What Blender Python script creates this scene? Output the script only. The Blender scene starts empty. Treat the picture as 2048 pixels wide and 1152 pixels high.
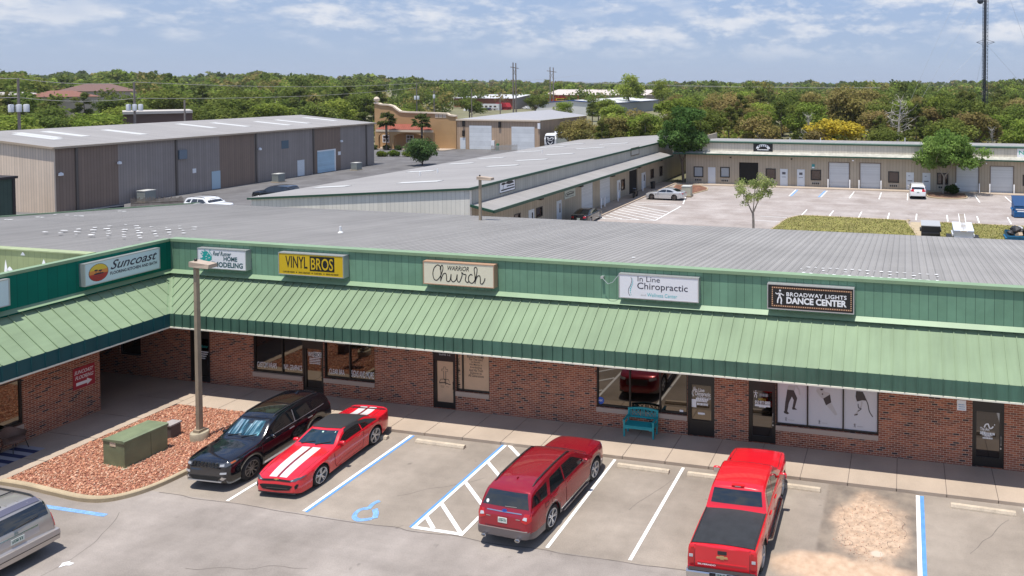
import bpy, bmesh, math, random
import numpy as np
from mathutils import Vector, Matrix
from mathutils.bvhtree import BVHTree
random.seed(7); RNG = np.random.default_rng(11)
D = bpy.data; SC = bpy.context.scene; COL = SC.collection; R = math.radians
# ------------------------------------------------------------------ camera
FPX, PPX, PPY, YAW, PITCH, ROLL, CAMH = 1399.1, 1518.64, 202.73, 0.206245, 0.027108, -0.0011245, 14.204
_fw = Vector((-math.sin(YAW)*math.cos(PITCH), math.cos(YAW)*math.cos(PITCH), -math.sin(PITCH)))
_r0 = Vector((math.cos(YAW), math.sin(YAW), 0)); _d0 = _fw.cross(_r0)
_r = _r0*math.cos(ROLL)+_d0*math.sin(ROLL); _d = -_r0*math.sin(ROLL)+_d0*math.cos(ROLL)
CP = Vector((0, 0, CAMH))
def ray(x, y): return _fw+_r*((x-PPX)/FPX)+_d*((y-PPY)/FPX)
def G(x, y, z=0.0):
    v = ray(x, y); return CP+v*((z-CAMH)/v.z)
def PY(x, y, Y):
    v = ray(x, y); return CP+v*(Y/v.y)
def PX(x, y, X):
    v = ray(x, y); return CP+v*(X/v.x)
def PD(x, y, dist):          # point at horizontal distance dist
    v = ray(x, y); return CP+v*(dist/math.hypot(v.x, v.y))
cam = D.cameras.new("camera"); camo = D.objects.new("camera", cam); COL.objects.link(camo)
cam.sensor_width = 36; cam.lens = 36*FPX/2048
cam.shift_x = (1024-PPX)/2048; cam.shift_y = (PPY-576)/2048
cam.clip_start = .2; cam.clip_end = 30000
camo.matrix_world = Matrix((( _r.x, -_d.x, -_fw.x, 0), (_r.y, -_d.y, -_fw.y, 0), (_r.z, -_d.z, -_fw.z, CAMH), (0, 0, 0, 1)))
SC.camera = camo
SC.view_settings.view_transform = 'Standard'; SC.view_settings.look = 'None'
SC.view_settings.gamma = 1; SC.view_settings.use_curve_mapping = False
SC.view_settings.exposure = .30
SC.cycles.max_bounces = 6; SC.cycles.transparent_max_bounces = 6
# ------------------------------------------------------------------ tagging
def thing(name, label, cat, loc=(0, 0, 0), rz=0.0, group=None):
    o = D.objects.new(name, None); COL.objects.link(o); o.location = loc; o.rotation_euler = (0, 0, rz)
    o.empty_display_size = .2
    o["label"] = label; o["category"] = cat
    if group: o["group"] = group
    return o
def tag(o, label, cat, group=None, kind=None):
    if label: o["label"] = label
    if cat: o["category"] = cat
    if group: o["group"] = group
    if kind: o["kind"] = kind
    return o
def copy_tree(o, parent=None):
    c = o.copy(); COL.objects.link(c)
    if parent: c.parent = parent
    for ch in [x for x in D.objects if x.parent == o]: copy_tree(ch, c)
    return c
# ------------------------------------------------------------------ materials
def _n(nt, t, **kw):
    n = nt.nodes.new(t)
    for k, v in kw.items(): setattr(n, k, v)
    return n
def newmat(name):
    m = D.materials.new(name); m.use_nodes = True
    nt = m.node_tree; return m, nt, nt.nodes["Principled BSDF"]
def c4(c): return (c[0], c[1], c[2], 1)
def hexc(r, g, b):
    f = lambda u: ((u/255+.055)/1.055)**2.4 if u > 10 else u/255/12.92
    return (f(r), f(g), f(b))
def mat(name, col, rough=.6, metal=0.0, var=0.0, vscale=3.0, fine=0.0, fscale=40, bump=0.0, coat=0.0, spec=.5, emit=None, ior=None, stretch=None):
    m, nt, b = newmat(name); L = nt.links.new
    b.inputs["Roughness"].default_value = rough; b.inputs["Metallic"].default_value = metal
    b.inputs["Coat Weight"].default_value = coat; b.inputs["Coat Roughness"].default_value = .04
    b.inputs["Specular IOR Level"].default_value = spec
    if ior: b.inputs["IOR"].default_value = ior
    b.inputs["Base Color"].default_value = c4(col)
    if emit: b.inputs["Emission Color"].default_value = c4(emit[0]); b.inputs["Emission Strength"].default_value = emit[1]
    if var or fine or bump:
        geo = _n(nt, "ShaderNodeNewGeometry")
        h = _n(nt, "ShaderNodeHueSaturation"); h.inputs["Color"].default_value = c4(col)
        n1 = _n(nt, "ShaderNodeTexNoise"); n1.inputs["Scale"].default_value = vscale; n1.inputs["Detail"].default_value = 6
        n2 = _n(nt, "ShaderNodeTexNoise"); n2.inputs["Scale"].default_value = fscale; n2.inputs["Detail"].default_value = 3
        L(geo.outputs["Position"], n1.inputs["Vector"]); L(geo.outputs["Position"], n2.inputs["Vector"])
        if stretch:
            mp = _n(nt, "ShaderNodeMapping"); mp.inputs["Scale"].default_value = stretch; L(geo.outputs["Position"], mp.inputs["Vector"]); L(mp.outputs[0], n2.inputs["Vector"])
        r1 = _n(nt, "ShaderNodeMapRange"); r1.inputs[1].default_value = .3; r1.inputs[2].default_value = .7
        r1.inputs[3].default_value = 1-var; r1.inputs[4].default_value = 1+var
        r2 = _n(nt, "ShaderNodeMapRange"); r2.inputs[1].default_value = .3; r2.inputs[2].default_value = .7
        r2.inputs[3].default_value = 1-fine; r2.inputs[4].default_value = 1+fine
        mu = _n(nt, "ShaderNodeMath", operation='MULTIPLY')
        L(n1.outputs["Fac"], r1.inputs[0]); L(n2.outputs["Fac"], r2.inputs[0]); L(r1.outputs[0], mu.inputs[0]); L(r2.outputs[0], mu.inputs[1])
        L(mu.outputs[0], h.inputs["Value"]); L(h.outputs[0], b.inputs["Base Color"])
        if bump:
            bp = _n(nt, "ShaderNodeBump"); bp.inputs["Strength"].default_value = bump; bp.inputs["Distance"].default_value = .02
            L(n2.outputs["Fac"], bp.inputs["Height"]); L(bp.outputs[0], b.inputs["Normal"])
    return m
def siding(name, col, period, lw, dark=.55, rough=.55, horiz=False, var=.08, vscale=.6, metal=0.0, streak=.06, axis='XY'):
    """sheet with thin panel lines every `period` metres"""
    m, nt, b = newmat(name); L = nt.links.new
    b.inputs["Roughness"].default_value = max(rough, .65); b.inputs["Metallic"].default_value = metal; b.inputs["Specular IOR Level"].default_value = .15
    geo = _n(nt, "ShaderNodeNewGeometry"); sep = _n(nt, "ShaderNodeSeparateXYZ"); L(geo.outputs["Position"], sep.inputs[0])
    if horiz: src = sep.outputs["Z"]
    elif axis == 'X': src = sep.outputs["X"]
    elif axis == 'Y': src = sep.outputs["Y"]
    else:
        ad = _n(nt, "ShaderNodeMath", operation='ADD'); L(sep.outputs["X"], ad.inputs[0]); L(sep.outputs["Y"], ad.inputs[1]); src = ad.outputs[0]
    dv = _n(nt, "ShaderNodeMath", operation='DIVIDE'); dv.inputs[1].default_value = period; L(src, dv.inputs[0])
    fr = _n(nt, "ShaderNodeMath", operation='FRACT'); L(dv.outputs[0], fr.inputs[0])
    fl = _n(nt, "ShaderNodeMath", operation='FLOOR'); L(dv.outputs[0], fl.inputs[0])
    lt = _n(nt, "ShaderNodeMath", operation='LESS_THAN'); lt.inputs[1].default_value = lw/period; L(fr.outputs[0], lt.inputs[0])
    wn = _n(nt, "ShaderNodeTexWhiteNoise", noise_dimensions='1D'); L(fl.outputs[0], wn.inputs["W"])
    nz = _n(nt, "ShaderNodeTexNoise"); nz.inputs["Scale"].default_value = vscale; nz.inputs["Detail"].default_value = 7; nz.inputs["Roughness"].default_value = .6
    L(geo.outputs["Position"], nz.inputs["Vector"])
    r1 = _n(nt, "ShaderNodeMapRange"); r1.inputs[1].default_value = .3; r1.inputs[2].default_value = .7; r1.inputs[3].default_value = 1-var; r1.inputs[4].default_value = 1+var
    L(nz.outputs["Fac"], r1.inputs[0])
    r2 = _n(nt, "ShaderNodeMapRange"); r2.inputs[3].default_value = 1-streak; r2.inputs[4].default_value = 1+streak; L(wn.outputs["Value"], r2.inputs[0])
    mu = _n(nt, "ShaderNodeMath", operation='MULTIPLY'); L(r1.outputs[0], mu.inputs[0]); L(r2.outputs[0], mu.inputs[1])
    r3 = _n(nt, "ShaderNodeMapRange"); r3.inputs[3].default_value = 1; r3.inputs[4].default_value = dark; L(lt.outputs[0], r3.inputs[0])
    m2 = _n(nt, "ShaderNodeMath", operation='MULTIPLY'); L(mu.outputs[0], m2.inputs[0]); L(r3.outputs[0], m2.inputs[1])
    h = _n(nt, "ShaderNodeHueSaturation"); h.inputs["Color"].default_value = c4(col); L(m2.outputs[0], h.inputs["Value"]); L(h.outputs[0], b.inputs["Base Color"])
    return m
def brickmat(name):
    m, nt, b = newmat(name); L = nt.links.new; b.inputs["Roughness"].default_value = .85
    geo = _n(nt, "ShaderNodeNewGeometry"); sep = _n(nt, "ShaderNodeSeparateXYZ"); L(geo.outputs["Position"], sep.inputs[0])
    ad = _n(nt, "ShaderNodeMath", operation='ADD'); L(sep.outputs["X"], ad.inputs[0]); L(sep.outputs["Y"], ad.inputs[1])
    cb = _n(nt, "ShaderNodeCombineXYZ"); L(ad.outputs[0], cb.inputs["X"]); L(sep.outputs["Z"], cb.inputs["Y"])
    bt = _n(nt, "ShaderNodeTexBrick"); L(cb.outputs[0], bt.inputs["Vector"])
    for k, v in (("Scale", 1.0), ("Mortar Size", .0085), ("Mortar Smooth", .1), ("Bias", 0.0), ("Brick Width", .222), ("Row Height", .080)): bt.inputs[k].default_value = v
    bt.inputs["Color1"].default_value = (0, 0, 0, 1); bt.inputs["Color2"].default_value = (1, 1, 1, 1); bt.inputs["Mortar"].default_value = (.4, .4, .4, 1)
    cr = _n(nt, "ShaderNodeValToRGB"); e = cr.color_ramp.elements
    e[0].position = 0; e[0].color = (.20, .058, .030, 1); e[1].position = .88; e[1].color = (.40, .135, .065, 1)
    x = e.new(.5); x.color = (.30, .088, .045, 1); x = e.new(.93); x.color = (.055, .030, .030, 1)
    L(bt.outputs["Color"], cr.inputs[0])
    nz = _n(nt, "ShaderNodeTexNoise"); nz.inputs["Scale"].default_value = .7; nz.inputs["Detail"].default_value = 6; L(geo.outputs["Position"], nz.inputs["Vector"])
    mr = _n(nt, "ShaderNodeMapRange"); mr.inputs[1].default_value = .3; mr.inputs[2].default_value = .7; mr.inputs[3].default_value = .8; mr.inputs[4].default_value = 1.2; L(nz.outputs["Fac"], mr.inputs[0])
    h = _n(nt, "ShaderNodeHueSaturation"); L(cr.outputs[0], h.inputs["Color"]); L(mr.outputs[0], h.inputs["Value"])
    mx = _n(nt, "ShaderNodeMix", data_type='RGBA'); L(bt.outputs["Fac"], mx.inputs["Factor"]); L(h.outputs[0], mx.inputs["A"]); mx.inputs["B"].default_value = (.50, .37, .27, 1)
    L(mx.outputs["Result"], b.inputs["Base Color"])
    bp = _n(nt, "ShaderNodeBump"); bp.inputs["Strength"].default_value = .4; bp.inputs["Distance"].default_value = .008; bp.invert = True
    L(bt.outputs["Fac"], bp.inputs["Height"]); L(bp.outputs[0], b.inputs["Normal"])
    return m
# ------------------------------------------------------------------ mesh builder
class MB:
    def __init__(s): s.v = []; s.f = []; s.m = []
    def add(s, vs, fs, mi=0):
        o = len(s.v); s.v += [tuple(v) for v in vs]
        for f in fs: s.f.append([i+o for i in f]); s.m.append(mi)
        return s
    def quad(s, a, b, c, d, mi=0): return s.add([a, b, c, d], [(0, 1, 2, 3)], mi)
    def box(s, x0, x1, y0, y1, z0, z1, mi=0):
        if x0 > x1: x0, x1 = x1, x0
        if y0 > y1: y0, y1 = y1, y0
        if z0 > z1: z0, z1 = z1, z0
        v = [(x0, y0, z0), (x1, y0, z0), (x1, y1, z0), (x0, y1, z0), (x0, y0, z1), (x1, y0, z1), (x1, y1, z1), (x0, y1, z1)]
        return s.add(v, [(3, 2, 1, 0), (4, 5, 6, 7), (0, 1, 5, 4), (1, 2, 6, 5), (2, 3, 7, 6), (3, 0, 4, 7)], mi)
    def bar(s, a, b, w, h, mi=0, up=(0, 0, 1)):     # square bar a->b, width w (side), height h (up)
        a = Vector(a); b = Vector(b); d = (b-a).normalized(); u = Vector(up)
        sd = d.cross(u)
        if sd.length < 1e-4: sd = d.cross(Vector((1, 0, 0)))
        sd.normalize(); u = sd.cross(d)
        vs = []
        for p in (a, b):
            for sx, sy in ((-1, -1), (1, -1), (1, 1), (-1, 1)): vs.append(p+sd*(sx*w/2)+u*(sy*h/2))
        return s.add(vs, [(0, 1, 2, 3), (7, 6, 5, 4), (4, 5, 1, 0), (5, 6, 2, 1), (6, 7, 3, 2), (7, 4, 0, 3)], mi)
    def tube(s, pts, rad, n=8, mi=0, cap=True):
        pts = [Vector(p) for p in pts]; rad = rad if isinstance(rad, (list, tuple)) else [rad]*len(pts)
        base = len(s.v); rings = []
        for i, p in enumerate(pts):
            t = (pts[min(i+1, len(pts)-1)]-pts[max(i-1, 0)]).normalized()
            a = t.cross(Vector((0, 0, 1)));
            if a.length < 1e-3: a = t.cross(Vector((1, 0, 0)))
            a.normalize(); b = t.cross(a)
            rings.append([p+(a*math.cos(k*2*math.pi/n)+b*math.sin(k*2*math.pi/n))*rad[i] for k in range(n)])
        vs = [v for r in rings for v in r]; fs = []
        for i in range(len(pts)-1):
            for k in range(n): fs.append((i*n+k, i*n+(k+1) % n, (i+1)*n+(k+1) % n, (i+1)*n+k))
        if cap: fs += [tuple(range(n))[::-1], tuple((len(pts)-1)*n+k for k in range(n))]
        return s.add(vs, fs, mi)
    def lathe(s, prof, n=20, c=(0, 0, 0), axis='Z', mi=0):
        vs = []; fs = []
        for (r, h) in prof:
            for k in range(n):
                a = 2*math.pi*k/n; x, y = r*math.cos(a), r*math.sin(a)
                p = (x, y, h) if axis == 'Z' else ((x, h, y) if axis == 'Y' else (h, x, y))
                vs.append((p[0]+c[0], p[1]+c[1], p[2]+c[2]))
        for i in range(len(prof)-1):
            for k in range(n): fs.append((i*n+k, i*n+(k+1) % n, (i+1)*n+(k+1) % n, (i+1)*n+k))
        return s.add(vs, fs, mi)
    def prism(s, pts, vec, mi=0):                     # closed polygon (3d pts) extruded by vec
        n = len(pts); vec = Vector(vec); a = [Vector(p) for p in pts]; b = [p+vec for p in a]
        fs = [tuple(range(n)), tuple(range(2*n-1, n-1, -1))]+[((i+1) % n, i, n+i, n+(i+1) % n) for i in range(n)]
        return s.add(a+b, fs, mi)
    def join(s, o, mi=0): return s.add(o.v, o.f, mi)
    def build(s, name, mats, parent=None, off=None, smooth=None, world=None, loc=None):
        me = D.meshes.new(name)
        v = s.v
        if world is not None:                         # vertices are in world coordinates, parent unrotated
            l = world; v = [(a[0]-l[0], a[1]-l[1], a[2]-l[2]) for a in v]
        me.from_pydata([tuple(a) for a in v], [], s.f)
        mats = mats if isinstance(mats, (list, tuple)) else [mats]
        for m in mats: me.materials.append(m)
        if len(mats) > 1: me.polygons.foreach_set("material_index", s.m)
        bm = bmesh.new(); bm.from_mesh(me); bmesh.ops.recalc_face_normals(bm, faces=bm.faces); bm.to_mesh(me); bm.free()
        if smooth is not None:
            me.polygons.foreach_set("use_smooth", [True]*len(me.polygons)); me.set_sharp_from_angle(angle=R(smooth))
        me.update()
        o = D.objects.new(name, me); COL.objects.link(o)
        if parent is not None: o.parent = parent
        if loc is not None: o.location = loc
        return o
def part(name, mb, m, parent, smooth=None, label=None):   # vertices in world coordinates under an unrotated root
    root = parent; off = Vector((0, 0, 0))
    while root is not None: off += Vector(root.location); root = root.parent
    o = mb.build(name, m, parent, world=off, smooth=smooth)
    if label: o["label"] = label
    return o
def struct(name, mb, m, smooth=None, kind="structure"):
    o = mb.build(name, m, smooth=smooth); o["kind"] = kind; return o
# ------------------------------------------------------------------ lettering
_fc = {}
def text2d(s, bold=0.0, shear=0.0, spacing=1.0):
    key = (s, bold, shear, spacing)
    if key in _fc: return _fc[key]
    cu = D.curves.new("t", 'FONT'); cu.body = s; cu.size = 1; cu.offset = bold; cu.shear = shear; cu.space_character = spacing
    cu.resolution_u = 3
    o = D.objects.new("t", cu); COL.objects.link(o)
    dg = bpy.context.evaluated_depsgraph_get(); ev = o.evaluated_get(dg); me = ev.to_mesh()
    v = [(a.co.x, a.co.y) for a in me.vertices]; f = [tuple(p.vertices) for p in me.polygons]
    ev.to_mesh_clear(); D.objects.remove(o); D.curves.remove(cu)
    xs = [a[0] for a in v]; ys = [a[1] for a in v]
    _fc[key] = (v, f, min(xs), max(xs), min(ys), max(ys)); return _fc[key]
class Face2D:
    """flat lettering / artwork on a plane: origin O, unit vectors U (right) V (up) N (out)"""
    def __init__(s, O, U, V, N): s.O = Vector(O); s.U = Vector(U); s.V = Vector(V); s.N = Vector(N); s.k = 0
    def P(s, u, v, h=0.0): return s.O+s.U*u+s.V*v+s.N*h
    def text(s, mb, st, u0, v0, u1, v1, h=.004, mi=0, bold=0.0, shear=0.0, spacing=1.0):
        v, f, a, b, c, d = text2d(st, bold, shear, spacing)
        sx = (u1-u0)/(b-a); sy = (v1-v0)/(d-c)
        mb.add([s.P(u0+(p[0]-a)*sx, v0+(p[1]-c)*sy, h) for p in v], f, mi)
    def poly(s, mb, pts, h=.004, mi=0):
        from mathutils.geometry import tessellate_polygon
        t = tessellate_polygon([[Vector((p[0], p[1], 0)) for p in pts]])
        mb.add([s.P(p[0], p[1], h) for p in pts], [tuple(x) for x in t], mi)
    def rect(s, mb, u0, v0, u1, v1, h=.004, mi=0): s.poly(mb, [(u0, v0), (u1, v0), (u1, v1), (u0, v1)], h, mi)
    def disc(s, mb, u, v, r, h=.004, mi=0, n=24, r2=None):
        s.poly(mb, [(u+r*math.cos(2*math.pi*i/n), v+(r2 or r)*math.sin(2*math.pi*i/n)) for i in range(n)], h, mi)
    def stroke(s, mb, pts, w, h=.004, mi=0, smooth=True):
        P = [Vector((p[0], p[1])) for p in pts]
        if smooth and len(P) > 2:
            Q = []
            for i in range(len(P)-1):
                p0 = P[max(i-1, 0)]; p1 = P[i]; p2 = P[i+1]; p3 = P[min(i+2, len(P)-1)]
                for k in range(6):
                    t = k/6; Q.append(.5*((2*p1)+(p2-p0)*t+(2*p0-5*p1+4*p2-p3)*t*t+(3*p1-p0-3*p2+p3)*t**3))
            Q.append(P[-1]); P = Q
        vs = []; fs = []
        for i, p in enumerate(P):
            t = P[min(i+1, len(P)-1)]-P[max(i-1, 0)]
            if t.length < 1e-9: t = Vector((1, 0))
            t.normalize(); n = Vector((-t.y, t.x))*w/2
            vs += [s.P(*(p+n), h), s.P(*(p-n), h)]
        for i in range(len(P)-1): fs.append((2*i, 2*i+1, 2*i+3, 2*i+2))
        mb.add(vs, fs, mi)
# ------------------------------------------------------------------ sky and sun
W = D.worlds.new("World"); SC.world = W; W.use_nodes = True
SUNV = Vector((-.05, -.21, 1)).normalized()
nt = W.node_tree; L = nt.links.new; bg = nt.nodes["Background"]
sky = _n(nt, "ShaderNodeTexSky", sky_type='NISHITA'); sky.sun_disc = False
sky.sun_elevation = math.asin(SUNV.z); sky.sun_rotation = math.atan2(SUNV.x, SUNV.y); sky.altitude = 30
sky.air_density = 1.0; sky.dust_density = .35; sky.ozone_density = 1.6
tc = _n(nt, "ShaderNodeTexCoord"); sp = _n(nt, "ShaderNodeSeparateXYZ"); L(tc.outputs["Generated"], sp.inputs[0])
at = _n(nt, "ShaderNodeMath", operation='ARCTAN2'); L(sp.outputs["X"], at.inputs[0]); L(sp.outputs["Y"], at.inputs[1])
# cumulus bands: azimuth / elevation space of the dome
def cloud(sa, se, off, detail, lo, hi):
    a = _n(nt, "ShaderNodeMath", operation='MULTIPLY'); a.inputs[1].default_value = sa; L(at.outputs[0], a.inputs[0])
    e = _n(nt, "ShaderNodeMath", operation='MULTIPLY'); e.inputs[1].default_value = se; L(sp.outputs["Z"], e.inputs[0])
    c = _n(nt, "ShaderNodeCombineXYZ"); L(a.outputs[0], c.inputs[0]); L(e.outputs[0], c.inputs[1]); c.inputs[2].default_value = off
    z = _n(nt, "ShaderNodeTexNoise"); z.inputs["Scale"].default_value = 1; z.inputs["Detail"].default_value = detail; z.inputs["Roughness"].default_value = .58
    L(c.outputs[0], z.inputs["Vector"])
    r = _n(nt, "ShaderNodeMapRange", interpolation_type='SMOOTHSTEP'); r.inputs[1].default_value = lo; r.inputs[2].default_value = hi; L(z.outputs["Fac"], r.inputs[0])
    return r.outputs[0]
c1 = cloud(15, 40, 3.3, 8, .43, .66); c2 = cloud(34, 80, 8.1, 6, .48, .70); c0 = cloud(4.5, 13, 1.7, 3, .31, .52)
hf = _n(nt, "ShaderNodeMapRange", interpolation_type='SMOOTHSTEP'); hf.inputs[1].default_value = .015; hf.inputs[2].default_value = .075; L(sp.outputs["Z"], hf.inputs[0])
mx = _n(nt, "ShaderNodeMath", operation='MAXIMUM'); L(c1, mx.inputs[0])
m2 = _n(nt, "ShaderNodeMath", operation='MULTIPLY'); L(c2, m2.inputs[0]); m2.inputs[1].default_value = .6; L(m2.outputs[0], mx.inputs[1])
m3 = _n(nt, "ShaderNodeMath", operation='MULTIPLY'); L(mx.outputs[0], m3.inputs[0]); L(hf.outputs[0], m3.inputs[1])
m5 = _n(nt, "ShaderNodeMath", operation='MULTIPLY'); L(m3.outputs[0], m5.inputs[0]); L(c0, m5.inputs[1])
m4 = _n(nt, "ShaderNodeMath", operation='MULTIPLY'); L(m5.outputs[0], m4.inputs[0]); m4.inputs[1].default_value = .80
tint = _n(nt, "ShaderNodeMix", data_type='RGBA', blend_type='MULTIPLY'); tint.inputs["Factor"].default_value = 1; L(sky.outputs[0], tint.inputs["A"]); tint.inputs["B"].default_value = (.72, .82, .98, 1)
hz = _n(nt, "ShaderNodeMapRange", interpolation_type='SMOOTHSTEP'); hz.inputs[1].default_value = .05; hz.inputs[2].default_value = .45; hz.inputs[3].default_value = .85; hz.inputs[4].default_value = 0; L(sp.outputs["Z"], hz.inputs[0])
hm = _n(nt, "ShaderNodeMix", data_type='RGBA'); L(hz.outputs[0], hm.inputs["Factor"]); L(tint.outputs["Result"], hm.inputs["A"]); hm.inputs["B"].default_value = (1.95, 2.42, 3.50, 1)
mc = _n(nt, "ShaderNodeMix", data_type='RGBA'); L(m4.outputs[0], mc.inputs["Factor"]); L(hm.outputs["Result"], mc.inputs["A"]); mc.inputs["B"].default_value = (4.7, 4.75, 4.95, 1)
L(mc.outputs["Result"], bg.inputs["Color"]); bg.inputs["Strength"].default_value = .15
sl = D.lights.new("sun", 'SUN'); sl.energy = 4.6; sl.angle = R(.53); sl.color = (1, .955, .885)
so = D.objects.new("sun", sl); COL.objects.link(so); so.rotation_euler = SUNV.to_track_quat('Z', 'Y').to_euler(); so.location = (-20, -20, 60)
# ------------------------------------------------------------------ ground
def asphalt(name, c_lo, c_hi, streakdir='X', patch=False, stain=.10):
    m, nt, b = newmat(name); L = nt.links.new; b.inputs["Roughness"].default_value = .9; b.inputs["Specular IOR Level"].default_value = .25
    geo = _n(nt, "ShaderNodeNewGeometry")
    def noise(scale, det=5, vec=None, rough=.55):
        z = _n(nt, "ShaderNodeTexNoise"); z.inputs["Scale"].default_value = scale; z.inputs["Detail"].default_value = det; z.inputs["Roughness"].default_value = rough
        L(vec or geo.outputs["Position"], z.inputs["Vector"]); return z.outputs["Fac"]
    def mr(src, a, b_, lo, hi, smooth=False):
        r = _n(nt, "ShaderNodeMapRange"); r.inputs[1].default_value = a; r.inputs[2].default_value = b_; r.inputs[3].default_value = lo; r.inputs[4].default_value = hi
        if smooth: r.interpolation_type = 'SMOOTHSTEP'
        L(src, r.inputs[0]); return r.outputs[0]
    def mul(a, b_):
        q = _n(nt, "ShaderNodeMath", operation='MULTIPLY'); L(a, q.inputs[0]); L(b_, q.inputs[1]); return q.outputs[0]
    def mix(f, a, b_):
        q = _n(nt, "ShaderNodeMix", data_type='RGBA'); L(f, q.inputs["Factor"])
        for s, k in ((a, "A"), (b_, "B")):
            if isinstance(s, tuple): q.inputs[k].default_value = c4(s)
            else: L(s, q.inputs[k])
        return q.outputs["Result"]
    mp = _n(nt, "ShaderNodeMapping"); L(geo.outputs["Position"], mp.inputs["Vector"])
    mp.inputs["Scale"].default_value = (.10, .9, 1) if streakdir == 'X' else (.9, .10, 1)
    base = mix(mr(noise(.35, 6), .34, .66, 0, 1), c_lo, c_hi)
    v = mul(mr(noise(.9, 5, mp.outputs[0], .65), .3, .7, 1-stain, 1+stain), mr(noise(28, 4, None, .7), .3, .7, .86, 1.14))
    v = mul(v, mr(noise(2.2, 6), .3, .7, .93, 1.07))
    spots = mr(noise(1.7, 2), .70, .76, 1, .72); v = mul(v, spots)
    h = _n(nt, "ShaderNodeHueSaturation"); L(base, h.inputs["Color"]); L(v, h.inputs["Value"]); col = h.outputs[0]
    if patch:
        sp = _n(nt, "ShaderNodeSeparateXYZ"); L(geo.outputs["Position"], sp.inputs[0])
        wob = _n(nt, "ShaderNodeTexNoise"); wob.inputs["Scale"].default_value = .9; wob.inputs["Detail"].default_value = 9; L(geo.outputs["Position"], wob.inputs["Vector"])
        def d1(sock, c, r):
            a = _n(nt, "ShaderNodeMath", operation='SUBTRACT'); L(sock, a.inputs[0]); a.inputs[1].default_value = c
            d = _n(nt, "ShaderNodeMath", operation='DIVIDE'); L(a.outputs[0], d.inputs[0]); d.inputs[1].default_value = r
            p = _n(nt, "ShaderNodeMath", operation='POWER'); p.inputs[1].default_value = 2; L(d.outputs[0], p.inputs[0]); return p.outputs[0]
        def blob(cx, cy, rx, ry, w, lo, hi):
            s = _n(nt, "ShaderNodeMath", operation='ADD'); L(d1(sp.outputs["X"], cx, rx), s.inputs[0]); L(d1(sp.outputs["Y"], cy, ry), s.inputs[1])
            t = _n(nt, "ShaderNodeMath", operation='MULTIPLY_ADD'); L(wob.outputs["Fac"], t.inputs[0]); t.inputs[1].default_value = w; L(s.outputs[0], t.inputs[2])
            return mr(t.outputs[0], lo+w*.5, hi+w*.5, 1, 0, True)
        def absd(sock, c):
            a = _n(nt, "ShaderNodeMath", operation='SUBTRACT'); L(sock, a.inputs[0]); a.inputs[1].default_value = c
            q = _n(nt, "ShaderNodeMath", operation='ABSOLUTE'); L(a.outputs[0], q.inputs[0]); return q.outputs[0]
        # cut-out rectangle of old surface, darker rim, sand washed over it
        rim = mul(mr(absd(sp.outputs["X"], -1.0), 1.50, 1.66, 1, 0, True), mr(sp.outputs["Y"], 19.0, 24.6, 1, .9))
        col = mix(rim, col, mix(mr(noise(1.6, 5), .35, .65, 0, 1), (.15, .125, .105), (.26, .215, .17)))
        sand = mix(mr(noise(3.5, 6), .35, .65, 0, 1), (.43, .30, .205), (.55, .40, .285))
        col = mix(mul(blob(-1.0, 22.2, 1.30, 2.0, 1.5, .30, 1.25), mr(noise(7, 5), .25, .6, .5, 1)), col, sand)
        col = mix(blob(-1.6, 20.0, 2.3, .75, 1.6, .4, 1.3), col, sand)
        crack = mul(mr(absd(noise(.8, 2), .5), 0, .006, .8, 0, True), blob(-1.0, 22.4, 1.5, 2.0, 1.0, .5, .9))
        col = mix(crack, col, (.10, .08, .065))
        col = mix(blob(-.75, 21.0, .22, .16, .8, .3, 1.2), col, (.52, .44, .35))
    L(col, b.inputs["Base Color"])
    bp = _n(nt, "ShaderNodeBump"); bp.inputs["Strength"].default_value = .25; bp.inputs["Distance"].default_value = .01; L(noise(60, 3), bp.inputs["Height"]); L(bp.outputs[0], b.inputs["Normal"])
    return m
M_lot = asphalt("lot_asphalt", (.235, .200, .165), (.315, .270, .225), patch=True)
M_aisle = asphalt("aisle_asphalt", (.215, .188, .166), (.312, .275, .247), stain=.13)
M_back = asphalt("back_lot_asphalt", (.285, .245, .222), (.375, .335, .312), stain=.12)
M_alley = asphalt("alley_asphalt", (.105, .10, .10), (.16, .155, .155))
M_conc = mat("sidewalk_concrete", (.39, .315, .245), .85, var=.12, vscale=.6, fine=.08, fscale=45, bump=.1)
M_joint = mat("joint_dirt", (.16, .13, .11), .95)
M_kerb = mat("kerb_concrete", (.40, .32, .21), .9, var=.14, vscale=1.5, fine=.10, fscale=30, bump=.2)
M_white = mat("white_road_paint", (.80, .80, .78), .7, var=.06, vscale=5, fine=.06, fscale=50)
M_blue = mat("blue_road_paint", (.10, .27, .60), .7, var=.12, vscale=4, fine=.08, fscale=50)
M_blue_worn = mat("worn_blue_paint", (.17, .33, .60), .8, var=.2, vscale=6, fine=.25, fscale=30)
M_dirt = mat("dirt_ground", (.16, .15, .08), .95, var=.3, vscale=.08, fine=.2, fscale=2)
b = MB()
N = 40
gx = np.linspace(-2600, 2600, 70); gy = np.linspace(-200, 3600, 60)
def terrain(x, y):
    d = math.hypot(x, y)
    t = max(0, min(1, (d-190)/330)); t = t*t*(3-2*t)
    az = math.degrees(math.atan2(x, y))
    left = max(0, min(1, (-24-az)/18)); right = max(0, min(1, (az-2)/14))
    t2 = max(0, min(1, (d-240)/700))
    return -.05+t*(2.2*left+.8*right)+t2*(6.5*left+5.5*right)
vs = [(x, y, terrain(x, y)) for y in gy for x in gx]
fs = [(j*70+i, j*70+i+1, (j+1)*70+i+1, (j+1)*70+i) for j in range(59) for i in range(69)]
b.add(vs, fs); struct("ground", b, M_dirt, smooth=60)
b = MB(); b.quad((-14000, 3600, -1.5), (14000, 3600, -1.5), (14000, 24000, -1.5), (-14000, 24000, -1.5))
struct("bay_water", b, mat("bay_water", (.05, .12, .20), .25))
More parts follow.
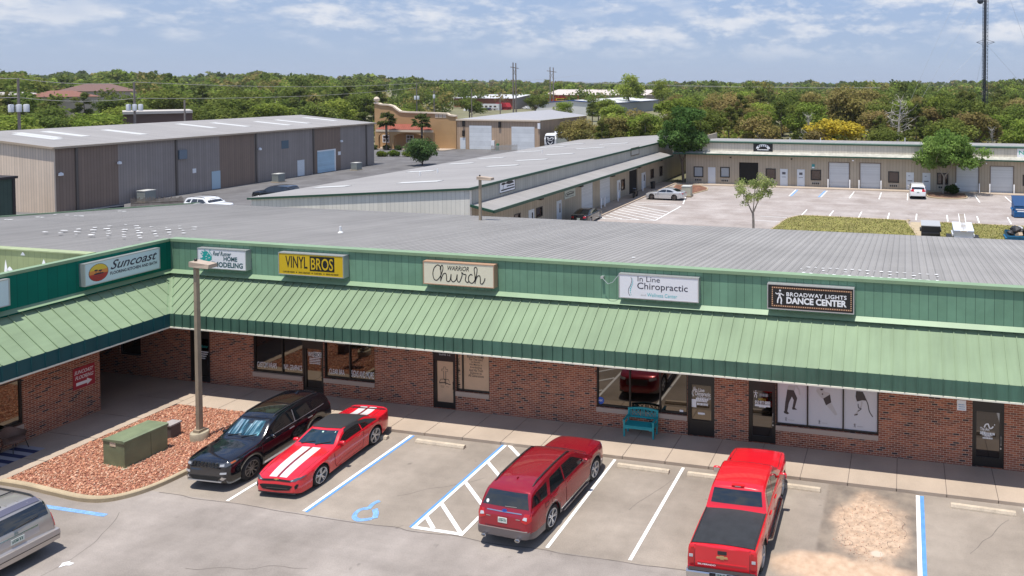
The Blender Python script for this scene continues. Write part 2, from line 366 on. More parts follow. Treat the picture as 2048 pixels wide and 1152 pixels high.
b = MB(); b.quad((-46, 19.1, 0), (26, 19.1, 0), (26, 24.4, 0), (-46, 24.4, 0)); struct("parking_lot", b, M_lot)
b = MB(); b.quad((-60, -6, 0), (40, -6, 0), (40, 19.1, 0), (-60, 19.1, 0)); struct("driveway", b, M_aisle)
b = MB(); b.quad((-31.45, 42, 0), (70, 42, 0), (70, 92.4, 0), (-31.45, 92.4, 0)); struct("back_parking_lot", b, M_back)
b = MB(); b.quad((-140, 36, .004), (-56, 36, .004), (-56, 126, .004), (-140, 126, .004)); struct("alley_road", b, M_alley)
# ------------------------------------------------------------------ painted lines
def lines(name, quads, m, z=.006):
    b = MB()
    for i, q in enumerate(quads): b.quad(*[(p[0], p[1], z+.0006*i) for p in q])
    return struct(name, b, m)
def seg(a, c, w):
    a = Vector((a[0], a[1])); c = Vector((c[0], c[1])); n = (c-a).normalized(); n = Vector((-n.y, n.x))*w/2
    return [a+n, a-n, c-n, c+n]
Y0, Y1 = 19.2, 24.3
aisle_lines = []
wl = [seg((x, Y0), (x, Y1), .115) for x in (-22.42, -10.62, -7.93, -5.1, 3.98, 7.0)]
wl += [seg((-19.40, Y0), (-19.36, Y1), .12), seg((.50, 14.5), (.50, Y1), .13), seg((-15.26, 19.28), (-15.22, 24.45), .12), seg((-13.55, 19.15), (-13.5, 24.3), .12), seg((-15.32, 19.22), (-13.49, 19.22), .12)]
wl[0] = seg((-22.42, 19.15), (-22.42, Y1), .115)
for y in (24.5, 23.15, 21.8, 20.5): wl.append(seg((-15.2, y), (-13.6, y-1.25), .12))
wl.append(seg((-15.2, 19.75), (-14.6, 19.28), .12))
lines("white_bay_lines", wl, M_white)
lines("blue_bay_lines", [seg((-19.285, Y0-.02), (-19.245, Y1), .10), seg((.635, 14.5), (.635, Y1), .13), seg((-15.375, 19.2), (-15.335, 24.55), .10)], M_blue)
lines("worn_blue_line", [seg((-31.5, 17.6), (-25.55, 17.68), .15)], M_blue_worn)
F = Face2D((0, 0, 0), (1, 0, 0), (0, 1, 0), (0, 0, 1)); b = MB()
def gp(q): p = G(560+q[0]/6.02, 980+q[1]/6.02); return (p.x, p.y)
F.stroke(b, [gp(q) for q in [(1075, 222), (985, 232), (915, 275), (897, 330), (945, 362), (1030, 358), (1110, 345)]], .15, .006)
F.stroke(b, [gp(q) for q in [(1060, 232), (1120, 170), (1200, 132)]], .16, .009)
F.stroke(b, [gp(q) for q in [(1140, 232), (1155, 285), (1140, 345)]], .17, .012)
struct("accessible_parking_symbol", b, M_blue_worn)
b = MB(); rg_ = random.Random(12); x = -25.2; pts_ = []
while x < 4: pts_.append((x, 19.08+rg_.uniform(-.05, .05))); x += rg_.uniform(.5, 1.1)
F.stroke(b, pts_, .03, .002)
for x0, y0, a_, n_ in ((-25.3, 17.9, -.5, 12), (-20.5, 16.2, .3, 9), (-12.3, 17.2, .15, 12), (-8.9, 21.5, 1.2, 6), (-17.0, 20.6, .2, 7), (-6.6, 22.6, -.3, 6), (2.0, 21.6, .8, 6), (-3.0, 17.6, -.2, 9)):
    p_ = [(x0, y0)]
    for _ in range(n_): a_ += rg_.uniform(-.35, .35); p_.append((p_[-1][0]+.4*math.cos(a_), p_[-1][1]+.4*math.sin(a_)))
    F.stroke(b, p_, .016, .0025)
struct("asphalt_cracks", b, mat("crack_filler", (.13, .11, .095), .9, var=.3, vscale=3))
# ------------------------------------------------------------------ sidewalk, kerbs, stone bed
b = MB()
SWX0 = -31.15
xs = [-0.22+1.69*i for i in range(-19, 10)]
xs = [SWX0]+[x for x in xs if x > SWX0+.3]+[18]
for i in range(len(xs)-1): b.box(xs[i]+.012, xs[i+1]-.012, 24.38, 26.39, -.1, .12)
for i in range(12):                                       # walk in front of the left wing
    y = 26.39-1.69*i; b.box(-33.72, SWX0-.012, y-1.69+.012, y-.012, -.1, .12)
b.box(-40.5, -33.72, 23.3, 26.39, -.1, .119)
b.box(-36.4, -33.72, 2, 23.3, -.1, .112)
struct("sidewalk", b, M_conc)
b = MB(); b.quad((SWX0, 24.39, .105), (18, 24.39, .105), (18, 26.4, .105), (SWX0, 26.4, .105)); b.quad((-33.7, 6, .105), (SWX0-.01, 6, .105), (SWX0-.01, 26.3, .105), (-33.7, 26.3, .105)); struct("sidewalk_joints", b, M_joint)
def smoothpath(P, k=8):
    Q = []; P = [Vector((p[0], p[1], 0)) for p in P]
    for i in range(len(P)-1):
        p0 = P[max(i-1, 0)]; p1 = P[i]; p2 = P[i+1]; p3 = P[min(i+2, len(P)-1)]
        for j in range(k):
            t = j/k; Q.append(.5*((2*p1)+(p2-p0)*t+(2*p0-5*p1+4*p2-p3)*t*t+(3*p1-p0-3*p2+p3)*t**3))
    return Q+[P[-1]]
def kerb(path, w=.17, h=.16, mb=None):
    b = mb or MB(); pr = [(-.01, -.05), (-.01, h-.03), (.02, h), (w-.03, h), (w, h-.03), (w, -.05)]
    vs = []; fs = []; n = len(pr)
    for i, p in enumerate(path):
        t = (path[min(i+1, len(path)-1)]-path[max(i-1, 0)]).normalized(); nn = Vector((-t.y, t.x, 0))
        vs += [p+nn*a+Vector((0, 0, z)) for a, z in pr]
    for i in range(len(path)-1):
        for k in range(n-1): fs.append((i*n+k, i*n+k+1, (i+1)*n+k+1, (i+1)*n+k))
    fs += [tuple(range(n)), tuple((len(path)-1)*n+k for k in range(n))]
    return b.add(vs, fs)
bedpath = smoothpath([(-31.15, 18.28), (-30.0, 18.27), (-28.6, 18.17), (-27.2, 18.10), (-26.3, 18.28), (-25.7, 18.85), (-25.42, 19.7), (-25.36, 20.8), (-25.36, 22.5), (-25.36, 24.36)])
b = kerb(bedpath); struct("bed_kerb", b, M_kerb, smooth=40)
def colmat(name, rough=.9, attr="tint", transl=0.0):
    m, nt, b = newmat(name); L = nt.links.new; b.inputs["Roughness"].default_value = rough
    a = _n(nt, "ShaderNodeVertexColor"); a.layer_name = attr; L(a.outputs[0], b.inputs["Base Color"])
    return m
def inside(x, y, poly):
    c = False; j = len(poly)-1
    for i in range(len(poly)):
        if (poly[i][1] > y) != (poly[j][1] > y) and x < (poly[j][0]-poly[i][0])*(y-poly[i][1])/(poly[j][1]-poly[i][1])+poly[i][0]: c = not c
        j = i
    return c
def chips(name, poly, z, n, size, cols, parent=None, label=None, cat=None, seed=3, hvar=.03, thick=.4):
    """loose stones: little tilted boxes with a colour of their own, as ONE scattered stuff object"""
    rg = np.random.default_rng(seed); xs = [p[0] for p in poly]; ys = [p[1] for p in poly]; pts = []
    while len(pts) < n:
        x = rg.uniform(min(xs), max(xs)); y = rg.uniform(min(ys), max(ys))
        if inside(x, y, poly): pts.append((x, y))
    P = np.array(pts); V = []; Fc = []; C = []
    base = np.array([(-1, -1, 0), (1, -1, 0), (1, 1, 0), (-1, 1, 0), (-.6, -.6, 1), (.7, -.6, 1), (.6, .6, 1), (-.6, .7, 1)], float)
    quads = np.array([(4, 5, 6, 7), (0, 1, 5, 4), (1, 2, 6, 5), (2, 3, 7, 6), (3, 0, 4, 7)])
    allv = np.zeros((n, 8, 3)); 
    for i in range(n):
        s = size*rg.uniform(.5, 1.3); a = rg.uniform(0, 6.28); v = base*np.array([s, s*rg.uniform(.5, .9), s*thick*2])
        ca, sa = math.cos(a), math.sin(a); t = rg.uniform(-.5, .5); u = rg.uniform(-.5, .5)
        x = v[:, 0]*ca-v[:, 1]*sa; y = v[:, 0]*sa+v[:, 1]*ca
        allv[i, :, 0] = x+P[i, 0]; allv[i, :, 1] = y+P[i, 1]; allv[i, :, 2] = v[:, 2]+x*t+y*u+z+rg.uniform(0, hvar)
    fc = (quads[None]+(np.arange(n)*8)[:, None, None]).reshape(-1, 4)
    me = D.meshes.new(name); me.from_pydata(allv.reshape(-1, 3).tolist(), [], fc.tolist())
    ca = me.color_attributes.new("tint", 'FLOAT_COLOR', 'CORNER')
    cc = np.array(cols)[rg.integers(0, len(cols), n)]*rg.uniform(.75, 1.25, (n, 1)); cc = np.concatenate([cc, np.ones((n, 1))], 1)
    ca.data.foreach_set("color", np.repeat(cc, 20, axis=0).astype(np.float32).ravel())
    me.materials.append(M_tint); o = D.objects.new(name, me); COL.objects.link(o)
    o["kind"] = "stuff"
    if label: o["label"] = label
    if cat: o["category"] = cat
    return o
M_tint = colmat("loose_stone")
bedpoly = [(p.x, p.y) for p in bedpath]; bedpoly = [(p[0]-.1, p[1]+.08) if p[0] > -25.9 else (p[0], p[1]+.16) for p in bedpoly]+[(-31.13, 24.36)]
b = MB(); b.add([(p[0], p[1], .085) for p in bedpoly], [tuple(range(len(bedpoly)))])
struct("stone_bed", b, mat("red_stone_bed", (.26, .10, .065), .95, var=.2, vscale=2, fine=.4, fscale=14, bump=.6))
chips("red_stones", bedpoly, .075, 16000, .026, [(.54, .25, .145), (.46, .20, .115), (.62, .33, .21), (.36, .155, .095), (.64, .42, .29), (.50, .25, .15)],
      label="loose red lava stones filling the kerbed planting bed", cat="stones", hvar=.05)
dpoly = [(-1.0+1.15*math.cos(t)+random.uniform(-.2, .2), 22.1+1.5*math.sin(t)+random.uniform(-.2, .2)) for t in [i*.3 for i in range(21)]]
chips("broken_brick_crumbs", dpoly, .001, 330, .013, [(.33, .14, .09), (.42, .2, .12), (.16, .11, .08), (.5, .33, .2)], label="reddish crumbs scattered on the sandy worn patch of asphalt", cat="crumbs", seed=9, hvar=.004)
# ------------------------------------------------------------------ strip mall
M_brick = brickmat("red_brick")
M_fascial = siding("wing_shaded_teal", (.0, .14, .095), .33, .018, dark=.6, var=.10, vscale=.9, streak=.05)  # deeper teal than the front, with the wing's shade put into the colour
M_fascia = siding("fascia_green", (.155, .285, .19), .33, .018, dark=.45, var=.13, vscale=.9, streak=.07)
M_fascia_in = siding("inner_parapet_green", (.27, .315, .155), .33, .018, dark=.7, var=.12)
M_cap = mat("cap_green", (.205, .30, .175), .5, var=.08, vscale=1.2)
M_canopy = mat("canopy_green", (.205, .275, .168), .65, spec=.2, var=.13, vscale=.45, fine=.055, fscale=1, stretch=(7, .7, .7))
M_skirtl = mat("wing_shaded_skirt", (.006, .072, .082), .5, var=.12, vscale=1.6)  # darker copy of the skirt green: shade of this side set in its base
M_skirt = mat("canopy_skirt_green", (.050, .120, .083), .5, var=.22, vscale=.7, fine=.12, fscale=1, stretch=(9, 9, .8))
M_trimw = mat("canopy_edge_cream", (.72, .70, .58), .5)
M_soffit = mat("soffit_tan", (.38, .33, .25), .8)
M_roof = siding("grey_ribbed_roof", (.268, .257, .244), .305, .05, dark=.74, rough=.5, var=.12, vscale=.22, streak=.06, axis='X')
M_bronze = mat("dark_bronze_frame", (.018, .015, .013), .4)
M_glass = mat("mirrored_window_film", (.145, .13, .115), .025, metal=1.0)
M_glassd = mat("dark_window_film", (.115, .11, .11), .03, metal=1.0)
M_blk = mat("black_paint", (.012, .012, .013), .45)
M_lw = mat("white_lettering", (.82, .82, .82), .6)
M_alu = mat("sign_aluminium", (.55, .55, .55), .35, metal=.6, var=.05)
M_whitep = mat("white_paint", (.78, .78, .76), .5)
M_caulk = mat("white_sealant", (.82, .82, .80), .6)
FY, FXL = 26.2, -33.6; ZT, ZB = 6.84, 5.25
mall = thing("strip_mall", "L-shaped brick strip mall with green standing-seam canopy and wide grey ribbed roof", "building", (-15, 26.4, 0))
WY = 26.4
def ox(x, y): return PY(x, y, WY).x
def oz(x, y): return PY(x, y, WY).z
ops = []
def opening(xa, xb, z0, z1): ops.append((xa, xb, z0, z1)); return (xa, xb, z0, z1)
DT = 2.62
o_lw = opening(ox(240, 715), ox(282, 718), 1.05, DT)
o_reef = opening(ox(381, 762), ox(421, 767), .12, DT)
o_v1 = opening(ox(506.5, 740), ox(605.5, 750), oz(507, 743), DT)
o_vd = opening(ox(605.8, 785), ox(647.8, 790), .12, DT)
o_v2 = opening(ox(648.2, 755), ox(750, 765), oz(650, 756), DT)
o_cd = opening(ox(866.5, 812), ox(911.5, 818), .12, DT)
o_cw = opening(ox(911.8, 780), ox(979, 786), oz(914, 782), DT)
o_h1 = opening(ox(1193, 812), ox(1374.8, 830), oz(1194, 813), DT)
o_hd = opening(ox(1375.2, 866), ox(1429, 877), .12, DT)
o_dd = opening(ox(1497, 882), ox(1551.2, 890), .12, DT)
o_dw = opening(ox(1551.6, 845), ox(1757, 868), oz(1553, 850), DT)
o_ad = opening(ox(1944, 935), ox(2007.5, 942), .12, DT)
def wall_grid(mb, u0, u1, z0, z1, openings, emit):
    us = sorted({u0, u1}|{o[0] for o in openings}|{o[1] for o in openings})
    for a, c in zip(us, us[1:]):
        if c-a < .002: continue
        m = (a+c)/2; oo = [o for o in openings if o[0] < m < o[1]]
        if not oo: emit(a, c, z0, z1)
        else:
            o = oo[0]
            if o[2] > z0+.01: emit(a, c, z0, o[2])
            if o[3] < z1-.01: emit(a, c, o[3], z1)
b = MB(); wall_grid(b, -40, 14, .0, 3.7, ops, lambda a, c, z0, z1: b.box(a, c, WY, WY+.3, z0, z1)); part("brick_wall", b, M_brick, mall)
XW = -33.72
lops = [(15.2, 20.56, .82, DT)]
b = MB(); wall_grid(b, 2, 23.24, .0, 3.7, lops, lambda a, c, z0, z1: b.box(XW-.3, XW, a, c, z0, z1)); b.box(-40, XW-.31, 22.94, 23.24, 0, 3.7); part("brick_wall", b, M_brick, mall)
b = MB(); b.box(-40.3, -40.02, 23.3, 26.39, 0, 3.7); part("breezeway_back_wall", b, M_brick, mall)
b = MB(); b.box(-46, 14, 26.75, 27.0, 0, 5.2); b.box(-46, 13.9, 42.0, 42.2, 0, 5.1); b.box(-51.4, -51.2, 3, 42.2, 0, 5.2); b.box(13.8, 14, 27.01, 41.99, 0, 5.2); part("back_wall", b, siding("grey_siding", (.4, .4, .38), .3, .02), mall)
# rowlock sills
def rowlock():
    m, nt, bb = newmat("rowlock_brick"); L = nt.links.new; bb.inputs["Roughness"].default_value = .85
    geo = _n(nt, "ShaderNodeNewGeometry"); sep = _n(nt, "ShaderNodeSeparateXYZ"); L(geo.outputs["Position"], sep.inputs[0])
    ad = _n(nt, "ShaderNodeMath", operation='ADD'); L(sep.outputs["X"], ad.inputs[0]); L(sep.outputs["Y"], ad.inputs[1])
    cb = _n(nt, "ShaderNodeCombineXYZ"); L(ad.outputs[0], cb.inputs["X"])
    bt = _n(nt, "ShaderNodeTexBrick"); L(cb.outputs[0], bt.inputs["Vector"])
    for k, v in (("Scale", 1.0), ("Mortar Size", .009), ("Brick Width", .08), ("Row Height", 5.0)): bt.inputs[k].default_value = v
    bt.inputs["Color1"].default_value = (.13, .045, .035, 1); bt.inputs["Color2"].default_value = (.26, .09, .06, 1); bt.inputs["Mortar"].default_value = (.44, .35, .28, 1)
    L(bt.outputs["Color"], bb.inputs["Base Color"]); return m
M_rowlock = rowlock()
for o in (o_v1, o_v2, o_cw, o_h1, o_dw):
    b = MB(); b.box(o[0]+.004, o[1]-.004, WY-.045, WY+.04, o[2]-.19, o[2]-.004); part("window_sill", b, M_rowlock, mall)
b = MB(); b.box(XW-.04, XW+.045, 15.2, 20.556, .63, .816); part("window_sill", b, M_rowlock, mall)
FR = .055
def window(o, mull, glass=M_glass, panes=True):
    """aluminium frame in an opening; mull = pixel x of mullions"""
    x0, x1, z0, z1 = o; b = MB(); y0, y1 = WY+.05, WY+.13
    xs = [x0]+mull+[x1]
    b.box(x0, x1, y0, y1, z0, z0+.07); b.box(x0, x1, y0, y1, z1-.06, z1)
    b.box(x0, x0+FR, y0, y1, z0+.07, z1-.06); b.box(x1-FR, x1, y0, y1, z0+.07, z1-.06)
    for m in mull: b.box(m-FR/2, m+FR/2, y0, y1, z0+.07, z1-.06)
    w = part("window", b, M_bronze, mall)
    p = MB()
    for a, c in zip(xs, xs[1:]): p.quad((a+.02, WY+.10, z0+.03), (c-.02, WY+.10, z0+.03), (c-.02, WY+.10, z1-.03), (a+.02, WY+.10, z1-.03))
    part("pane", p, glass, w)
    return w, Face2D((0, WY+.10, 0), (1, 0, 0), (0, 0, 1), (0, -1, 0))
def door(o, glass=M_glass, handle=1, kick=.25):
    x0, x1, z0, z1 = o; b = MB(); y0, y1 = WY+.03, WY+.12; zh = 2.26
    b.box(x0, x0+.05, y0, y1, z0, z1); b.box(x1-.05, x1, y0, y1, z0, z1); b.box(x0+.05, x1-.05, y0, y1, zh, z1)
    b.box(x0+.053, x0+.15, y0+.02, y1-.01, z0+.01, zh-.005); b.box(x1-.15, x1-.053, y0+.02, y1-.01, z0+.01, zh-.005)
    b.box(x0+.15, x1-.15, y0+.02, y1-.01, z0+.01, z0+kick); b.box(x0+.15, x1-.15, y0+.02, y1-.01, zh-.10, zh-.005)
    d = part("door", b, M_bronze, mall)
    p = MB(); p.quad((x0+.14, WY+.09, z0+.15), (x1-.14, WY+.09, z0+.15), (x1-.14, WY+.09, zh-.08), (x0+.14, WY+.09, zh-.08)); part("pane", p, glass, d)
    hx = x1-.11 if handle > 0 else x0+.11
    h = MB(); h.tube([(hx, y0+.02, 1.0), (hx, y0-.05, 1.0), (hx, y0-.05, 1.32), (hx, y0+.02, 1.32)], .014, 6); h.tube([(hx, y0+.03, .86), (hx, y0-.01, .86)], .03, 8)
    part("handle", h, M_alu if handle > 1 else M_blk, d)
    return d, Face2D((0, WY+.09, 0), (1, 0, 0), (0, 0, 1), (0, -1, 0))
def px_box(F2, x0, y0, x1, y1, Y=WY+.10):
    a = PY(x0, y1, Y); c = PY(x1, y0, Y); return a.x, a.z, c.x, c.z
def wtext(F2, mb, st, x0, y0, x1, y1, **k):       # lettering into a pixel-measured box
    a = px_box(F2, x0, y0, x1, y1); q = (a[3]-a[1])*.14; F2.text(mb, st, a[0], a[1]+q, a[2], a[3]-q, **k)
def dashes(F2, mb, u0, v0, u1, v1, n, seed=1, mi=0, h=.006):   # writing too small to read
    rg = random.Random(seed); u = u0
    while u < u1-.01:
        w = rg.uniform(.02, .075)*(u1-u0)*2; F2.rect(mb, u, v0, min(u+w, u1), v1, h, mi); u += w+.012
# windows and doors, left to right
window(o_lw, [], M_glassd)
d, F2 = door(o_reef, M_glassd)
b = MB(); xa, xb = o_reef[0], o_reef[1]
F2.text(b, "Reef Runner", xa+.28, 1.72, xb-.2, 1.86, h=.006, shear=.3, mi=1)
for i in range(4): dashes(F2, b, xa+.2+.05*i, 1.50-.1*i, xb-.18-.06*i, 1.55-.1*i, 3, i)
part("lettering", b, [M_lw, mat("teal_lettering", (.03, .30, .25), .6)], d)
w, F2 = window(o_v1, [ox(563, 745)])
b = MB(); wtext(F2, b, "CUSTOM WRAPS", 515, 724.5, 553.5, 735.5, bold=.004); wtext(F2, b, "VINYL GRAPHICS", 563.8, 729.5, 604, 740, bold=.004); part("lettering", b, M_lw, w)
d, F2 = door(o_vd)
b = MB(); xa, xb = o_vd[0], o_vd[1]
F2.text(b, "VINYL", xa+.22, 1.80, xa+.50, 2.0, bold=.02); F2.rect(b, xa+.51, 1.78, xb-.17, 2.02); F2.text(b, "BROS", xa+.53, 1.80, xb-.19, 2.0, h=.008, bold=.02, mi=1)
for i in range(4): dashes(F2, b, xa+.3, 1.70-.075*i, xb-.24, 1.735-.075*i, 3, i+5)
part("lettering", b, [M_lw, M_blk], d)
w, F2 = window(o_v2, [ox(698, 758)])
b = MB(); wtext(F2, b, "CLEAR BRA", 659, 738, 689, 749, bold=.004); wtext(F2, b, "SIGNS AND MORE", 703, 742, 747.5, 756, bold=.004); part("lettering", b, M_lw, w)
M_paper = mat("tan_window_paper", (.60, .40, .25), .35, var=.1, vscale=2, spec=.7)
d, F2 = door(o_cd, M_paper)
b = MB(); xa, xb = o_cd[0], o_cd[1]; xc = (xa+xb)/2-.03
def outl(pts, w=.022): F2.stroke(b, pts+[pts[0]], w, .006, 0, smooth=False)
cr = [(-.05, 1.25), (.05, 1.25), (.05, 1.62), (.15, 1.62), (.15, 1.70), (.05, 1.70), (.05, 1.80), (-.05, 1.80), (-.05, 1.70), (-.15, 1.70), (-.15, 1.62), (-.05, 1.62)]
outl([(xc+p[0], p[1]+.1) for p in cr])
outl([(xc+p[0], p[1]+.1) for p in [(-.27, 1.10), (0, 1.12), (.27, 1.06), (.18, 1.26), (0, 1.27), (-.2, 1.25)]], .022)
F2.stroke(b, [(xc, 1.37), (xc, 1.20)], .02); F2.stroke(b, [(xc-.27, 1.18), (xc, 1.20), (xc+.27, 1.14)], .03)
F2.stroke(b, [(xc+.04, 1.36), (xc+.045, 1.12)], .03)
dashes(F2, b, xc-.2, 1.05, xc-.02, 1.07, 3, 2); dashes(F2, b, xc-.2, 1.0, xc-.02, 1.02, 3, 3); dashes(F2, b, xc+.06, 1.03, xc+.2, 1.05, 3, 4)
F2.text(b, "SUITE 1-2", xa+.3, 2.43, xb-.25, 2.50, h=.075, mi=1)
part("lettering", b, [M_blk, M_lw], d)
w, F2 = window(o_cw, [ox(924, 780)], M_paper)
b = MB(); a = px_box(F2, 914.5, 700, 921.5, 779); st = "COURTS WITH PRAISE"; n = len(st)
for i, ch in enumerate(st):
    if ch == " ": continue
    v1 = 2.55-(2.55-a[1])*i/n; hgt = (2.55-a[1])/n*.72; F2.text(b, ch, a[0]+.035, v1-hgt, a[2]-.035, v1, bold=.02, mi=1 if i < 2 else 0)
for i, (st, x0, x1) in enumerate([("BLESS His NAME", 934.5, 968), ("For The Lord", 938.5, 965), ("is Good;", 943, 960), ("His Mercy is", 939.5, 964), ("Everlasting", 940.5, 963.5), ("And His Truth", 938.5, 966), ("Endures to", 941, 963.5), ("All Generations", 937, 967.5)]):
    y = 711.5+5.45*i; wtext(F2, b, st, x0, y, x1, y+4.3, bold=.008)
part("lettering", b, [M_blk, mat("red_lettering", (.4, .03, .02), .6)], w)
w, F2 = window(o_h1, [ox(1258.5, 815), ox(1319, 822)])
b = MB(); a = px_box(F2, 1194.5, 794.5, 1208.5, 807); uc, vc = (a[0]+a[2])/2, (a[1]+a[3])/2
F2.disc(b, uc, vc, .15, .006, 0); F2.text(b, "ADT", uc-.085, vc-.035, uc+.085, vc+.04, h=.01, bold=.02, mi=1)
part("sticker", b, [mat("blue_sticker", (.03, .10, .45), .5), M_lw], w)
b = MB(); a = px_box(F2, 1359.5, 820, 1366.5, 823.5); F2.rect(b, *a, .006); part("notice", b, M_lw, w)
d, F2 = door(o_hd, M_glass, -1, .62)
b = MB()
F2.text(b, "In Line", *px_box(F2, 1390, 777, 1409, 782.5), bold=.02); F2.text(b, "Chiropractic", *px_box(F2, 1390, 785, 1421, 792.5), bold=.02); F2.text(b, "and Wellness Center", *px_box(F2, 1394, 793, 1422, 797))
for i, (x0, x1, y) in enumerate([(1392, 1417, 797.5), (1393, 1415, 801), (1394.5, 1416, 807)]):
    a = px_box(F2, x0, y, x1, y+(2.6 if i == 2 else 1.6)); dashes(F2, b, a[0], a[1], a[2], a[3], 3, i+20)
for k in range(2):
    a = px_box(F2, 1384+2*k, 773, 1388+2*k, 792); F2.stroke(b, [(a[2], a[3]), ((a[0]+a[2])/2+.03, a[3]-.1), (a[0], a[1]+.15), ((a[0]+a[2])/2, a[1])], .018)
F2.rect(b, *px_box(F2, 1382.5, 798, 1393, 813), .012); F2.rect(b, *px_box(F2, 1396, 825.5, 1410, 828), .006)
part("lettering", b, M_lw, d)
d, F2 = door(o_dd, M_glassd, 2)
b = MB()
def dancer(F, b, u, v, s, mi=0, h=.006):
    for pts, w in (([(0, .62), (.02, .95)], .16), ([(0, .62), (-.14, .34), (-.17, .02)], .11), ([(.02, .62), (.16, .36), (.13, .02), (.2, 0)], .11), ([(0, .93), (-.2, .8), (-.36, .9)], .075), ([(.04, .93), (.22, .78), (.38, .72)], .075)):
        F.stroke(b, [(u+p[0]*s, v+p[1]*s) for p in pts], w*s, h, mi)
    F.disc(b, u+.04*s, v+1.1*s, .085*s, h+.001, mi, 12)
a = px_box(F2, 1508, 781, 1515, 794); dancer(F2, b, (a[0]+a[2])/2, a[1], .24)
a = px_box(F2, 1519, 788, 1537, 792); dashes(F2, b, a[0], a[1], a[2], a[3], 3, 8, 2)
F2.text(b, "JAM2111", *px_box(F2, 1516, 797, 1532, 801.5), mi=1, shear=.2)
F2.text(b, "850.932.8888", *px_box(F2, 1510, 803, 1540.5, 808.5), bold=.02)
F2.rect(b, *px_box(F2, 1510, 810, 1540.5, 811.5)); a = px_box(F2, 1518, 813, 1532, 814.2); dashes(F2, b, a[0], a[1], a[2], a[3], 3, 8)
part("lettering", b, [M_lw, mat("yellow_lettering", (.6, .42, .03), .6), mat("grey_lettering", (.3, .3, .32), .6)], d)
M_post = mat("poster_film", (.58, .58, .60), .3, spec=.6); M_g1 = mat("poster_grey", (.42, .41, .41), .5); M_g2 = mat("poster_dark", (.05, .04, .04), .5); M_g3 = mat("poster_pale", (.50, .48, .47), .5)
w, F2 = window(o_dw, [ox(1614.5, 850), ox(1686, 858)], M_post)
b = MB()
def pz(x, y): p = PY(1300+x/4, 700+y/4, WY+.1); return (p.x, p.z)
def ppoly(pts, mi, h=.006): F2.poly(b, [pz(*p) for p in pts], h, mi)
ppoly([(1105, 285), (1165, 288), (1160, 325), (1100, 318)], 2); F2.stroke(b, [pz(*p) for p in [(1170, 285), (1192, 320), (1198, 358)]], .06, .006, 2)
ppoly([(1098, 315), (1150, 322), (1178, 385), (1172, 410), (1158, 462), (1140, 460), (1150, 400), (1135, 372), (1112, 420), (1098, 492), (1076, 490), (1082, 420), (1092, 360)], 1)
ppoly([(1135, 458), (1160, 462), (1178, 478), (1140, 476)], 1, .009); ppoly([(1070, 488), (1098, 490), (1114, 506), (1098, 514), (1072, 502)], 1, .009)
b1, b = b, MB(); ppoly([(1335, 308), (1380, 312), (1400, 335), (1425, 340), (1445, 352), (1392, 398), (1360, 372), (1330, 330)], 2); ppoly([(1386, 388), (1440, 355), (1450, 418), (1408, 442)], 1, .009)
ppoly([(1362, 308), (1390, 310), (1378, 322), (1366, 322)], 1, .009); F2.disc(b, *pz(1380, 352), .03, .01, 1, 10)
ppoly([(1410, 440), (1450, 420), (1500, 515), (1482, 524)], 2, .008)
b2, b = b, MB(); ppoly([(1650, 328), (1702, 334), (1722, 372), (1730, 405), (1700, 402), (1655, 412), (1644, 372)], 1)
F2.stroke(b, [pz(*p) for p in [(1722, 385), (1742, 430), (1755, 490), (1782, 535)]], .035, .009, 1); F2.stroke(b, [pz(*p) for p in [(1695, 410), (1690, 450), (1665, 490), (1638, 520)]], .05, .007, 3)
F2.stroke(b, [pz(*p) for p in [(1665, 430), (1668, 460), (1690, 470), (1662, 490)]], .03, .009, 1); ppoly([(1636, 515), (1664, 508), (1660, 520), (1634, 524)], 1, .01)
MP_ = [M_g1, M_g2, M_g3]
for (cx, cy), b in zip(((1088, 565), (1355, 590), (1638, 618)), (b1, b2, b)):
    q = pz(cx, cy); dancer(F2, b, q[0], q[1], .13, 1); dashes(F2, b, q[0]+.09, q[1]+.03, q[0]+.32, q[1]+.06, 3, int(cx), 0)
    part("poster_figure", b, MP_, w)
d, F2 = door(o_ad, M_glassd, 2, .35)
b = MB(); xa, xb = o_ad[0], o_ad[1]
def az(x, y): p = PY(1780+x/7.2, 800+y/7.2, WY+.09); return (p.x, p.z)
F2.stroke(b, [az(*p) for p in [(1358, 395), (1375, 355), (1410, 345), (1425, 380), (1440, 408), (1465, 405), (1485, 380)]], .045, .006); F2.disc(b, *az(1505, 357), .02, .006, 0, 8)
q0, q1 = az(1298, 435), az(1432, 400); F2.text(b, "The Arc", q0[0], q0[1], q1[0], q1[1], bold=.02)
for i, (x0, y, x1, t) in enumerate([(1298, 452, 1380, 12), (1298, 480, 1515, 16), (1325, 500, 1475, 12), (1360, 518, 1450, 10), (1335, 545, 1475, 14)]):
    q0, q1 = az(x0, y+t/2), az(x1, y-t/2+6); dashes(F2, b, q0[0], q0[1], q1[0], q1[1], 3, i+30)
part("lettering", b, M_lw, d)
# left-wing shop window
b = MB(); y0, y1, z0, z1 = 15.2, 20.56, .82, DT
for a in (y0, 17.0, 18.8, y1-FR): b.box(XW-.13, XW-.05, a, a+FR, z0+.07, z1-.06)
b.box(XW-.13, XW-.05, y0, y1, z0, z0+.07); b.box(XW-.13, XW-.05, y0, y1, z1-.06, z1); w = part("window", b, M_bronze, mall)
b = MB(); b.quad((XW-.1, y0, z0), (XW-.1, y1, z0), (XW-.1, y1, z1), (XW-.1, y0, z1)); part("pane", b, M_glass, w)
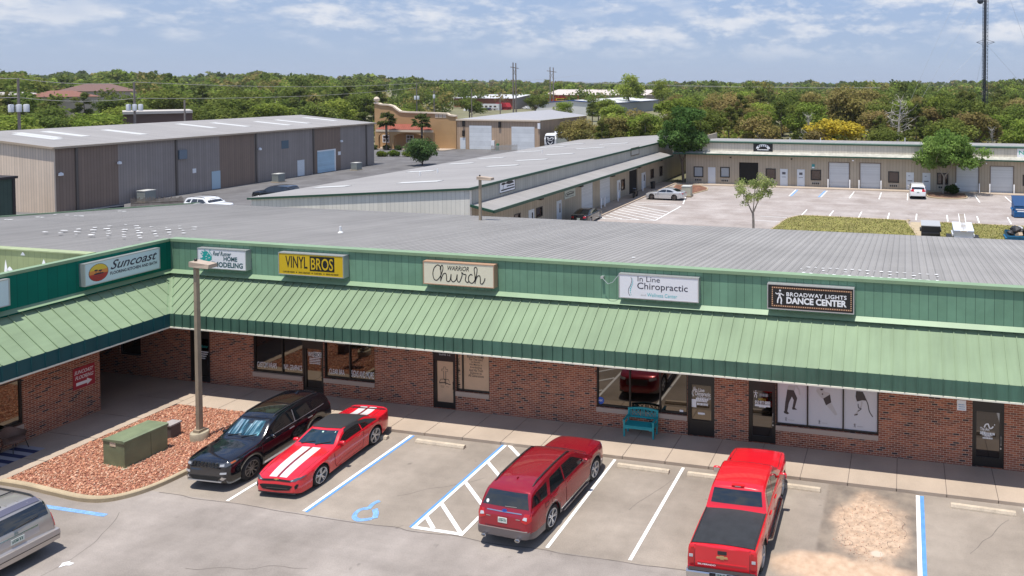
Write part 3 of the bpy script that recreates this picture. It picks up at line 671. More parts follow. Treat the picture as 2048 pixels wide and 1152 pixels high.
# ------- canopy
CY, CXL, SKT, SKB, CTZ = 24.65, -31.75, 3.97, 3.40, 5.22
TY, TX = 26.17, -33.57
dirm = Vector((0, TY-CY, CTZ-SKT)); dirl = Vector((TX-CXL, 0, CTZ-SKT))
nm = Vector((0, -(CTZ-SKT), TY-CY)).normalized(); nl = Vector((CTZ-SKT, 0, -(TX-CXL))).normalized()
b = MB(); b.quad((CXL, CY, SKT), (14, CY, SKT), (14, TY, CTZ), (TX, TY, CTZ))
k = 0; ribx = []
x = CXL+.25
while x < 14: ribx.append(x); x += .432
x = CXL-.18
while x > TX+.1: ribx.append(x); x -= .432
for x in ribx:
    t = max(0, (CXL-x)/(CXL-TX)); a = Vector((x, CY, SKT))+dirm*t; c = Vector((x, CY, SKT))+dirm
    if t > 0: a += dirm*.07
    if (c-a).length > .1: b.bar(a+nm*.022, c+nm*.022, .028, .044, up=nm)
part("canopy", b, M_canopy, mall)
b = MB(); b.quad((CXL, 2, SKT), (CXL, CY, SKT), (TX, TY, CTZ), (TX, 2, CTZ))
y = CY-.25; riby = []
while y > 2: riby.append(y); y -= .432
y = CY+.18
while y < TY-.1: riby.append(y); y += .432
for y in riby:
    t = max(0, (y-CY)/(TY-CY)); a = Vector((CXL, y, SKT))+dirl*t; c = Vector((CXL, y, SKT))+dirl
    if t > 0: a += dirl*.07
    if (c-a).length > .1: b.bar(a+nl*.022, c+nl*.022, .028, .044, up=nl)
part("canopy", b, M_canopy, mall)
b = MB(); v0 = Vector((CXL, CY, SKT)); v1 = Vector((TX, TY, CTZ))
b.add([v0+Vector((.16, 0, .012)), v0+Vector((0, 0, -.02)), v1+Vector((0, 0, -.02)), v1+Vector((.16, 0, .012))], [(0, 1, 2, 3)]); b.add([v0+Vector((0, -.13, .012)), v0+Vector((0, 0, -.02)), v1+Vector((0, 0, -.02)), v1+Vector((0, -.13, .012))], [(0, 1, 2, 3)])
part("valley_flashing", b, M_cap, mall)
b = MB(); b.box(CXL, 14, CY, CY+.03, SKB, SKT-.004)
for x in ribx:
    if x > CXL: b.box(x-.014, x+.014, CY-.04, CY-.001, SKB+.01, SKT+.03)
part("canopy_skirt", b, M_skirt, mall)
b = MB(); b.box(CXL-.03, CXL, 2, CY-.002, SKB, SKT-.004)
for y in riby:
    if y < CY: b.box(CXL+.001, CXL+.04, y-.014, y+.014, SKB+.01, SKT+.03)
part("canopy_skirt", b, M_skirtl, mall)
b = MB(); b.box(CXL+.004, 14, CY-.03, CY+.05, SKB-.06, SKB-.003); b.box(CXL-.05, CXL+.03, 2, CY-.031, SKB-.06, SKB-.003); part("canopy_trim", b, M_trimw, mall)
b = MB(); b.quad((CXL-.04, CY+.04, SKB+.02), (14, CY+.04, SKB+.02), (14, WY, SKB+.02), (XW, WY, SKB+.02)); b.quad((CXL-.04, 2, SKB+.021), (CXL-.04, CY+.04, SKB+.021), (XW, WY, SKB+.021), (XW, 2, SKB+.021))
b.quad((-40, 23.25, 3.5), (-33.8, 23.25, 3.5), (-33.8, 26.39, 3.5), (-40, 26.39, 3.5)); part("soffit", b, M_soffit, mall)
# ------- fascia, caps
b = MB(); b.box(FXL, 14, FY, FY+.22, 3.75, ZT); part("fascia", b, M_fascia, mall)
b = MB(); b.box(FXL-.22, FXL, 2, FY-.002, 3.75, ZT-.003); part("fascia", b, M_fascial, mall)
b = MB(); b.box(FXL-.02, 14, FY-.075, FY+.27, ZT, ZT+.05); b.box(FXL+.08, 14, FY-.075, FY-.05, ZT-.075, ZT)
b.box(FXL-.27, FXL+.05, 2, FY-.077, ZT, ZT+.049); b.box(FXL+.03, FXL+.05, 2, FY-.077, ZT-.075, ZT); part("coping", b, M_cap, mall)
b = MB(); b.quad((FXL+.02, FY-.02, ZB+.21), (14, FY-.02, ZB+.21), (14, FY-.20, ZB+.07), (FXL+.2, FY-.20, ZB+.07)); b.quad((FXL+.02, FY-.02, ZB+.212), (FXL+.2, FY-.2, ZB+.072), (FXL+.2, 2, ZB+.072), (FXL+.02, 2, ZB+.212)); part("flashing", b, M_cap, mall)
b = MB(); b.box(-46, FXL-.23, 23.05, 23.27, 5.4, 6.86); part("inner_parapet", b, M_fascia_in, mall)
b = MB(); b.box(-46, FXL-.29, 22.99, 23.33, 6.862, 6.91); part("coping", b, mat("faded_cap_green", (.33, .38, .20), .5, var=.1), mall)
b = MB(); F2 = Face2D((0, 23.05, 0), (1, 0, 0), (0, 0, 1), (0, -1, 0))
for px, py, w, h in ((12, 531, .10, .55), (20, 537, .2, .2), (88, 524, .12, .25), (46, 507, .13, .16)):
    p = PY(px, py, 23.05); F2.poly(b, [(p.x-w, p.z-h*.5), (p.x+w, p.z-h*.5), (p.x+w*.6, p.z), (p.x, p.z+h*.5), (p.x-w*.5, p.z+h*.1)], .008)
part("sealant_patch", b, M_caulk, mall)
# ------- roof
RS, RZ, RY0, RY1 = .1, 6.72, 26.43, 42.3
def roofz(y): return RZ-RS*(y-RY0)
b = MB(); XL_ = FXL-.24; b.quad((XL_, RY0, RZ), (14, RY0, RZ), (14, RY1, roofz(RY1)), (XL_, RY1, roofz(RY1))); b.quad((-51.5, 23.34, 6.86), (XL_, 23.34, 6.86), (XL_, 30, roofz(30)), (-51.5, 30, roofz(30))); b.quad((-51.5, 30, roofz(30)), (XL_, 30, roofz(30)), (XL_, RY1, roofz(RY1)), (-51.5, RY1, roofz(RY1)))
x = -51.3
while x < 14:
    y_ = RY0+.05 if x > XL_ else 30
    b.bar((x, y_, roofz(y_)+.003), (x, RY1, roofz(RY1)+.003), .03, .014)
    if x < XL_: b.bar((x, 23.36, 6.863), (x, 30, roofz(30)+.003), .03, .014)
    x += .305
part("metal_roof", b, M_roof, mall)
b = MB(); b.quad((-46, 2, 5.7), (FXL-.24, 2, 5.7), (FXL-.24, 23.04, 5.7), (-46, 23.04, 5.7)); part("flat_roof", b, mat("pale_flat_roof", (.5, .5, .48), .8, var=.1), mall)
b = MB(); b.box(-51.5, 14, RY1, RY1+.12, roofz(RY1)-.16, roofz(RY1)-.02); part("gutter", b, mat("dark_gutter", (.10, .10, .10), .5), mall)
b = MB(); b.bar((-51.56, 23.3, 6.88), (-51.56, 30, roofz(30)+.02), .1, .12); b.bar((-51.56, 30, roofz(30)+.02), (-51.56, RY1, roofz(RY1)+.02), .1, .12); part("rake_trim", b, M_cap, mall)
def onroof(px, py):
    v = ray(px, py); t = (RZ+RS*RY0-CAMH)/(v.z+RS*v.y); return CP+v*t
b = MB(); rg = random.Random(5)
pts = [(x/5.12, 400+y/5.12) for x, y in [(460, 332), (625, 343), (657, 318), (778, 355), (792, 328), (805, 302), (972, 287), (958, 311), (953, 337), (935, 362), (1118, 272), (1096, 299), (1110, 321), (1108, 347), (1104, 372), (1285, 260), (1272, 307), (1267, 330), (1268, 358), (1271, 382), (1398, 271), (1412, 293), (1408, 318), (1427, 341), (1425, 367), (1435, 392), (1550, 280), (1580, 324), (1590, 351), (1604, 375), (1700, 288), (1716, 309), (1732, 335), (1740, 357), (1842, 272), (1845, 297), (1876, 317), (1884, 343), (1988, 283), (1987, 305), (60, 205), (105, 206), (387, 180), (434, 182), (684, 160), (828, 170), (1270, 121), (1226, 119), (560, 153), (775, 168)]]
pts += [(1600+x/4.571, 450+y/4.571) for x, y in [(12, 408), (30, 440), (75, 392), (100, 448), (145, 395), (212, 402), (216, 425), (180, 457), (175, 472), (243, 455), (275, 403), (312, 461), (340, 408), (415, 414), (413, 437), (390, 467), (383, 483), (450, 468), (478, 414), (522, 474), (546, 420), (616, 425), (618, 452), (606, 480), (600, 492), (665, 482), (682, 428), (742, 487), (745, 433), (822, 436), (824, 462), (818, 490), (822, 505), (877, 494), (885, 440), (952, 499), (953, 445), (1030, 446), (1040, 470), (1037, 498), (1042, 516), (1096, 507), (1096, 452), (1170, 512), (1168, 457), (1250, 460), (1258, 480), (1255, 514), (1258, 520)]]
pts += [(1267, 516), (1120, 520), (1240, 528)]
for px, py in pts:
    p = onroof(px, py); n = 7; r = rg.uniform(.05, .10)*(1.25 if px < 400 else .8)
    b.add([(p.x+r*1.4*rg.uniform(.6, 1.2)*math.cos(i*6.283/n), p.y+r*rg.uniform(.6, 1.3)*math.sin(i*6.283/n), p.z+.036-RS*r*math.sin(i*6.283/n)) for i in range(n)], [tuple(range(n))])
part("sealant_patch", b, M_caulk, mall)
p = onroof(681, 466); b = MB(); b.lathe([(.14, -.03), (.12, .05), (.05, .08), (.05, .36), (0, .36)], 12, p); part("vent_pipe", b, M_whitep, mall, 40)
# ------------------------------------------------------------------ shop signs
def sign(name, label, O, U, N, w, h, dep, mface, mframe, art, mats, tilt=0.0, group="shop sign cabinets on the green fascia"):
    U = Vector(U); N = Vector(N); O = Vector(O); V = Vector((0, 0, 1))
    t = thing(name, label, "sign", O+U*w/2-N*dep, 0, group)
    def bx(b, u0, u1, v0, v1, n0, n1): b.prism([O+U*u0+V*v0+N*n0, O+U*u1+V*v0+N*n0, O+U*u1+V*v1+N*n0, O+U*u0+V*v1+N*n0], N*(n1-n0))
    b = MB(); bx(b, 0, w, 0, h, -dep+.002, -.02); part("cabinet", b, mframe, t)
    b = MB(); e = .035
    bx(b, 0, w, 0, e, -.019, .012); bx(b, 0, w, h-e, h, -.019, .012); bx(b, 0, e, e, h-e, -.019, .012); bx(b, w-e, w, e, h-e, -.019, .012); part("frame", b, mframe, t)
    b = MB(); bx(b, e+.001, w-e-.001, e+.001, h-e-.001, -.018, -.002); part("face", b, mface, t)
    F = Face2D(O-N*.002, U, V, N); b = MB(); art(F, b, w, h)
    if b.v: part("lettering", b, mats, t)
    return t
def msign(name, label, x0, yt, x1, ytr, ybr, dep, *a):
    Y = FY-dep; tl = PY(x0, yt, Y); tr = PY(x1, ytr, Y); br = PY(x1, ybr, Y)
    return sign(name, label, (tl.x, Y, br.z), (1, 0, 0), (0, -1, 0), tr.x-tl.x, (tl.z+tr.z)/2-br.z, dep, *a)
M_fw = mat("white_sign_face", (.74, .74, .76), .3); M_teal = mat("teal_print", (.02, .33, .30), .5); M_dkt = mat("dark_teal_print", (.01, .08, .09), .5)
def a_reef(F, b, w, h):
    s = h/1.0
    F.poly(b, [(p[0]*w, p[1]*h) for p in [(.10, .42), (.13, .34), (.20, .33), (.26, .38), (.30, .46), (.29, .60), (.25, .74), (.20, .86), (.14, .84), (.10, .76), (.13, .70), (.09, .64), (.12, .56), (.08, .50)]], .004, 0)
    F.stroke(b, [(p[0]*w, p[1]*h) for p in [(.26, .46), (.30, .62), (.27, .78), (.245, .86), (.26, .93), (.285, .9)]], .03*s, .005, 0)
    for q in ((.10, .70), (.12, .80), (.17, .88), (.09, .45)): F.stroke(b, [(q[0]*w, q[1]*h), ((q[0]-.03)*w, (q[1]+.04)*h)], .05*s, .005, 0)
    for q in ((.17, .58), (.20, .70), (.17, .45), (.23, .52)): F.stroke(b, [(q[0]*w, q[1]*h), ((q[0]+.03)*w, (q[1]+.03)*h)], .03*s, .007, 2)
    F.text(b, "Reef Runner", .32*w, .66*h, .70*w, .88*h, .005, 1, .012, .35)
    F.text(b, "HOME", .54*w, .42*h, .82*w, .64*h, .005, 1, .03); F.text(b, "REMODELING", .22*w, .10*h, .93*w, .36*h, .005, 1, .03)
msign("shop_sign", "white shop sign with teal sea dragon and HOME REMODELING lettering", 394.5, 494.5, 492, 502, 542, .26, M_fw, M_alu, a_reef, [M_teal, M_dkt, M_fw])
M_yel = mat("yellow_sign_face", (.62, .42, .015), .35)
def a_vinyl(F, b, w, h):
    F.text(b, "VINYL", .11*w, .33*h, .45*w, .86*h, .004, 0, .012); F.rect(b, .485*w, .24*h, .86*w, .90*h, .004, 0); F.text(b, "BROS", .505*w, .30*h, .84*w, .83*h, .007, 1, .012)
    for st, a, c in (("CUSTOM WRAPS", .07, .25), ("VINYL GRAPHICS", .31, .49), ("CLEAR BRA", .55, .67), ("SIGNS AND MORE", .73, .92)): F.text(b, st, a*w, .10*h, c*w, .175*h, .004, 0, .02)
    for q in (.28, .52, .70): F.disc(b, q*w, .14*h, .03*h, .004, 0, 8)
msign("shop_sign", "yellow shop sign reading VINYL BROS in black", 556.5, 505.5, 687, 511, 557, .30, M_yel, M_alu, a_vinyl, [M_blk, M_yel])
M_cream = mat("cream_sign_face", (.70, .66, .50), .35); M_cop = mat("copper_frame", (.42, .26, .17), .4)
def a_church(F, b, w, h):
    X = lambda q: (q[0]*w, q[1]*h)
    def st(pts, wd=.040): F.stroke(b, [X(p) for p in pts], wd*h, .004+.0004*len(b.f) % .003, 0)
    st([(.245, .66), (.245, .80), (.205, .86), (.16, .72), (.14, .48), (.155, .25), (.19, .19), (.225, .28), (.26, .46), (.285, .72), (.275, .86), (.255, .78), (.255, .45), (.25, .16)])
    st([(.252, .20), (.285, .46), (.32, .52), (.335, .40), (.335, .22), (.36, .17), (.385, .24), (.40, .50)])
    st([(.40, .50), (.40, .26), (.43, .17), (.47, .28), (.485, .50), (.485, .25), (.51, .17), (.53, .24)])
    st([(.53, .24), (.555, .48), (.55, .60), (.575, .53), (.61, .50), (.60, .28), (.63, .18), (.655, .26)])
    st([(.70, .50), (.675, .54), (.645, .42), (.65, .24), (.69, .16), (.725, .26), (.755, .52), (.765, .78), (.745, .86), (.725, .78), (.735, .46), (.735, .15)])
    st([(.735, .20), (.765, .46), (.80, .50), (.81, .36), (.81, .20), (.835, .16), (.865, .30), (.875, .42)])
    F.text(b, "WARRIOR", .35*w, .66*h, .65*w, .86*h, .004, 0, .01, .3)
    # junction box and cable
msign("shop_sign", "cream shop sign with copper frame and handwritten Church lettering", 846, 521, 988, 531, 577, .26, M_cream, M_cop, a_church, [M_blk])
M_ink = mat("charcoal_print", (.03, .03, .05), .5); M_aqua = mat("aqua_print", (.10, .50, .52), .5)
def a_chiro(F, b, w, h):
    F.stroke(b, [(p[0]*w, p[1]*h) for p in [(.155, .88), (.165, .75), (.15, .55), (.125, .38), (.125, .22), (.145, .10)]], .018*h, .004, 0)
    for i, q in enumerate([(.175, .80), (.178, .72), (.175, .64), (.168, .56), (.158, .48), (.150, .40), (.147, .32), (.15, .24), (.156, .16)]): F.disc(b, q[0]*w, q[1]*h, (.012+.012*math.sin(i*.39))*h*1.3, .004, 1, 8)
    F.text(b, "In Line", .24*w, .72*h, .52*w, .93*h, .004, 0, .0); F.text(b, "Chiropractic", .235*w, .33*h, .865*w, .68*h, .004, 0, .005); F.text(b, "and", .28*w, .14*h, .345*w, .21*h, .004, 2); F.text(b, "Wellness Center", .36*w, .12*h, .735*w, .27*h, .004, 1)
t = msign("shop_sign", "white shop sign reading In Line Chiropractic beside a blue spine", 1237.5, 546, 1397.5, 557, 606, .22, M_fw, M_alu, a_chiro, [M_ink, M_aqua, M_g1])
b = MB(); p = PY(1205, 555, FY-.1); q = PY(1238, 548, FY-.1); b.box(p.x-.07, p.x+.05, FY-.14, FY-.002, p.z-.04, p.z+.05)
b.tube(smoothpath([(p.x, 0), (q.x, 1)], 2) and [(p.x+.05, FY-.16, p.z-.03), (p.x+.3, FY-.25, p.z-.2), (p.x+.5, FY-.25, p.z-.12), (q.x+.02, FY-.12, q.z)], .012, 6); part("conduit", b, M_alu, t)
M_bulb = mat("bulb_print", (.80, .52, .30), .4)
def a_dance(F, b, w, h):
    u0, u1, v0, v1, r = .06*w, .965*w, .14*h, .86*h, .08*h
    F.stroke(b, [(u0, v0), (u1, v0), (u1, v1), (u0, v1), (u0, v0)], .075*h, .003, 3, smooth=False)
    n = 36
    for i in range(n):
        for v in (v0, v1): F.disc(b, u0+(u1-u0)*i/(n-1), v, .022*h, .005, 1, 6)
    for i in range(1, 9):
        for u in (u0, u1): F.disc(b, u, v0+(v1-v0)*i/9, .022*h, .005, 1, 6)
    dancer(F, b, .145*w, .24*h, .46*h, 0, .005)
    F.text(b, "BROADWAY LIGHTS", .225*w, .54*h, .915*w, .70*h, .005, 0, .02, 0, 1.1); F.text(b, "DANCE CENTER", .225*w, .25*h, .915*w, .51*h, .005, 0, .04)
msign("shop_sign", "black shop sign reading DANCE CENTER inside a border of bulbs", 1534.5, 567, 1708.5, 577, 629, .26, M_blk, M_alu, a_dance, [M_lw, M_bulb, M_g1, mat("brown_print", (.16, .07, .04), .5)])
dep = .28; Xs = FXL+dep
tl = PX(168, 527, Xs); tr = PX(319.5, 495, Xs); br = PX(319.5, 536, Xs); bl = PX(168, 574, Xs)
M_s1 = mat("sunset_yellow", (.75, .52, .05), .5); M_s2 = mat("sunset_orange", (.70, .25, .06), .5); M_s3 = mat("sunset_red", (.45, .04, .03), .5); M_pale = mat("pale_blue_sign_face", (.60, .72, .72), .35)
def a_sun(F, b, w, h):
    cx, cy, r = .175*w, .50*h, .37*h
    F.disc(b, cx, cy, r*1.05, .003, 0); n = 20
    for k, (a0, a1, mi) in enumerate(((.30, 1, 1), (-.15, .30, 2), (-1, -.15, 3))):
        t0, t1 = math.asin(a0), math.asin(a1); P = [(cx+r*math.cos(t0+(t1-t0)*i/n), cy+r*math.sin(t0+(t1-t0)*i/n)) for i in range(n+1)]
        P += [(2*cx-p[0], p[1]) for p in reversed(P)]; F.poly(b, P, .005, mi)
    F.poly(b, [(cx-.5*r, cy-.22*r), (cx+.55*r, cy-.22*r), (cx+.5*r, cy-.08*r), (cx-.1*r, cy-.02*r), (cx-.5*r, cy-.1*r)], .008, 0)
    for dx, dy in ((-.3, .3), (.15, .2)): F.stroke(b, [(cx+dx*r, cy-.1*r), (cx+(dx+.03)*r, cy+dy*r)], .04*r, .008, 0); F.disc(b, cx+(dx+.03)*r, cy+dy*r, .2*r, .008, 0, 8, .1*r)
    for v in (-.4, -.58, -.75): F.stroke(b, [(cx-.6*r, cy+v*r), (cx+.5*r, cy+v*r)], .03*r, .008, 0)
    F.text(b, "Suncoast", .325*w, .49*h, .96*w, .90*h, .004, 0, .012, .45); F.text(b, "FLOORING KITCHEN AND BATH", .32*w, .26*h, .955*w, .40*h, .004, 0, .03)
sign("shop_sign", "pale blue shop sign with sunset emblem and Suncoast lettering", (Xs, tl.y, br.z-.02), (0, 1, 0), (1, 0, 0), tr.y-tl.y, (tl.z-bl.z+tr.z-br.z)/2, dep, M_pale, M_alu, a_sun, [M_ink, M_s1, M_s2, M_s3])
p = PX(19, 557, FXL+.25); q = PX(19, 611, FXL+.25)
sign("shop_sign", "plain white sign cabinet cut by the photo edge above the wicker chairs", (FXL+.25, p.y-3.4, q.z), (0, 1, 0), (1, 0, 0), 3.4, p.z-q.z, .25, M_pale, M_alu, lambda F, b, w, h: None, [M_ink])
# red arrow board on the left wing
a = PX(146, 736, XW+.03); c = PX(190.5, 768, XW+.03); z1 = PX(190.5, 724, XW+.03).z
t = thing("wall_sign", "red board with white arrow on the brick wall of the left wing", "sign", (XW+.03, (a.y+c.y)/2, c.z))
hh = z1-c.z; ww = c.y-a.y; b = MB(); b.box(XW+.003, XW+.03, a.y, c.y, c.z+.05, z1); part("board", b, mat("red_board", (.36, .015, .03), .5), t)
F2 = Face2D((XW+.03, a.y, c.z+.05), (0, 1, 0), (0, 0, 1), (1, 0, 0)); b = MB()
F2.text(b, "SUNCOAST", .05*ww, .66*hh, .93*ww, .82*hh, .004, 0, .01, .35); F2.text(b, "FLOORING", .08*ww, .42*hh, .93*ww, .58*hh, .004, 0, .01, .35)
F2.poly(b, [(.12*ww, .15*hh), (.62*ww, .15*hh), (.62*ww, .07*hh), (.86*ww, .22*hh), (.62*ww, .37*hh), (.62*ww, .29*hh), (.12*ww, .29*hh)], .004); part("lettering", b, M_lw, t)
# small notices by the right-hand door
t = thing("notice_plate", "two small white notices on brick wall beside the rightmost glass door", "notice", (ox(1927, 812), WY-.01, oz(1927, 818)))
b = MB(); a = px_box(None, 1914, 801, 1932, 808.5, WY); b.box(a[0], a[2], WY-.02, WY-.002, a[1], a[3]); a2 = px_box(None, 1914, 810, 1932.5, 820, WY); b.box(a2[0], a2[2], WY-.02, WY-.002, a2[1], a2[3]); part("plate", b, M_lw, t)
F2 = Face2D((0, WY-.02, 0), (1, 0, 0), (0, 0, 1), (0, -1, 0)); b = MB()
for i in range(3): dashes(F2, b, a2[0]+.05, a2[1]+.05+.08*i, a2[2]-.05, a2[1]+.08+.08*i, 3, i)
part("lettering", b, mat("blue_print", (.15, .35, .6), .5), t)
# ------------------------------------------------------------------ things by the walk
M_teala = mat("teal_bench_paint", (.012, .31, .34), .45, var=.06, vscale=6)
a = G(1247, 872, .12); t = thing("park_bench", "teal wooden bench with crossed back slats under the shop window", "bench", (-10.27, 25.95, .12))
o = Vector(t.location); W2 = .64
b = MB(); b.box(o.x-W2, o.x+W2, 25.80, 26.24, .52, .555)
for i in range(5): b.box(o.x-W2+.01, o.x+W2-.01, 25.79+.09*i, 25.87+.09*i, .555, .572)
b.box(o.x-W2+.07, o.x+W2-.07, 25.79, 25.82, .45, .52); part("seat", b, M_teala, t)
b = MB(); yb = 26.27; zt0 = 1.05
b.box(o.x-W2, o.x+W2, yb, yb+.04, .68, .74)
F2 = Face2D((o.x, yb, 0), (1, 0, 0), (0, 0, 1), (0, -1, 0))
for s in range(12):
    u0 = -W2+s*W2/6; z = lambda u: zt0+.07*math.cos(u/W2*1.5); b.prism([(o.x+u0, yb, z(u0)-.07), (o.x+u0+W2/6, yb, z(u0+W2/6)-.07), (o.x+u0+W2/6, yb, z(u0+W2/6)), (o.x+u0, yb, z(u0))], (0, .04, 0))
for cx in (-.29, .29):
    for sx in (-1, 1):
        b.bar((o.x+cx-.16*sx, yb+.02, .74), (o.x+cx+.16*sx, yb+.02, 1.04), .028, .022, up=(0, 1, 0)); b.bar((o.x+cx-.16*sx, yb+.02, .89), (o.x+cx, yb+.02, 1.04 if sx > 0 else .74), .022, .02, up=(0, 1, 0)); b.bar((o.x+cx+.16*sx, yb+.02, .89), (o.x+cx, yb+.02, 1.04 if sx > 0 else .74), .022, .02, up=(0, 1, 0))
for u in (-.56, -.50, -.06, 0, .06, .50, .56): b.bar((o.x+u, yb+.02, .74), (o.x+u, yb+.02, 1.05), .03, .022, up=(0, 1, 0))
part("backrest", b, M_teala, t)
for s in (-1, 1):
    x = o.x+s*(W2-.03)
    b = MB(); b.box(x-.03, x+.03, 25.78, 25.84, .12, .76); b.bar((x, 25.82, .47), (x-s*.18, 25.80, .47), .03, .09); part("leg", b, M_teala, t)
    b = MB(); b.bar((x, 26.2, .12), (x, 26.31, 1.06), .055, .055, up=(0, 1, 0)); part("leg", b, M_teala, t)
    b = MB(); b.box(x-.045, x+.045, 25.74, 26.27, .765, .80); part("armrest", b, M_teala, t)
# lamp post
M_post2 = mat("tan_post_paint", (.30, .24, .17), .5, var=.1, vscale=4); M_pc = mat("post_footing", (.36, .31, .22), .9, var=.15, vscale=5, fine=.1)
def lamp_post(label, x, y, h, base, head=1.0):
    t = thing("lamp_post", label, "lamp post", (x, y, 0))
    if base:
        b = MB(); b.lathe([(.31, .05), (.31, .36), (.295, .38), (0, .38)], 20, (x, y, 0)); part("footing", b, M_pc, t, 40)
        b = MB(); b.box(x-.15, x+.15, y-.15, y+.15, .381, .48); part("base_cover", b, M_post2, t)
    b = MB(); w0, w1 = .082, .066; z0 = .48 if base else 0
    b.add([(x+sx*w, y+sy*w, z) for z, w in ((z0, w0), (h, w1)) for sx, sy in ((-1, -1), (1, -1), (1, 1), (-1, 1))], [(0, 1, 5, 4), (1, 2, 6, 5), (2, 3, 7, 6), (3, 0, 4, 7), (4, 5, 6, 7)]); part("pole", b, M_post2, t)
    b = MB(); hw = .20
    b.add([(x-.12, y-hw, h+.02), (x+.80*head, y-hw, h-.01), (x+.80*head, y+hw, h-.01), (x-.12, y+hw, h+.02), (x-.12, y-hw, h+.22), (x+.80*head, y-hw+.03, h+.14), (x+.80*head, y+hw-.03, h+.14), (x-.12, y+hw, h+.22)], [(3, 2, 1, 0), (4, 5, 6, 7), (0, 1, 5, 4), (1, 2, 6, 5), (2, 3, 7, 6), (3, 0, 4, 7)]); hd = part("lamp_head", b, mat("tan_lamp_head", (.42, .33, .25), .5, var=.08), t)
    b = MB(); b.box(x+.15, x+.72*head, y-.13, y+.13, h-.03, h+.005); part("lens", b, mat("lamp_lens", (.6, .6, .55), .2), hd)
    b = MB(); b.lathe([(.05, h+.2), (.05, h+.29), (.03, h+.31), (0, h+.31)], 10, (x-.02, y, 0)); part("photocell", b, M_blk, hd, 40)
    return t
lamp_post("tall square tan lamp post on a round footing in the red stones", -27.25, 22.2, 6.95, True)
# transformer
M_tr = mat("green_cabinet_paint", (.165, .20, .115), .55, var=.14, vscale=2.5, fine=.05)
c0 = Vector((-28.87, 19.98, .08)); t = thing("transformer_cabinet", "large weathered green transformer cabinet on the red stones", "cabinet", (-28.35, 20.6, .08))
rz_ = R(-4); ux = Vector((math.cos(rz_), math.sin(rz_), 0)); uy = Vector((-ux.y, ux.x, 0)); o = Vector((-28.88, 19.95, 0)); wx, ly, hz = 1.10, 1.44, 1.06
def tb(b, u0, u1, v0, v1, z0, z1): b.prism([o+ux*u0+uy*v0+Vector((0, 0, z0)), o+ux*u1+uy*v0+Vector((0, 0, z0)), o+ux*u1+uy*v1+Vector((0, 0, z0)), o+ux*u0+uy*v1+Vector((0, 0, z0))], (0, 0, z1-z0))
b = MB(); tb(b, 0, wx, 0, ly*.6, .08, hz-.06); tb(b, 0, wx, ly*.6+.012, ly, .08, hz-.06); part("body", b, M_tr, t)
b = MB(); pr = [(-.03, hz-.06), (-.03, hz-.03), (.05, hz+.0), (wx-.05, hz+.05), (wx+.03, hz+.02), (wx+.03, hz-.06)]; b.prism([o+ux*u-uy*.03+Vector((0, 0, z)) for u, z in pr], uy*(ly+.06)); part("lid", b, M_tr, t)
b = MB(); tb(b, -.08, wx+.08, -.08, ly+.08, .07, .1); part("pad", b, M_pc, t)
b = MB(); tb(b, .36, .66, -.012, -.004, .83, 1.0); part("warning_label", b, mat("faded_label", (.6, .5, .36), .6, var=.3, vscale=20), t)
t = thing("utility_box", "small dark grey utility box with white tags beside the lamp post", "utility box", (-28.5, 22.1, .08))
b = MB(); b.box(-28.74, -28.32, 21.93, 22.32, .08, .58); part("body", b, mat("dark_grey_box", (.10, .09, .09), .6, var=.1), t)
b = MB(); b.box(-28.77, -28.29, 21.90, 22.35, .581, .64); part("lid", b, mat("grey_lid", (.34, .31, .30), .6, var=.1), t)
b = MB(); b.box(-28.66, -28.5, 21.92, 21.928, .44, .54); b.lathe([(0, 21.915), (.055, 21.915), (.055, 21.928)], 12, (-28.58, 0, .26), 'Y'); part("tag", b, M_lw, t)
# wheel stops
M_stop = mat("wheel_stop_concrete", (.50, .42, .32), .9, var=.15, vscale=4, fine=.12, fscale=30, bump=.2)
pr = [(-.09, 0), (-.085, .05), (-.055, .125), (.055, .125), (.085, .05), (.09, 0)]
def stopmesh(seed):
    b = MB(); b.prism([(-1.0, p[0], p[1]) for p in pr], (2.0, 0, 0)); return b
first = None
for x, rz, sc, lab in [(-17.72, -1, 1.08, "concrete wheel stop in the empty accessible bay"), (-9.32, -1, 1.0, "concrete wheel stop in the bay right of the maroon vehicle"), (-6.62, -.5, 1.0, "weathered wheel stop ending under the red pickup's left side"), (-3.80, -1, 1.0, "low wheel stop right of the pickup beside the sandy patch"), (2.60, -1.5, 1.03, "pale wheel stop in the right-hand bay past the blue line"), (-21.05, -1, .98, "wheel stop mostly hidden behind the red convertible's rear wheel")]:
    if first is None:
        o_ = stopmesh(0).build("wheel_stop", M_stop); first = o_
    else: o_ = first.copy(); COL.objects.link(o_)
    o_.location = (x, 23.86, .001); o_.rotation_euler = (0, 0, R(rz)); o_.scale = (sc, 1, 1); tag(o_, lab, "wheel stop", "wheel stops at the heads of the bays")
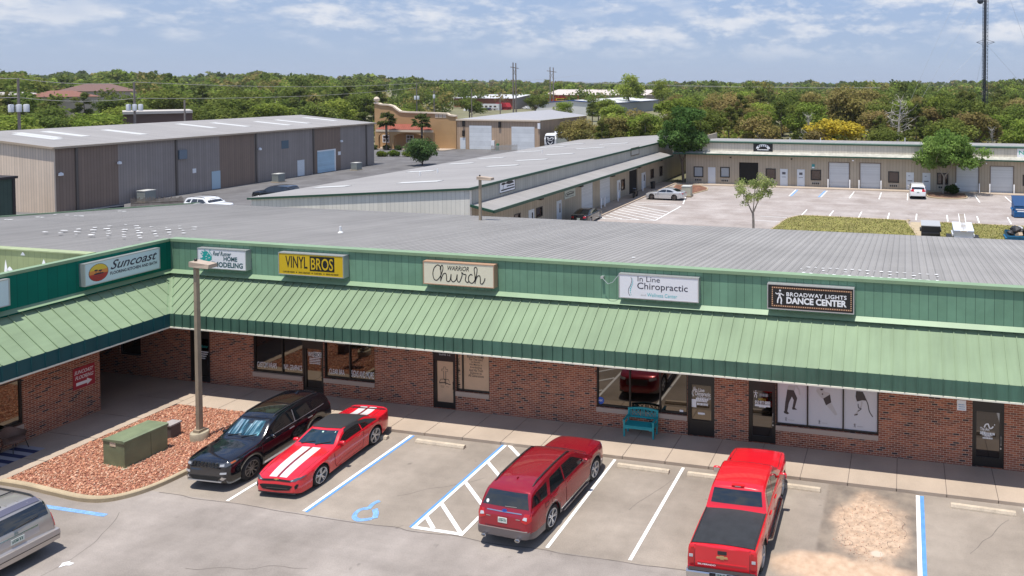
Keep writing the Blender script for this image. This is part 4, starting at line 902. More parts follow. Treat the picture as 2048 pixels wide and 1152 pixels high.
# wicker chairs and rug
M_wick = mat("brown_wicker", (.16, .10, .075), .7, var=.1, fine=.3, fscale=60, bump=.5)
def chair(label, x, y, rz):
    t = thing("patio_chair", label, "chair", (x, y, .13), rz, "wicker chairs outside the left wing")
    b = MB(); n = 14
    vs = []; fs = []
    for i in range(n+1):
        a = R(-115)+R(230)*i/n; hgt = .62+.24*math.cos(a)**2*(1 if abs(a) < 1.6 else 0)
        for r, z in ((.29, .40), (.33, .56), (.37, hgt+.02), (.33, hgt+.02), (.27, .44)): vs.append((-r*math.cos(a), r*math.sin(a), z))
    for i in range(n):
        for k in range(4): fs.append((i*5+k, (i+1)*5+k, (i+1)*5+k+1, i*5+k+1))
    b.add(vs, fs); bb = b.build("backrest", M_wick, t, smooth=50)
    b = MB(); b.lathe([(0, .47), (.27, .47), (.31, .44), (.30, .37), (0, .36)], 20); b.build("seat", M_wick, t, smooth=50)
    for sx in (-1, 1):
        for sy in (-1, 1):
            b = MB(); b.tube([(.2*sx, .2*sy, .38), (.27*sx, .27*sy, 0)], .014, 6); b.build("leg", M_blk, t)
chair("brown wicker chair against the brick wall under the window edge", -33.2, 19.95, R(8))
chair("brown wicker chair half cut off by the left photo edge", -33.15, 18.55, R(-6))
b = MB(); cols = []
for i in range(12):
    y0 = 18.05+i*.19; b.quad((-33.5, y0, .126), (-32.25, y0, .126), (-32.25, y0+.19, .126), (-33.5, y0+.19, .126), i % 2)
r_ = b.build("outdoor_rug", [mat("navy_rug", (.02, .03, .09), .9), mat("pale_rug_stripe", (.30, .31, .36), .9)]); tag(r_, "navy and white striped outdoor rug under the wicker chairs", "rug")
b = MB(); p = G(130, 1131); b.stroke = None
F2 = Face2D((p.x, p.y, 0), (1, 0, 0), (0, 1, 0), (0, 0, 1)); F2.poly(b, [(-.13, 0), (0, .12), (.16, .13), (.15, .02), (.02, 0), (-.07, -.12)], .012); F2.poly(b, [(-.13, 0), (0, .12), (-.02, .16), (-.16, .03)], .03)
r_ = b.build("paper_scrap", M_lw); tag(r_, "crumpled white scrap of paper on the asphalt beside the silver minivan", "litter")
# ------------------------------------------------------------------ vehicles
M_tyre = mat("tyre_rubber", (.018, .018, .018), .85, fine=.15, fscale=30)
M_under = mat("underbody_black", (.010, .010, .010), .9)
M_cglass = mat("car_glass", (.008, .011, .013), .02, spec=.9, coat=.6)
M_chrome = mat("chrome", (.62, .62, .62), .12, metal=1.0)
M_rimS = mat("silver_rim", (.55, .56, .58), .3, metal=.7)
M_rimD = mat("dark_rim", (.16, .145, .14), .3, metal=.8)
M_tail = mat("tail_lamp_red", (.42, .008, .010), .12, coat=.6)
M_lampc = mat("clear_lamp", (.45, .46, .48), .08, coat=.8, spec=.8)
M_lampd = mat("smoked_lamp", (.07, .075, .085), .06, coat=.8)
M_plast = mat("black_plastic", (.022, .022, .024), .6)
M_plate = mat("licence_plate", (.62, .66, .60), .4)
M_ptext = mat("plate_print", (.05, .16, .12), .5)
def paint(name, c, rough=.32, metal=.0, coat=1.0): return mat(name, c, rough, metal=metal, coat=coat, spec=.5)
def pchip(P, x):
    xs = [p[0] for p in P]; ys = [p[1] for p in P]; n = len(xs)
    if x <= xs[0]: return ys[0]
    if x >= xs[-1]: return ys[-1]
    h = [xs[i+1]-xs[i] for i in range(n-1)]; dl = [(ys[i+1]-ys[i])/h[i] for i in range(n-1)]
    def der(i):
        if i == 0: return dl[0]
        if i == n-1: return dl[-1]
        if dl[i-1]*dl[i] <= 0: return 0
        w1 = 2*h[i]+h[i-1]; w2 = h[i]+2*h[i-1]; return (w1+w2)/(w1/dl[i-1]+w2/dl[i])
    for i in range(n-1):
        if x <= xs[i+1]:
            t = (x-xs[i])/h[i]; a, c = der(i), der(i+1)
            return ys[i]*(2*t**3-3*t*t+1)+h[i]*a*(t**3-2*t*t+t)+ys[i+1]*(-2*t**3+3*t*t)+h[i]*c*(t**3-t*t)
class Car:
    """lofted body in local axes: x forward (nose +L/2), y left, z up; d = distance behind the nose"""
    def __init__(s, name, label, S, loc, head, group=None, cat="car"):
        s.S = S; s.L = S["L"]; s.W = S["W"]
        s.root = thing(name, label, cat, loc, head, group)
    def x(s, d): return s.L/2-d
    def loft(s, mats):
        S = s.S; L_ = s.L; hw = s.W/2; ds = set()
        n = int(L_/.075)
        for i in range(n+1): ds.add(round(i*L_/n, 4))
        for e in (.004, .015, .035, .06, .1): ds.add(e); ds.add(L_-e)
        for w in S["wheels"]:
            r = S["arch"]
            for k in range(-9, 10): ds.add(round(w+r*math.sin(k/9*math.pi/2), 4))
            ds.add(w-r-.003); ds.add(w+r+.003)
        for key in ("top", "belt"):
            for p in S[key]: ds.add(p[0])
        ds = sorted(d for d in ds if 0 <= d <= L_); dd = [ds[0]]
        for d in ds[1:]:
            if d-dd[-1] > .0025: dd.append(d)
        V = []; Fs = []; M = []; np_ = 15
        for d in dd:
            zt = pchip(S["top"], d); w = pchip(S["half"], d); zs = pchip(S["sill"], d); zb = zs
            for wd in S["wheels"]:
                q = S["arch"]**2-(d-wd)**2
                if q > 0: zb = max(zb, S["wr"]+math.sqrt(q))
            cr = S.get("crown", .05)*min(1, w/hw)
            zbt = min(pchip(S["belt"], d), zt-cr*.9)
            zbt = max(zbt, zb+.06); zt = max(zt, zbt+.02)
            wb = w-S.get("tuck", .06); hg = max(zt-zbt-cr, .004)
            wr = max(wb-.015-S["tumble"]*hg, wb*.45)
            H = zbt-zb; mid = S.get("mid", .55)
            pts = [(0, zb), (w*.55, zb), (w-.05, zb), (w-.022, zb+.012), (w-.004, zb+H*.28), (w, zb+H*mid), (w-.012, zb+H*.80), (wb+.012, zbt-.03), (wb, zbt), (wb-.012, zbt+.012 if hg > .03 else zbt+hg*.3),
                   (wr+(wb-wr)*.45, zbt+hg*.52), (wr+.008, zbt+hg*.93), (wr-.05*min(1, hg*5+.2), zbt+hg+cr*.25), (wr*.62, zt-cr*.33), (wr*.28, zt-cr*.06)]
            x = s.x(d)
            V += [(x, p[0], p[1]) for p in pts]+[(x, 0, zt)]
        m = np_+1
        for i in range(len(dd)-1):
            for k in range(m-1):
                mi = 1 if k < 3 else 0
                if S.get("clad") and k in (3, 4) : mi = 2 if k == 3 else mi
                Fs.append((i*m+k, i*m+k+1, (i+1)*m+k+1, (i+1)*m+k)); M.append(mi)
        nv = len(V); V2 = V+[(a, -c, e) for a, c, e in V]
        F2_ = Fs+[tuple(nv+q for q in reversed(f)) for f in Fs]; M2 = M+M
        for i in (0, len(dd)-1):
            for k in range(1, m-2):
                f = (i*m, i*m+k, i*m+k+1); 
                F2_ += [f, tuple(nv+q for q in reversed(f))]; M2 += [1 if k < 3 else 0]*2
            f = (i*m, i*m+m-2, i*m+m-1); F2_ += [f, tuple(nv+q for q in reversed(f))]; M2 += [0, 0]
        b = MB(); b.v = V2; b.f = F2_; b.m = M2
        me_bm = bmesh.new(); vs = [me_bm.verts.new(v) for v in V2]
        for f, mi in zip(F2_, M2):
            try: fc = me_bm.faces.new([vs[q] for q in f]); fc.material_index = mi
            except ValueError: pass
        bmesh.ops.remove_doubles(me_bm, verts=me_bm.verts, dist=.0006)
        bmesh.ops.recalc_face_normals(me_bm, faces=me_bm.faces)
        me = D.meshes.new("body"); me_bm.to_mesh(me)
        for q in mats: me.materials.append(q)
        me.polygons.foreach_set("use_smooth", [True]*len(me.polygons)); me.set_sharp_from_angle(angle=R(S.get("sharp", 30)))
        s.body = D.objects.new("body", me); COL.objects.link(s.body); s.body.parent = s.root
        bmesh.ops.triangulate(me_bm, faces=me_bm.faces); s.bvh = BVHTree.FromBMesh(me_bm); me_bm.free()
    def patch(s, name, view, polys, m, off=.006, thick=.012, step=.09, parent=None, mirror=False, smooth=40, skip=None):
        """panels laid onto the body, one object each: view 'side' uses (d,z), 'front'/'rear' (y,z), 'top' (d,y)"""
        todo = []; first = None
        for p in polys:
            todo.append((p, 1))
            if mirror: todo.append((p, -1))
        for p, sg in todo:
            bm = bmesh.new()
            if view == 'side': P = [Vector((s.x(q[0]), 0, q[1])) for q in p]; dr = Vector((0, -sg, 0)); st = Vector((0, 3*sg, 0)); axes = ((1, 0, 0), (0, 0, 1))
            elif view in ('front', 'rear'):
                f = 1 if view == 'front' else -1; P = [Vector((0, q[0]*sg, q[1])) for q in p]; dr = Vector((-f, 0, 0)); st = Vector((6*f, 0, 0)); axes = ((0, 1, 0), (0, 0, 1))
            else: P = [Vector((s.x(q[0]), q[1]*sg, 0)) for q in p]; dr = Vector((0, 0, -1)); st = Vector((0, 0, 5)); axes = ((1, 0, 0), (0, 1, 0))
            tb_ = bmesh.new(); vv = [tb_.verts.new(q) for q in P]; tb_.faces.new(vv)
            for ax in axes:
                a = Vector(ax); lo = min(q.dot(a) for q in P); hi = max(q.dot(a) for q in P); k = int((hi-lo)/step)
                for j in range(1, k+1):
                    co = a*(lo+(hi-lo)*j/(k+1)); bmesh.ops.bisect_plane(tb_, geom=tb_.verts[:]+tb_.edges[:]+tb_.faces[:], plane_co=co, plane_no=a, dist=1e-5)
            outer = {}; inner = {}
            for v in tb_.verts:
                h = s.bvh.ray_cast(v.co+st, dr)
                if h[0] is None: h = s.bvh.find_nearest(v.co+st*.3)
                n = h[1]
                if n.dot(-dr) < 0: n = -n
                outer[v] = bm.verts.new(h[0]+n*off); inner[v] = bm.verts.new(h[0]+n*(off-thick))
            for f in tb_.faces: bm.faces.new([outer[v] for v in f.verts])
            for e in tb_.edges:
                if len(e.link_faces) == 1: a, c = e.verts; bm.faces.new([outer[a], outer[c], inner[c], inner[a]])
            tb_.free()
            bmesh.ops.recalc_face_normals(bm, faces=bm.faces)
            me = D.meshes.new(name); bm.to_mesh(me); bm.free(); me.materials.append(m)
            me.polygons.foreach_set("use_smooth", [True]*len(me.polygons)); me.set_sharp_from_angle(angle=R(smooth))
            o = D.objects.new(name, me); COL.objects.link(o); o.parent = parent or s.root
            first = first or o
        return first
    def local(s, name, b, m, smooth=None, parent=None): return b.build(name, m, parent or s.root, smooth=smooth)
    def hit(s, view, a, z):
        if view == 'side': h = s.bvh.ray_cast(Vector((s.x(a), 3, z)), Vector((0, -1, 0)))
        elif view == 'front': h = s.bvh.ray_cast(Vector((6, a, z)), Vector((-1, 0, 0)))
        elif view == 'rear': h = s.bvh.ray_cast(Vector((-6, a, z)), Vector((1, 0, 0)))
        else: h = s.bvh.ray_cast(Vector((s.x(a), z, 5)), Vector((0, 0, -1)))
        return h[0] if h[0] else Vector((0, 0, 0))
    def wheels(s, style, m_rim, tw=.235):
        S = s.S; r = S["wr"]; rr = r*S.get("rimf", .70)
        tyre = None
        for wd in S["wheels"]:
            for sg in (1, -1):
                y = s.W/2-S.get("inset", .04)-tw/2
                if tyre is None:
                    b = MB(); b.lathe([(rr-.02, -tw/2+.03), (rr, -tw/2+.005), (rr+.02, -tw/2), (r-.035, -tw/2+.004), (r-.008, -tw/2+.03), (r, -tw/2+.06), (r, tw/2-.06), (r-.008, tw/2-.03), (r-.035, tw/2-.004), (rr+.02, tw/2), (rr, tw/2-.005), (rr-.02, tw/2-.05)], 36, axis='Y')
                    tyre = b.build("wheel", M_tyre, s.root, smooth=40); rim = MB()
                    y0 = tw/2
                    rim.lathe([(rr+.006, y0-.012), (rr-.004, y0+.003), (rr-.022, y0-.002), (rr-.03, y0-.06), (rr-.03, -y0+.04)], 36, axis='Y')
                    rim.lathe([(0, y0-.012), (.05, y0-.014), (.065, y0-.03), (.065, y0-.07), (0, y0-.07)], 18, axis='Y')
                    ns = {'five': 5, 'ten': 10, 'six': 6}[style]
                    for k in range(ns):
                        a0 = 2*math.pi*k/ns
                        for da in ((-.16, .16) if style == 'five' else (0,)):
                            u = Vector((math.cos(a0+da*.4), 0, math.sin(a0+da*.4))); u2 = Vector((math.cos(a0+da), 0, math.sin(a0+da)))
                            rim.bar(u*.045+Vector((0, y0-.035, 0)), u2*(rr-.02)+Vector((0, y0-.022, 0)), .032 if style != 'six' else .06, .03, up=(0, 1, 0))
                    disc = MB(); disc.lathe([(0, .02), (rr-.02, .02)], 24, axis='Y'); disc.lathe([(rr*.72, y0-.10), (rr*.72, y0-.085), (.06, y0-.085)], 20, axis='Y', mi=1)
                    ro = rim.build("rim", m_rim, tyre, smooth=40); do = disc.build("brake_disc", [M_under, M_rimD], tyre)
                    w0 = tyre
                else:
                    w0 = tyre.copy(); COL.objects.link(w0)
                    for ch in (ro, do): c = ch.copy(); COL.objects.link(c); c.parent = w0
                w0.location = (s.x(wd), y*sg, r); w0.rotation_euler = (0, random.uniform(0, 1), 0 if sg > 0 else math.pi)
    def mirror_(s, d, z, m, size=(.12, .20, .14), out=.10):
        for sg in (1, -1):
            p = s.hit('side', d, z); b = MB(); b.lathe([(0, -.5), (.28, -.47), (.46, -.25), (.5, .1), (.46, .38), (.3, .5), (0, .5)], 14, axis='Y')
            b.v = [(v[0]*size[0]*1.0, v[1]*size[1], v[2]*size[2]) for v in b.v]; cx, cy, cz = p.x, p.y+out, z+.06
            b.v = [(v[0]+cx, (v[1]+cy)*sg, v[2]+cz) for v in b.v]; q = MB(); q.bar((p.x+.02, (p.y-.03)*sg, z-.0), (cx+.01, (cy-.04)*sg, cz-.02), .06, .05); q.join(b)
            mo = q.build("side_mirror", m, s.root, smooth=50)
            g = MB(); g.quad((cx-size[0]*.5-.004, (cy-size[1]*.40)*sg, cz-size[2]*.38), (cx-size[0]*.5-.004, (cy+size[1]*.40)*sg, cz-size[2]*.38), (cx-size[0]*.5-.004, (cy+size[1]*.40)*sg, cz+size[2]*.38), (cx-size[0]*.5-.004, (cy-size[1]*.40)*sg, cz+size[2]*.38)); g.build("mirror_glass", M_chrome, mo)
    def handles(s, ds, z, m):
        for d in ds:
            for sg in (1, -1):
                p = s.hit('side', d, z); b = MB(); b.bar((p.x+.10, (p.y+.022)*sg, z), (p.x-.10, (p.y+.022)*sg, z), .025, .028); b.box(p.x-.09, p.x-.06, (p.y-.01)*sg, (p.y+.02)*sg, z-.012, z+.012); b.box(p.x+.06, p.x+.09, (p.y-.01)*sg, (p.y+.02)*sg, z-.012, z+.012); b.build("door_handle", m, s.root)
    def seams(s, ls, w=.014, m=None):          # shut lines down the side: list of [(d,z),(d,z)...]
        polys = []
        for l in ls:
            for a, c in zip(l, l[1:]):
                t = Vector((c[0]-a[0], c[1]-a[1])).normalized(); n = Vector((-t.y, t.x))*w/2
                polys.append([(a[0]+n.x, a[1]+n.y), (a[0]-n.x, a[1]-n.y), (c[0]-n.x, c[1]-n.y), (c[0]+n.x, c[1]+n.y)])
        return s.patch("shut_lines", 'side', polys, m or M_under, .0025, .004, .12, mirror=True)
    def doors(s, polys, m):
        """raised door skins, one object per side and door"""
        for p in polys:
            for sg in (1, -1):
                q = s.patch("door", 'side', [p], m, .005, .010, .08)
                if sg < 0:
                    q.data = q.data.copy(); q.data.transform(Matrix.Scale(-1, 4, (0, 1, 0))); q.data.flip_normals()
    def plate(s, view, y, z, txt=None, w=.31, h=.155, emb=True):
        p = s.hit(view, y, z); f = 1 if view == 'front' else -1; b = MB(); x = p.x+f*.02
        b.box(x-.008, x+.008, y-w/2, y+w/2, z-h/2, z+h/2); o = b.build("licence_plate", M_plate, s.root)
        F = Face2D((x+f*.009, y-f*-w/2 if f < 0 else y+w/2*-1, z-h/2), (0, -f if f < 0 else 1, 0), (0, 0, 1), (f, 0, 0))
        F = Face2D((x+f*.009, y+(w/2 if f < 0 else -w/2), z-h/2), (0, -1 if f < 0 else 1, 0), (0, 0, 1), (f, 0, 0)); b = MB()
        for k in range(6):
            if k != 3: F.rect(b, .03+k*.043, .045, .055+k*.043, .11, .002)
        F.rect(b, .05, .125, .26, .14, .002); F.disc(b, w/2+.003, h/2, .022, .003, 0, 8); b.build("plate_print", M_ptext, o)
    def wipers(s, d, z, m=None):
        b = MB()
        for y0 in (-.55, .05):
            a = s.hit('front', y0, z); c = s.hit('front', y0+.5, z+.06); b.bar(a+Vector((.02, 0, .015)), c+Vector((.02, 0, .015)), .02, .02)
        b.build("wiper", M_plast, s.root)
def vmirror(P): return [(q[0], -q[1]) for q in P]
def place(contact, lx, ly, head):
    c, s = math.cos(head), math.sin(head); return (contact[0]-(lx*c-ly*s), contact[1]-(lx*s+ly*c), 0.002)
# ---- maroon family suv, nose to the shops
S_SUV = dict(L=5.04, W=2.0, wheels=(.93, 3.795), wr=.385, arch=.435, tumble=.30, crown=.05, tuck=.055, mid=.56, clad=True,
    top=[(0, .62), (.03, .82), (.10, .98), (.3, 1.07), (.8, 1.135), (1.32, 1.18), (2.1, 1.635), (2.45, 1.735), (3.2, 1.775), (4.0, 1.76), (4.50, 1.705), (4.66, 1.655), (4.88, 1.20), (4.93, 1.10), (4.99, 1.0), (5.02, .80), (5.04, .62)],
    belt=[(0, .6), (.3, .97), (1.3, 1.085), (2.5, 1.12), (4, 1.16), (4.9, 1.13), (5.04, .66)],
    half=[(0, .60), (.03, .72), (.12, .84), (.35, .93), (.9, .985), (1.6, 1.0), (4.0, 1.0), (4.6, .985), (4.88, .94), (4.98, .88), (5.04, .80)],
    sill=[(0, .34), (.3, .24), (1, .25), (4, .26), (4.7, .30), (5.04, .42)])
M_maroon = paint("maroon_car_paint", (.30, .006, .018), .24, .3)
M_clad = mat("grey_cladding", (.16, .14, .14), .4, metal=.4)
H = R(87.4); S = S_SUV
c = Car("parked_suv", "maroon SUV with black roof rails parked nose-in facing the teal bench", S, place((-10.90, 20.05), S["L"]/2-3.795, -.95, H), H)
c.loft([M_maroon, M_under, M_clad])
c.patch("rear_window", 'rear', [[(-.66, 1.60), (.66, 1.60), (.80, 1.22), (-.80, 1.22)]], M_cglass)
c.patch("windshield", 'front', [[(-.80, 1.24), (.80, 1.24), (.66, 1.60), (-.66, 1.60)]], M_cglass)
sw = [[(1.72, 1.16), (2.28, 1.52), (2.42, 1.575), (2.98, 1.60), (2.98, 1.165)], [(3.05, 1.17), (3.05, 1.60), (3.72, 1.585), (3.86, 1.20)], [(4.02, 1.22), (3.90, 1.575), (4.45, 1.55), (4.66, 1.50), (4.80, 1.25)]]
c.patch("side_window", 'side', sw, M_cglass, mirror=True)
c.doors([[(1.42, 1.09), (1.40, .60), (1.46, .42), (2.98, .42), (2.98, 1.14), (1.72, 1.135)], [(3.02, 1.14), (3.02, .42), (3.42, .42), (3.55, .72), (3.82, .86), (3.90, 1.155)]], M_maroon)
c.patch("door_trim", 'side', [[(1.5, .36), (1.5, .40), (3.3, .40), (3.3, .36)]], M_chrome, mirror=True)
c.patch("window_trim", 'side', [[(1.62, 1.128), (1.62, 1.145), (3.9, 1.182), (3.9, 1.165)]], M_chrome, mirror=True, step=.2)
c.patch("rear_bumper", 'rear', [[(-.86, .42), (-.90, .62), (.90, .62), (.86, .42)]], M_clad, .02, .03)
c.patch("bumper_trim", 'rear', [[(-.84, .635), (-.84, .665), (.84, .665), (.84, .635)]], M_chrome, .012, .02)
c.patch("tail_lamp", 'rear', [[(.62, .92), (.70, 1.12), (.90, 1.12), (.92, .93), (.80, .86)]], M_tail, .012, .02, mirror=True)
c.patch("reverse_lamp", 'rear', [[(.66, .98), (.70, 1.04), (.80, 1.04), (.80, .96)]], M_lampc, .018, .02, mirror=True)
c.patch("tail_trim", 'rear', [[(-.6, 1.09), (-.6, 1.115), (.6, 1.115), (.6, 1.09)]], M_chrome, .012, .02)
c.patch("emblem", 'rear', [[(.085*math.cos(i*.524), 1.135+.038*math.sin(i*.524)) for i in range(12)]], mat("blue_oval_badge", (.015, .05, .22), .3), .02, .02)
c.patch("badge", 'rear', [[(.58, .955), (.58, .975), (.44, .975), (.44, .955)], [(-.58, .955), (-.58, .975), (-.44, .975), (-.44, .955)]], M_chrome, .01, .01)
c.plate('rear', 0, .90); c.patch("sticker", 'rear', [[(.64+.05*math.cos(i*.785), 1.30+.05*math.sin(i*.785)) for i in range(8)]], M_lw, .01, .005)
for sg in (1, -1):
    b = MB(); pts = []
    for d in [2.25, 2.4, 2.8, 3.3, 3.8, 4.2, 4.42]:
        p = c.hit('top', d, .66*sg); pts.append((p.x, p.y, p.z+(.05 if 2.3 < d < 4.4 else .0)))
    b.tube(pts, .022, 6); c.local("roof_rail", b, M_plast, 50)
    b = MB(); p = c.hit('rear', .58*sg, .46); b.lathe([(.052, 0), (.06, -.05), (.06, -.09), (.045, -.09), (.045, -.02), (0, -.02)], 12, (p.x-.02, 0, 0), 'X'); b.v = [(v[0], v[1]*1.5+.58*sg, v[2]+.43) for v in b.v]; c.local("exhaust_tip", b, M_chrome, 40)
    b = MB(); b.bar((c.x(1.55), .99*sg, .27), (c.x(3.2), .99*sg, .27), .10, .035); c.local("side_step", b, M_clad)
b = MB(); p = c.hit('top', 4.2, 0); b.prism([(p.x+.1, -.012, p.z-.01), (p.x-.06, -.03, p.z-.02), (p.x-.06, -.02, p.z+.05)], (0, .03, 0)); c.local("antenna_fin", b, M_maroon)
b = MB(); a = c.hit('rear', 0, 1.25); q = c.hit('rear', -.4, 1.26); b.bar(a+Vector((-.02, 0, 0)), q+Vector((-.02, 0, 0)), .02, .02); c.local("wiper", b, M_chrome)
c.patch("headlamp", 'front', [[(.55, .86), (.55, .95), (.82, .97), (.86, .88)]], M_lampc, .01, .02, mirror=True)
c.patch("grille", 'front', [[(-.5, .66), (-.5, .92), (.5, .92), (.5, .66)]], M_rimD, .01, .02)
c.seams([[(1.40, 1.09), (1.38, .46), (3.44, .44), (3.57, .72), (3.84, .86), (3.93, 1.15)], [(3.0, .44), (3.0, 1.13)], [(4.05, .95), (4.05, 1.07), (4.22, 1.07), (4.22, .95), (4.05, .95)]])
c.patch("tailgate_gap", 'rear', [[(-.86, .685), (-.86, .70), (.86, .70), (.86, .685)]], M_under, .004, .006, .3)
c.patch("hood_gap", 'top', [[(1.27, -.78), (1.27, .78), (1.30, .78), (1.30, -.78)]], M_under, .004, .008, .2)
c.mirror_(1.80, 1.12, M_maroon); c.handles((2.78, 3.68), 1.03, M_maroon); c.wheels('five', M_rimS)
# ---- black suv, nose to the camera
S_J = dict(L=4.82, W=1.95, wheels=(.93, 3.845), wr=.385, arch=.44, tumble=.33, crown=.055, tuck=.06, mid=.6, clad=False, rimf=.72,
    top=[(0, .60), (.02, .86), (.06, 1.0), (.16, 1.055), (.7, 1.125), (1.25, 1.17), (1.98, 1.60), (2.3, 1.715), (2.9, 1.75), (3.7, 1.72), (4.3, 1.655), (4.42, 1.61), (4.66, 1.18), (4.72, 1.06), (4.78, .95), (4.82, .62)],
    belt=[(0, .6), (.1, .93), (.3, 1.0), (1.25, 1.08), (2.5, 1.11), (3.9, 1.14), (4.6, 1.12), (4.82, .66)],
    half=[(0, .66), (.02, .74), (.08, .82), (.25, .90), (.7, .96), (1.3, .965), (2.0, .975), (3.9, .975), (4.4, .95), (4.7, .88), (4.82, .78)],
    sill=[(0, .36), (.2, .24), (1, .26), (4, .28), (4.82, .42)])
M_jet = paint("deep_black_blue_paint", (.0035, .0045, .0085), .14, 0, 1.0)
hJ = R(-90+2.5)
S = S_J; c = Car("parked_suv", "black SUV with a silver sunshade parked facing out beside the red stones", S, place((-22.80, 20.42), S["L"]/2-.93, .93, hJ), hJ)
c.loft([M_jet, M_under, M_jet])
def sunshade():
    m, nt, b = newmat("crumpled_sunshade"); L = nt.links.new
    b.inputs["Roughness"].default_value = .22; b.inputs["Metallic"].default_value = .75; b.inputs["Coat Weight"].default_value = 1
    tc = _n(nt, "ShaderNodeTexCoord"); mp = _n(nt, "ShaderNodeMapping"); mp.inputs["Rotation"].default_value = (0, 0, R(8)); mp.inputs["Scale"].default_value = (1.4, 11, 1); L(tc.outputs["Object"], mp.inputs["Vector"])
    z = _n(nt, "ShaderNodeTexNoise"); z.inputs["Scale"].default_value = 1.1; z.inputs["Detail"].default_value = 5; L(mp.outputs[0], z.inputs["Vector"])
    cr = _n(nt, "ShaderNodeValToRGB"); e = cr.color_ramp.elements; e[0].position = .38; e[0].color = (.01, .06, .09, 1); e[1].position = .66; e[1].color = (.62, .72, .72, 1); x = e.new(.5); x.color = (.10, .28, .32, 1)
    L(z.outputs["Fac"], cr.inputs[0]); L(cr.outputs[0], b.inputs["Base Color"])
    bp = _n(nt, "ShaderNodeBump"); bp.inputs["Strength"].default_value = .6; bp.inputs["Distance"].default_value = .03; L(z.outputs["Fac"], bp.inputs["Height"]); L(bp.outputs[0], b.inputs["Normal"])
    return m
ws = c.patch("windshield", 'front', [[(-.74, 1.22), (.74, 1.22), (.60, 1.60), (-.60, 1.60)]], M_cglass)
c.patch("sunshade", 'front', [[(-.66, 1.25), (.66, 1.25), (.53, 1.57), (.11, 1.57), (.10, 1.50), (-.10, 1.50), (-.11, 1.57), (-.53, 1.57)]], sunshade(), .009, .004)
c.patch("rear_window", 'rear', [[(-.64, 1.56), (.64, 1.56), (.76, 1.20), (-.76, 1.20)]], M_cglass)
sw = [[(1.66, 1.14), (2.16, 1.50), (2.32, 1.56), (2.84, 1.585), (2.84, 1.145)], [(2.91, 1.15), (2.91, 1.585), (3.55, 1.56), (3.66, 1.18)], [(3.76, 1.19), (3.66, 1.55), (4.12, 1.48), (4.36, 1.26), (4.3, 1.21)]]
c.patch("side_window", 'side', sw, M_cglass, mirror=True)
c.patch("window_trim", 'side', [[(1.58, 1.112), (1.58, 1.132), (4.3, 1.195), (4.3, 1.175)], [(2.862, 1.14), (2.862, 1.59), (2.888, 1.59), (2.888, 1.14)]], M_rimS, mirror=True, step=.2)
c.patch("sunroof", 'top', [[(2.28, -.50), (2.28, .50), (2.95, .52), (2.95, -.52)], [(3.02, -.52), (3.02, .52), (3.75, .50), (3.75, -.50)]], mat("tinted_roof_glass", (.020, .016, .012), .05, spec=.9, coat=1), .008, .01, .12)
c.doors([[(1.40, 1.07), (1.38, .62), (1.44, .40), (2.84, .40), (2.84, 1.12), (1.66, 1.115)], [(2.88, 1.12), (2.88, .40), (3.38, .40), (3.46, .66), (3.72, .84), (3.80, 1.15)]], M_jet)
c.patch("sill_trim", 'side', [[(1.42, .30), (1.42, .385), (3.36, .385), (3.36, .30)]], M_rimS, .012, .02, mirror=True, step=.2)
for k in range(7):
    u = -.435+.145*k; b_ = [(u-.052, .855), (u-.056, 1.0), (u+.056, 1.0), (u+.052, .855)]
    g = c.patch("grille_surround", 'front', [b_], M_chrome, .014, .02, .2); c.patch("grille_slot", 'front', [[(u-.038, .872), (u-.042, .985), (u+.042, .985), (u+.038, .872)]], M_under, .018, .01, .2, parent=g)
c.patch("headlamp", 'front', [[(.54, .87), (.53, .985), (.80, 1.0), (.90, .99), (.88, .92), (.78, .87)]], M_lampd, .012, .02, mirror=True)
c.patch("headlamp_lens", 'front', [[(.58, .90), (.58, .96), (.72, .97), (.72, .90)]], M_lampc, .018, .01, mirror=True)
c.patch("marker_lamp", 'side', [[(.22, .93), (.18, .98), (.34, 1.0), (.36, .95)]], mat("amber_lamp", (.55, .12, .02), .2, coat=.8), .012, .02, mirror=True)
c.patch("lower_grille", 'front', [[(-.50, .42), (-.62, .56), (.62, .56), (.50, .42)]], M_under, .012, .02)
c.patch("fog_lamp", 'front', [[(.60, .64), (.60, .70), (.80, .70), (.80, .64)]], M_lampc, .012, .02, mirror=True)
c.patch("bumper_lip", 'front', [[(-.66, .365), (-.66, .395), (.66, .395), (.66, .365)]], M_rimS, .02, .03)
c.patch("bumper_chrome", 'front', [[(.60, .47), (.68, .56), (.80, .50), (.72, .44)]], M_chrome, .012, .02, mirror=True)
c.patch("tail_lamp", 'rear', [[(.52, 1.0), (.52, 1.10), (.84, 1.12), (.86, .98)]], M_tail, .014, .02, mirror=True); c.plate('rear', 0, .80)
b = MB(); p = c.hit('top', 3.95, 0); b.prism([(p.x+.12, -.02, p.z-.01), (p.x-.06, -.03, p.z-.02), (p.x-.06, -.02, p.z+.06)], (0, .045, 0)); c.local("antenna_fin", b, M_jet)
for sg in (1, -1):
    b = MB(); b.tube([c.hit('top', d, .63*sg)+Vector((0, 0, .03 if 2.2 < d < 4.1 else 0)) for d in (2.15, 2.3, 2.8, 3.3, 3.8, 4.05, 4.2)], .018, 6); c.local("roof_rail", b, M_plast, 50)
c.seams([[(1.36, 1.07), (1.36, .42), (3.36, .40), (3.48, .66), (3.74, .84), (3.83, 1.15)], [(2.86, .42), (2.86, 1.12)]])
c.mirror_(1.74, 1.10, M_jet); c.handles((2.66, 3.52), 1.02, M_rimS); c.wipers(0, 1.215); c.wheels('ten', M_rimD)
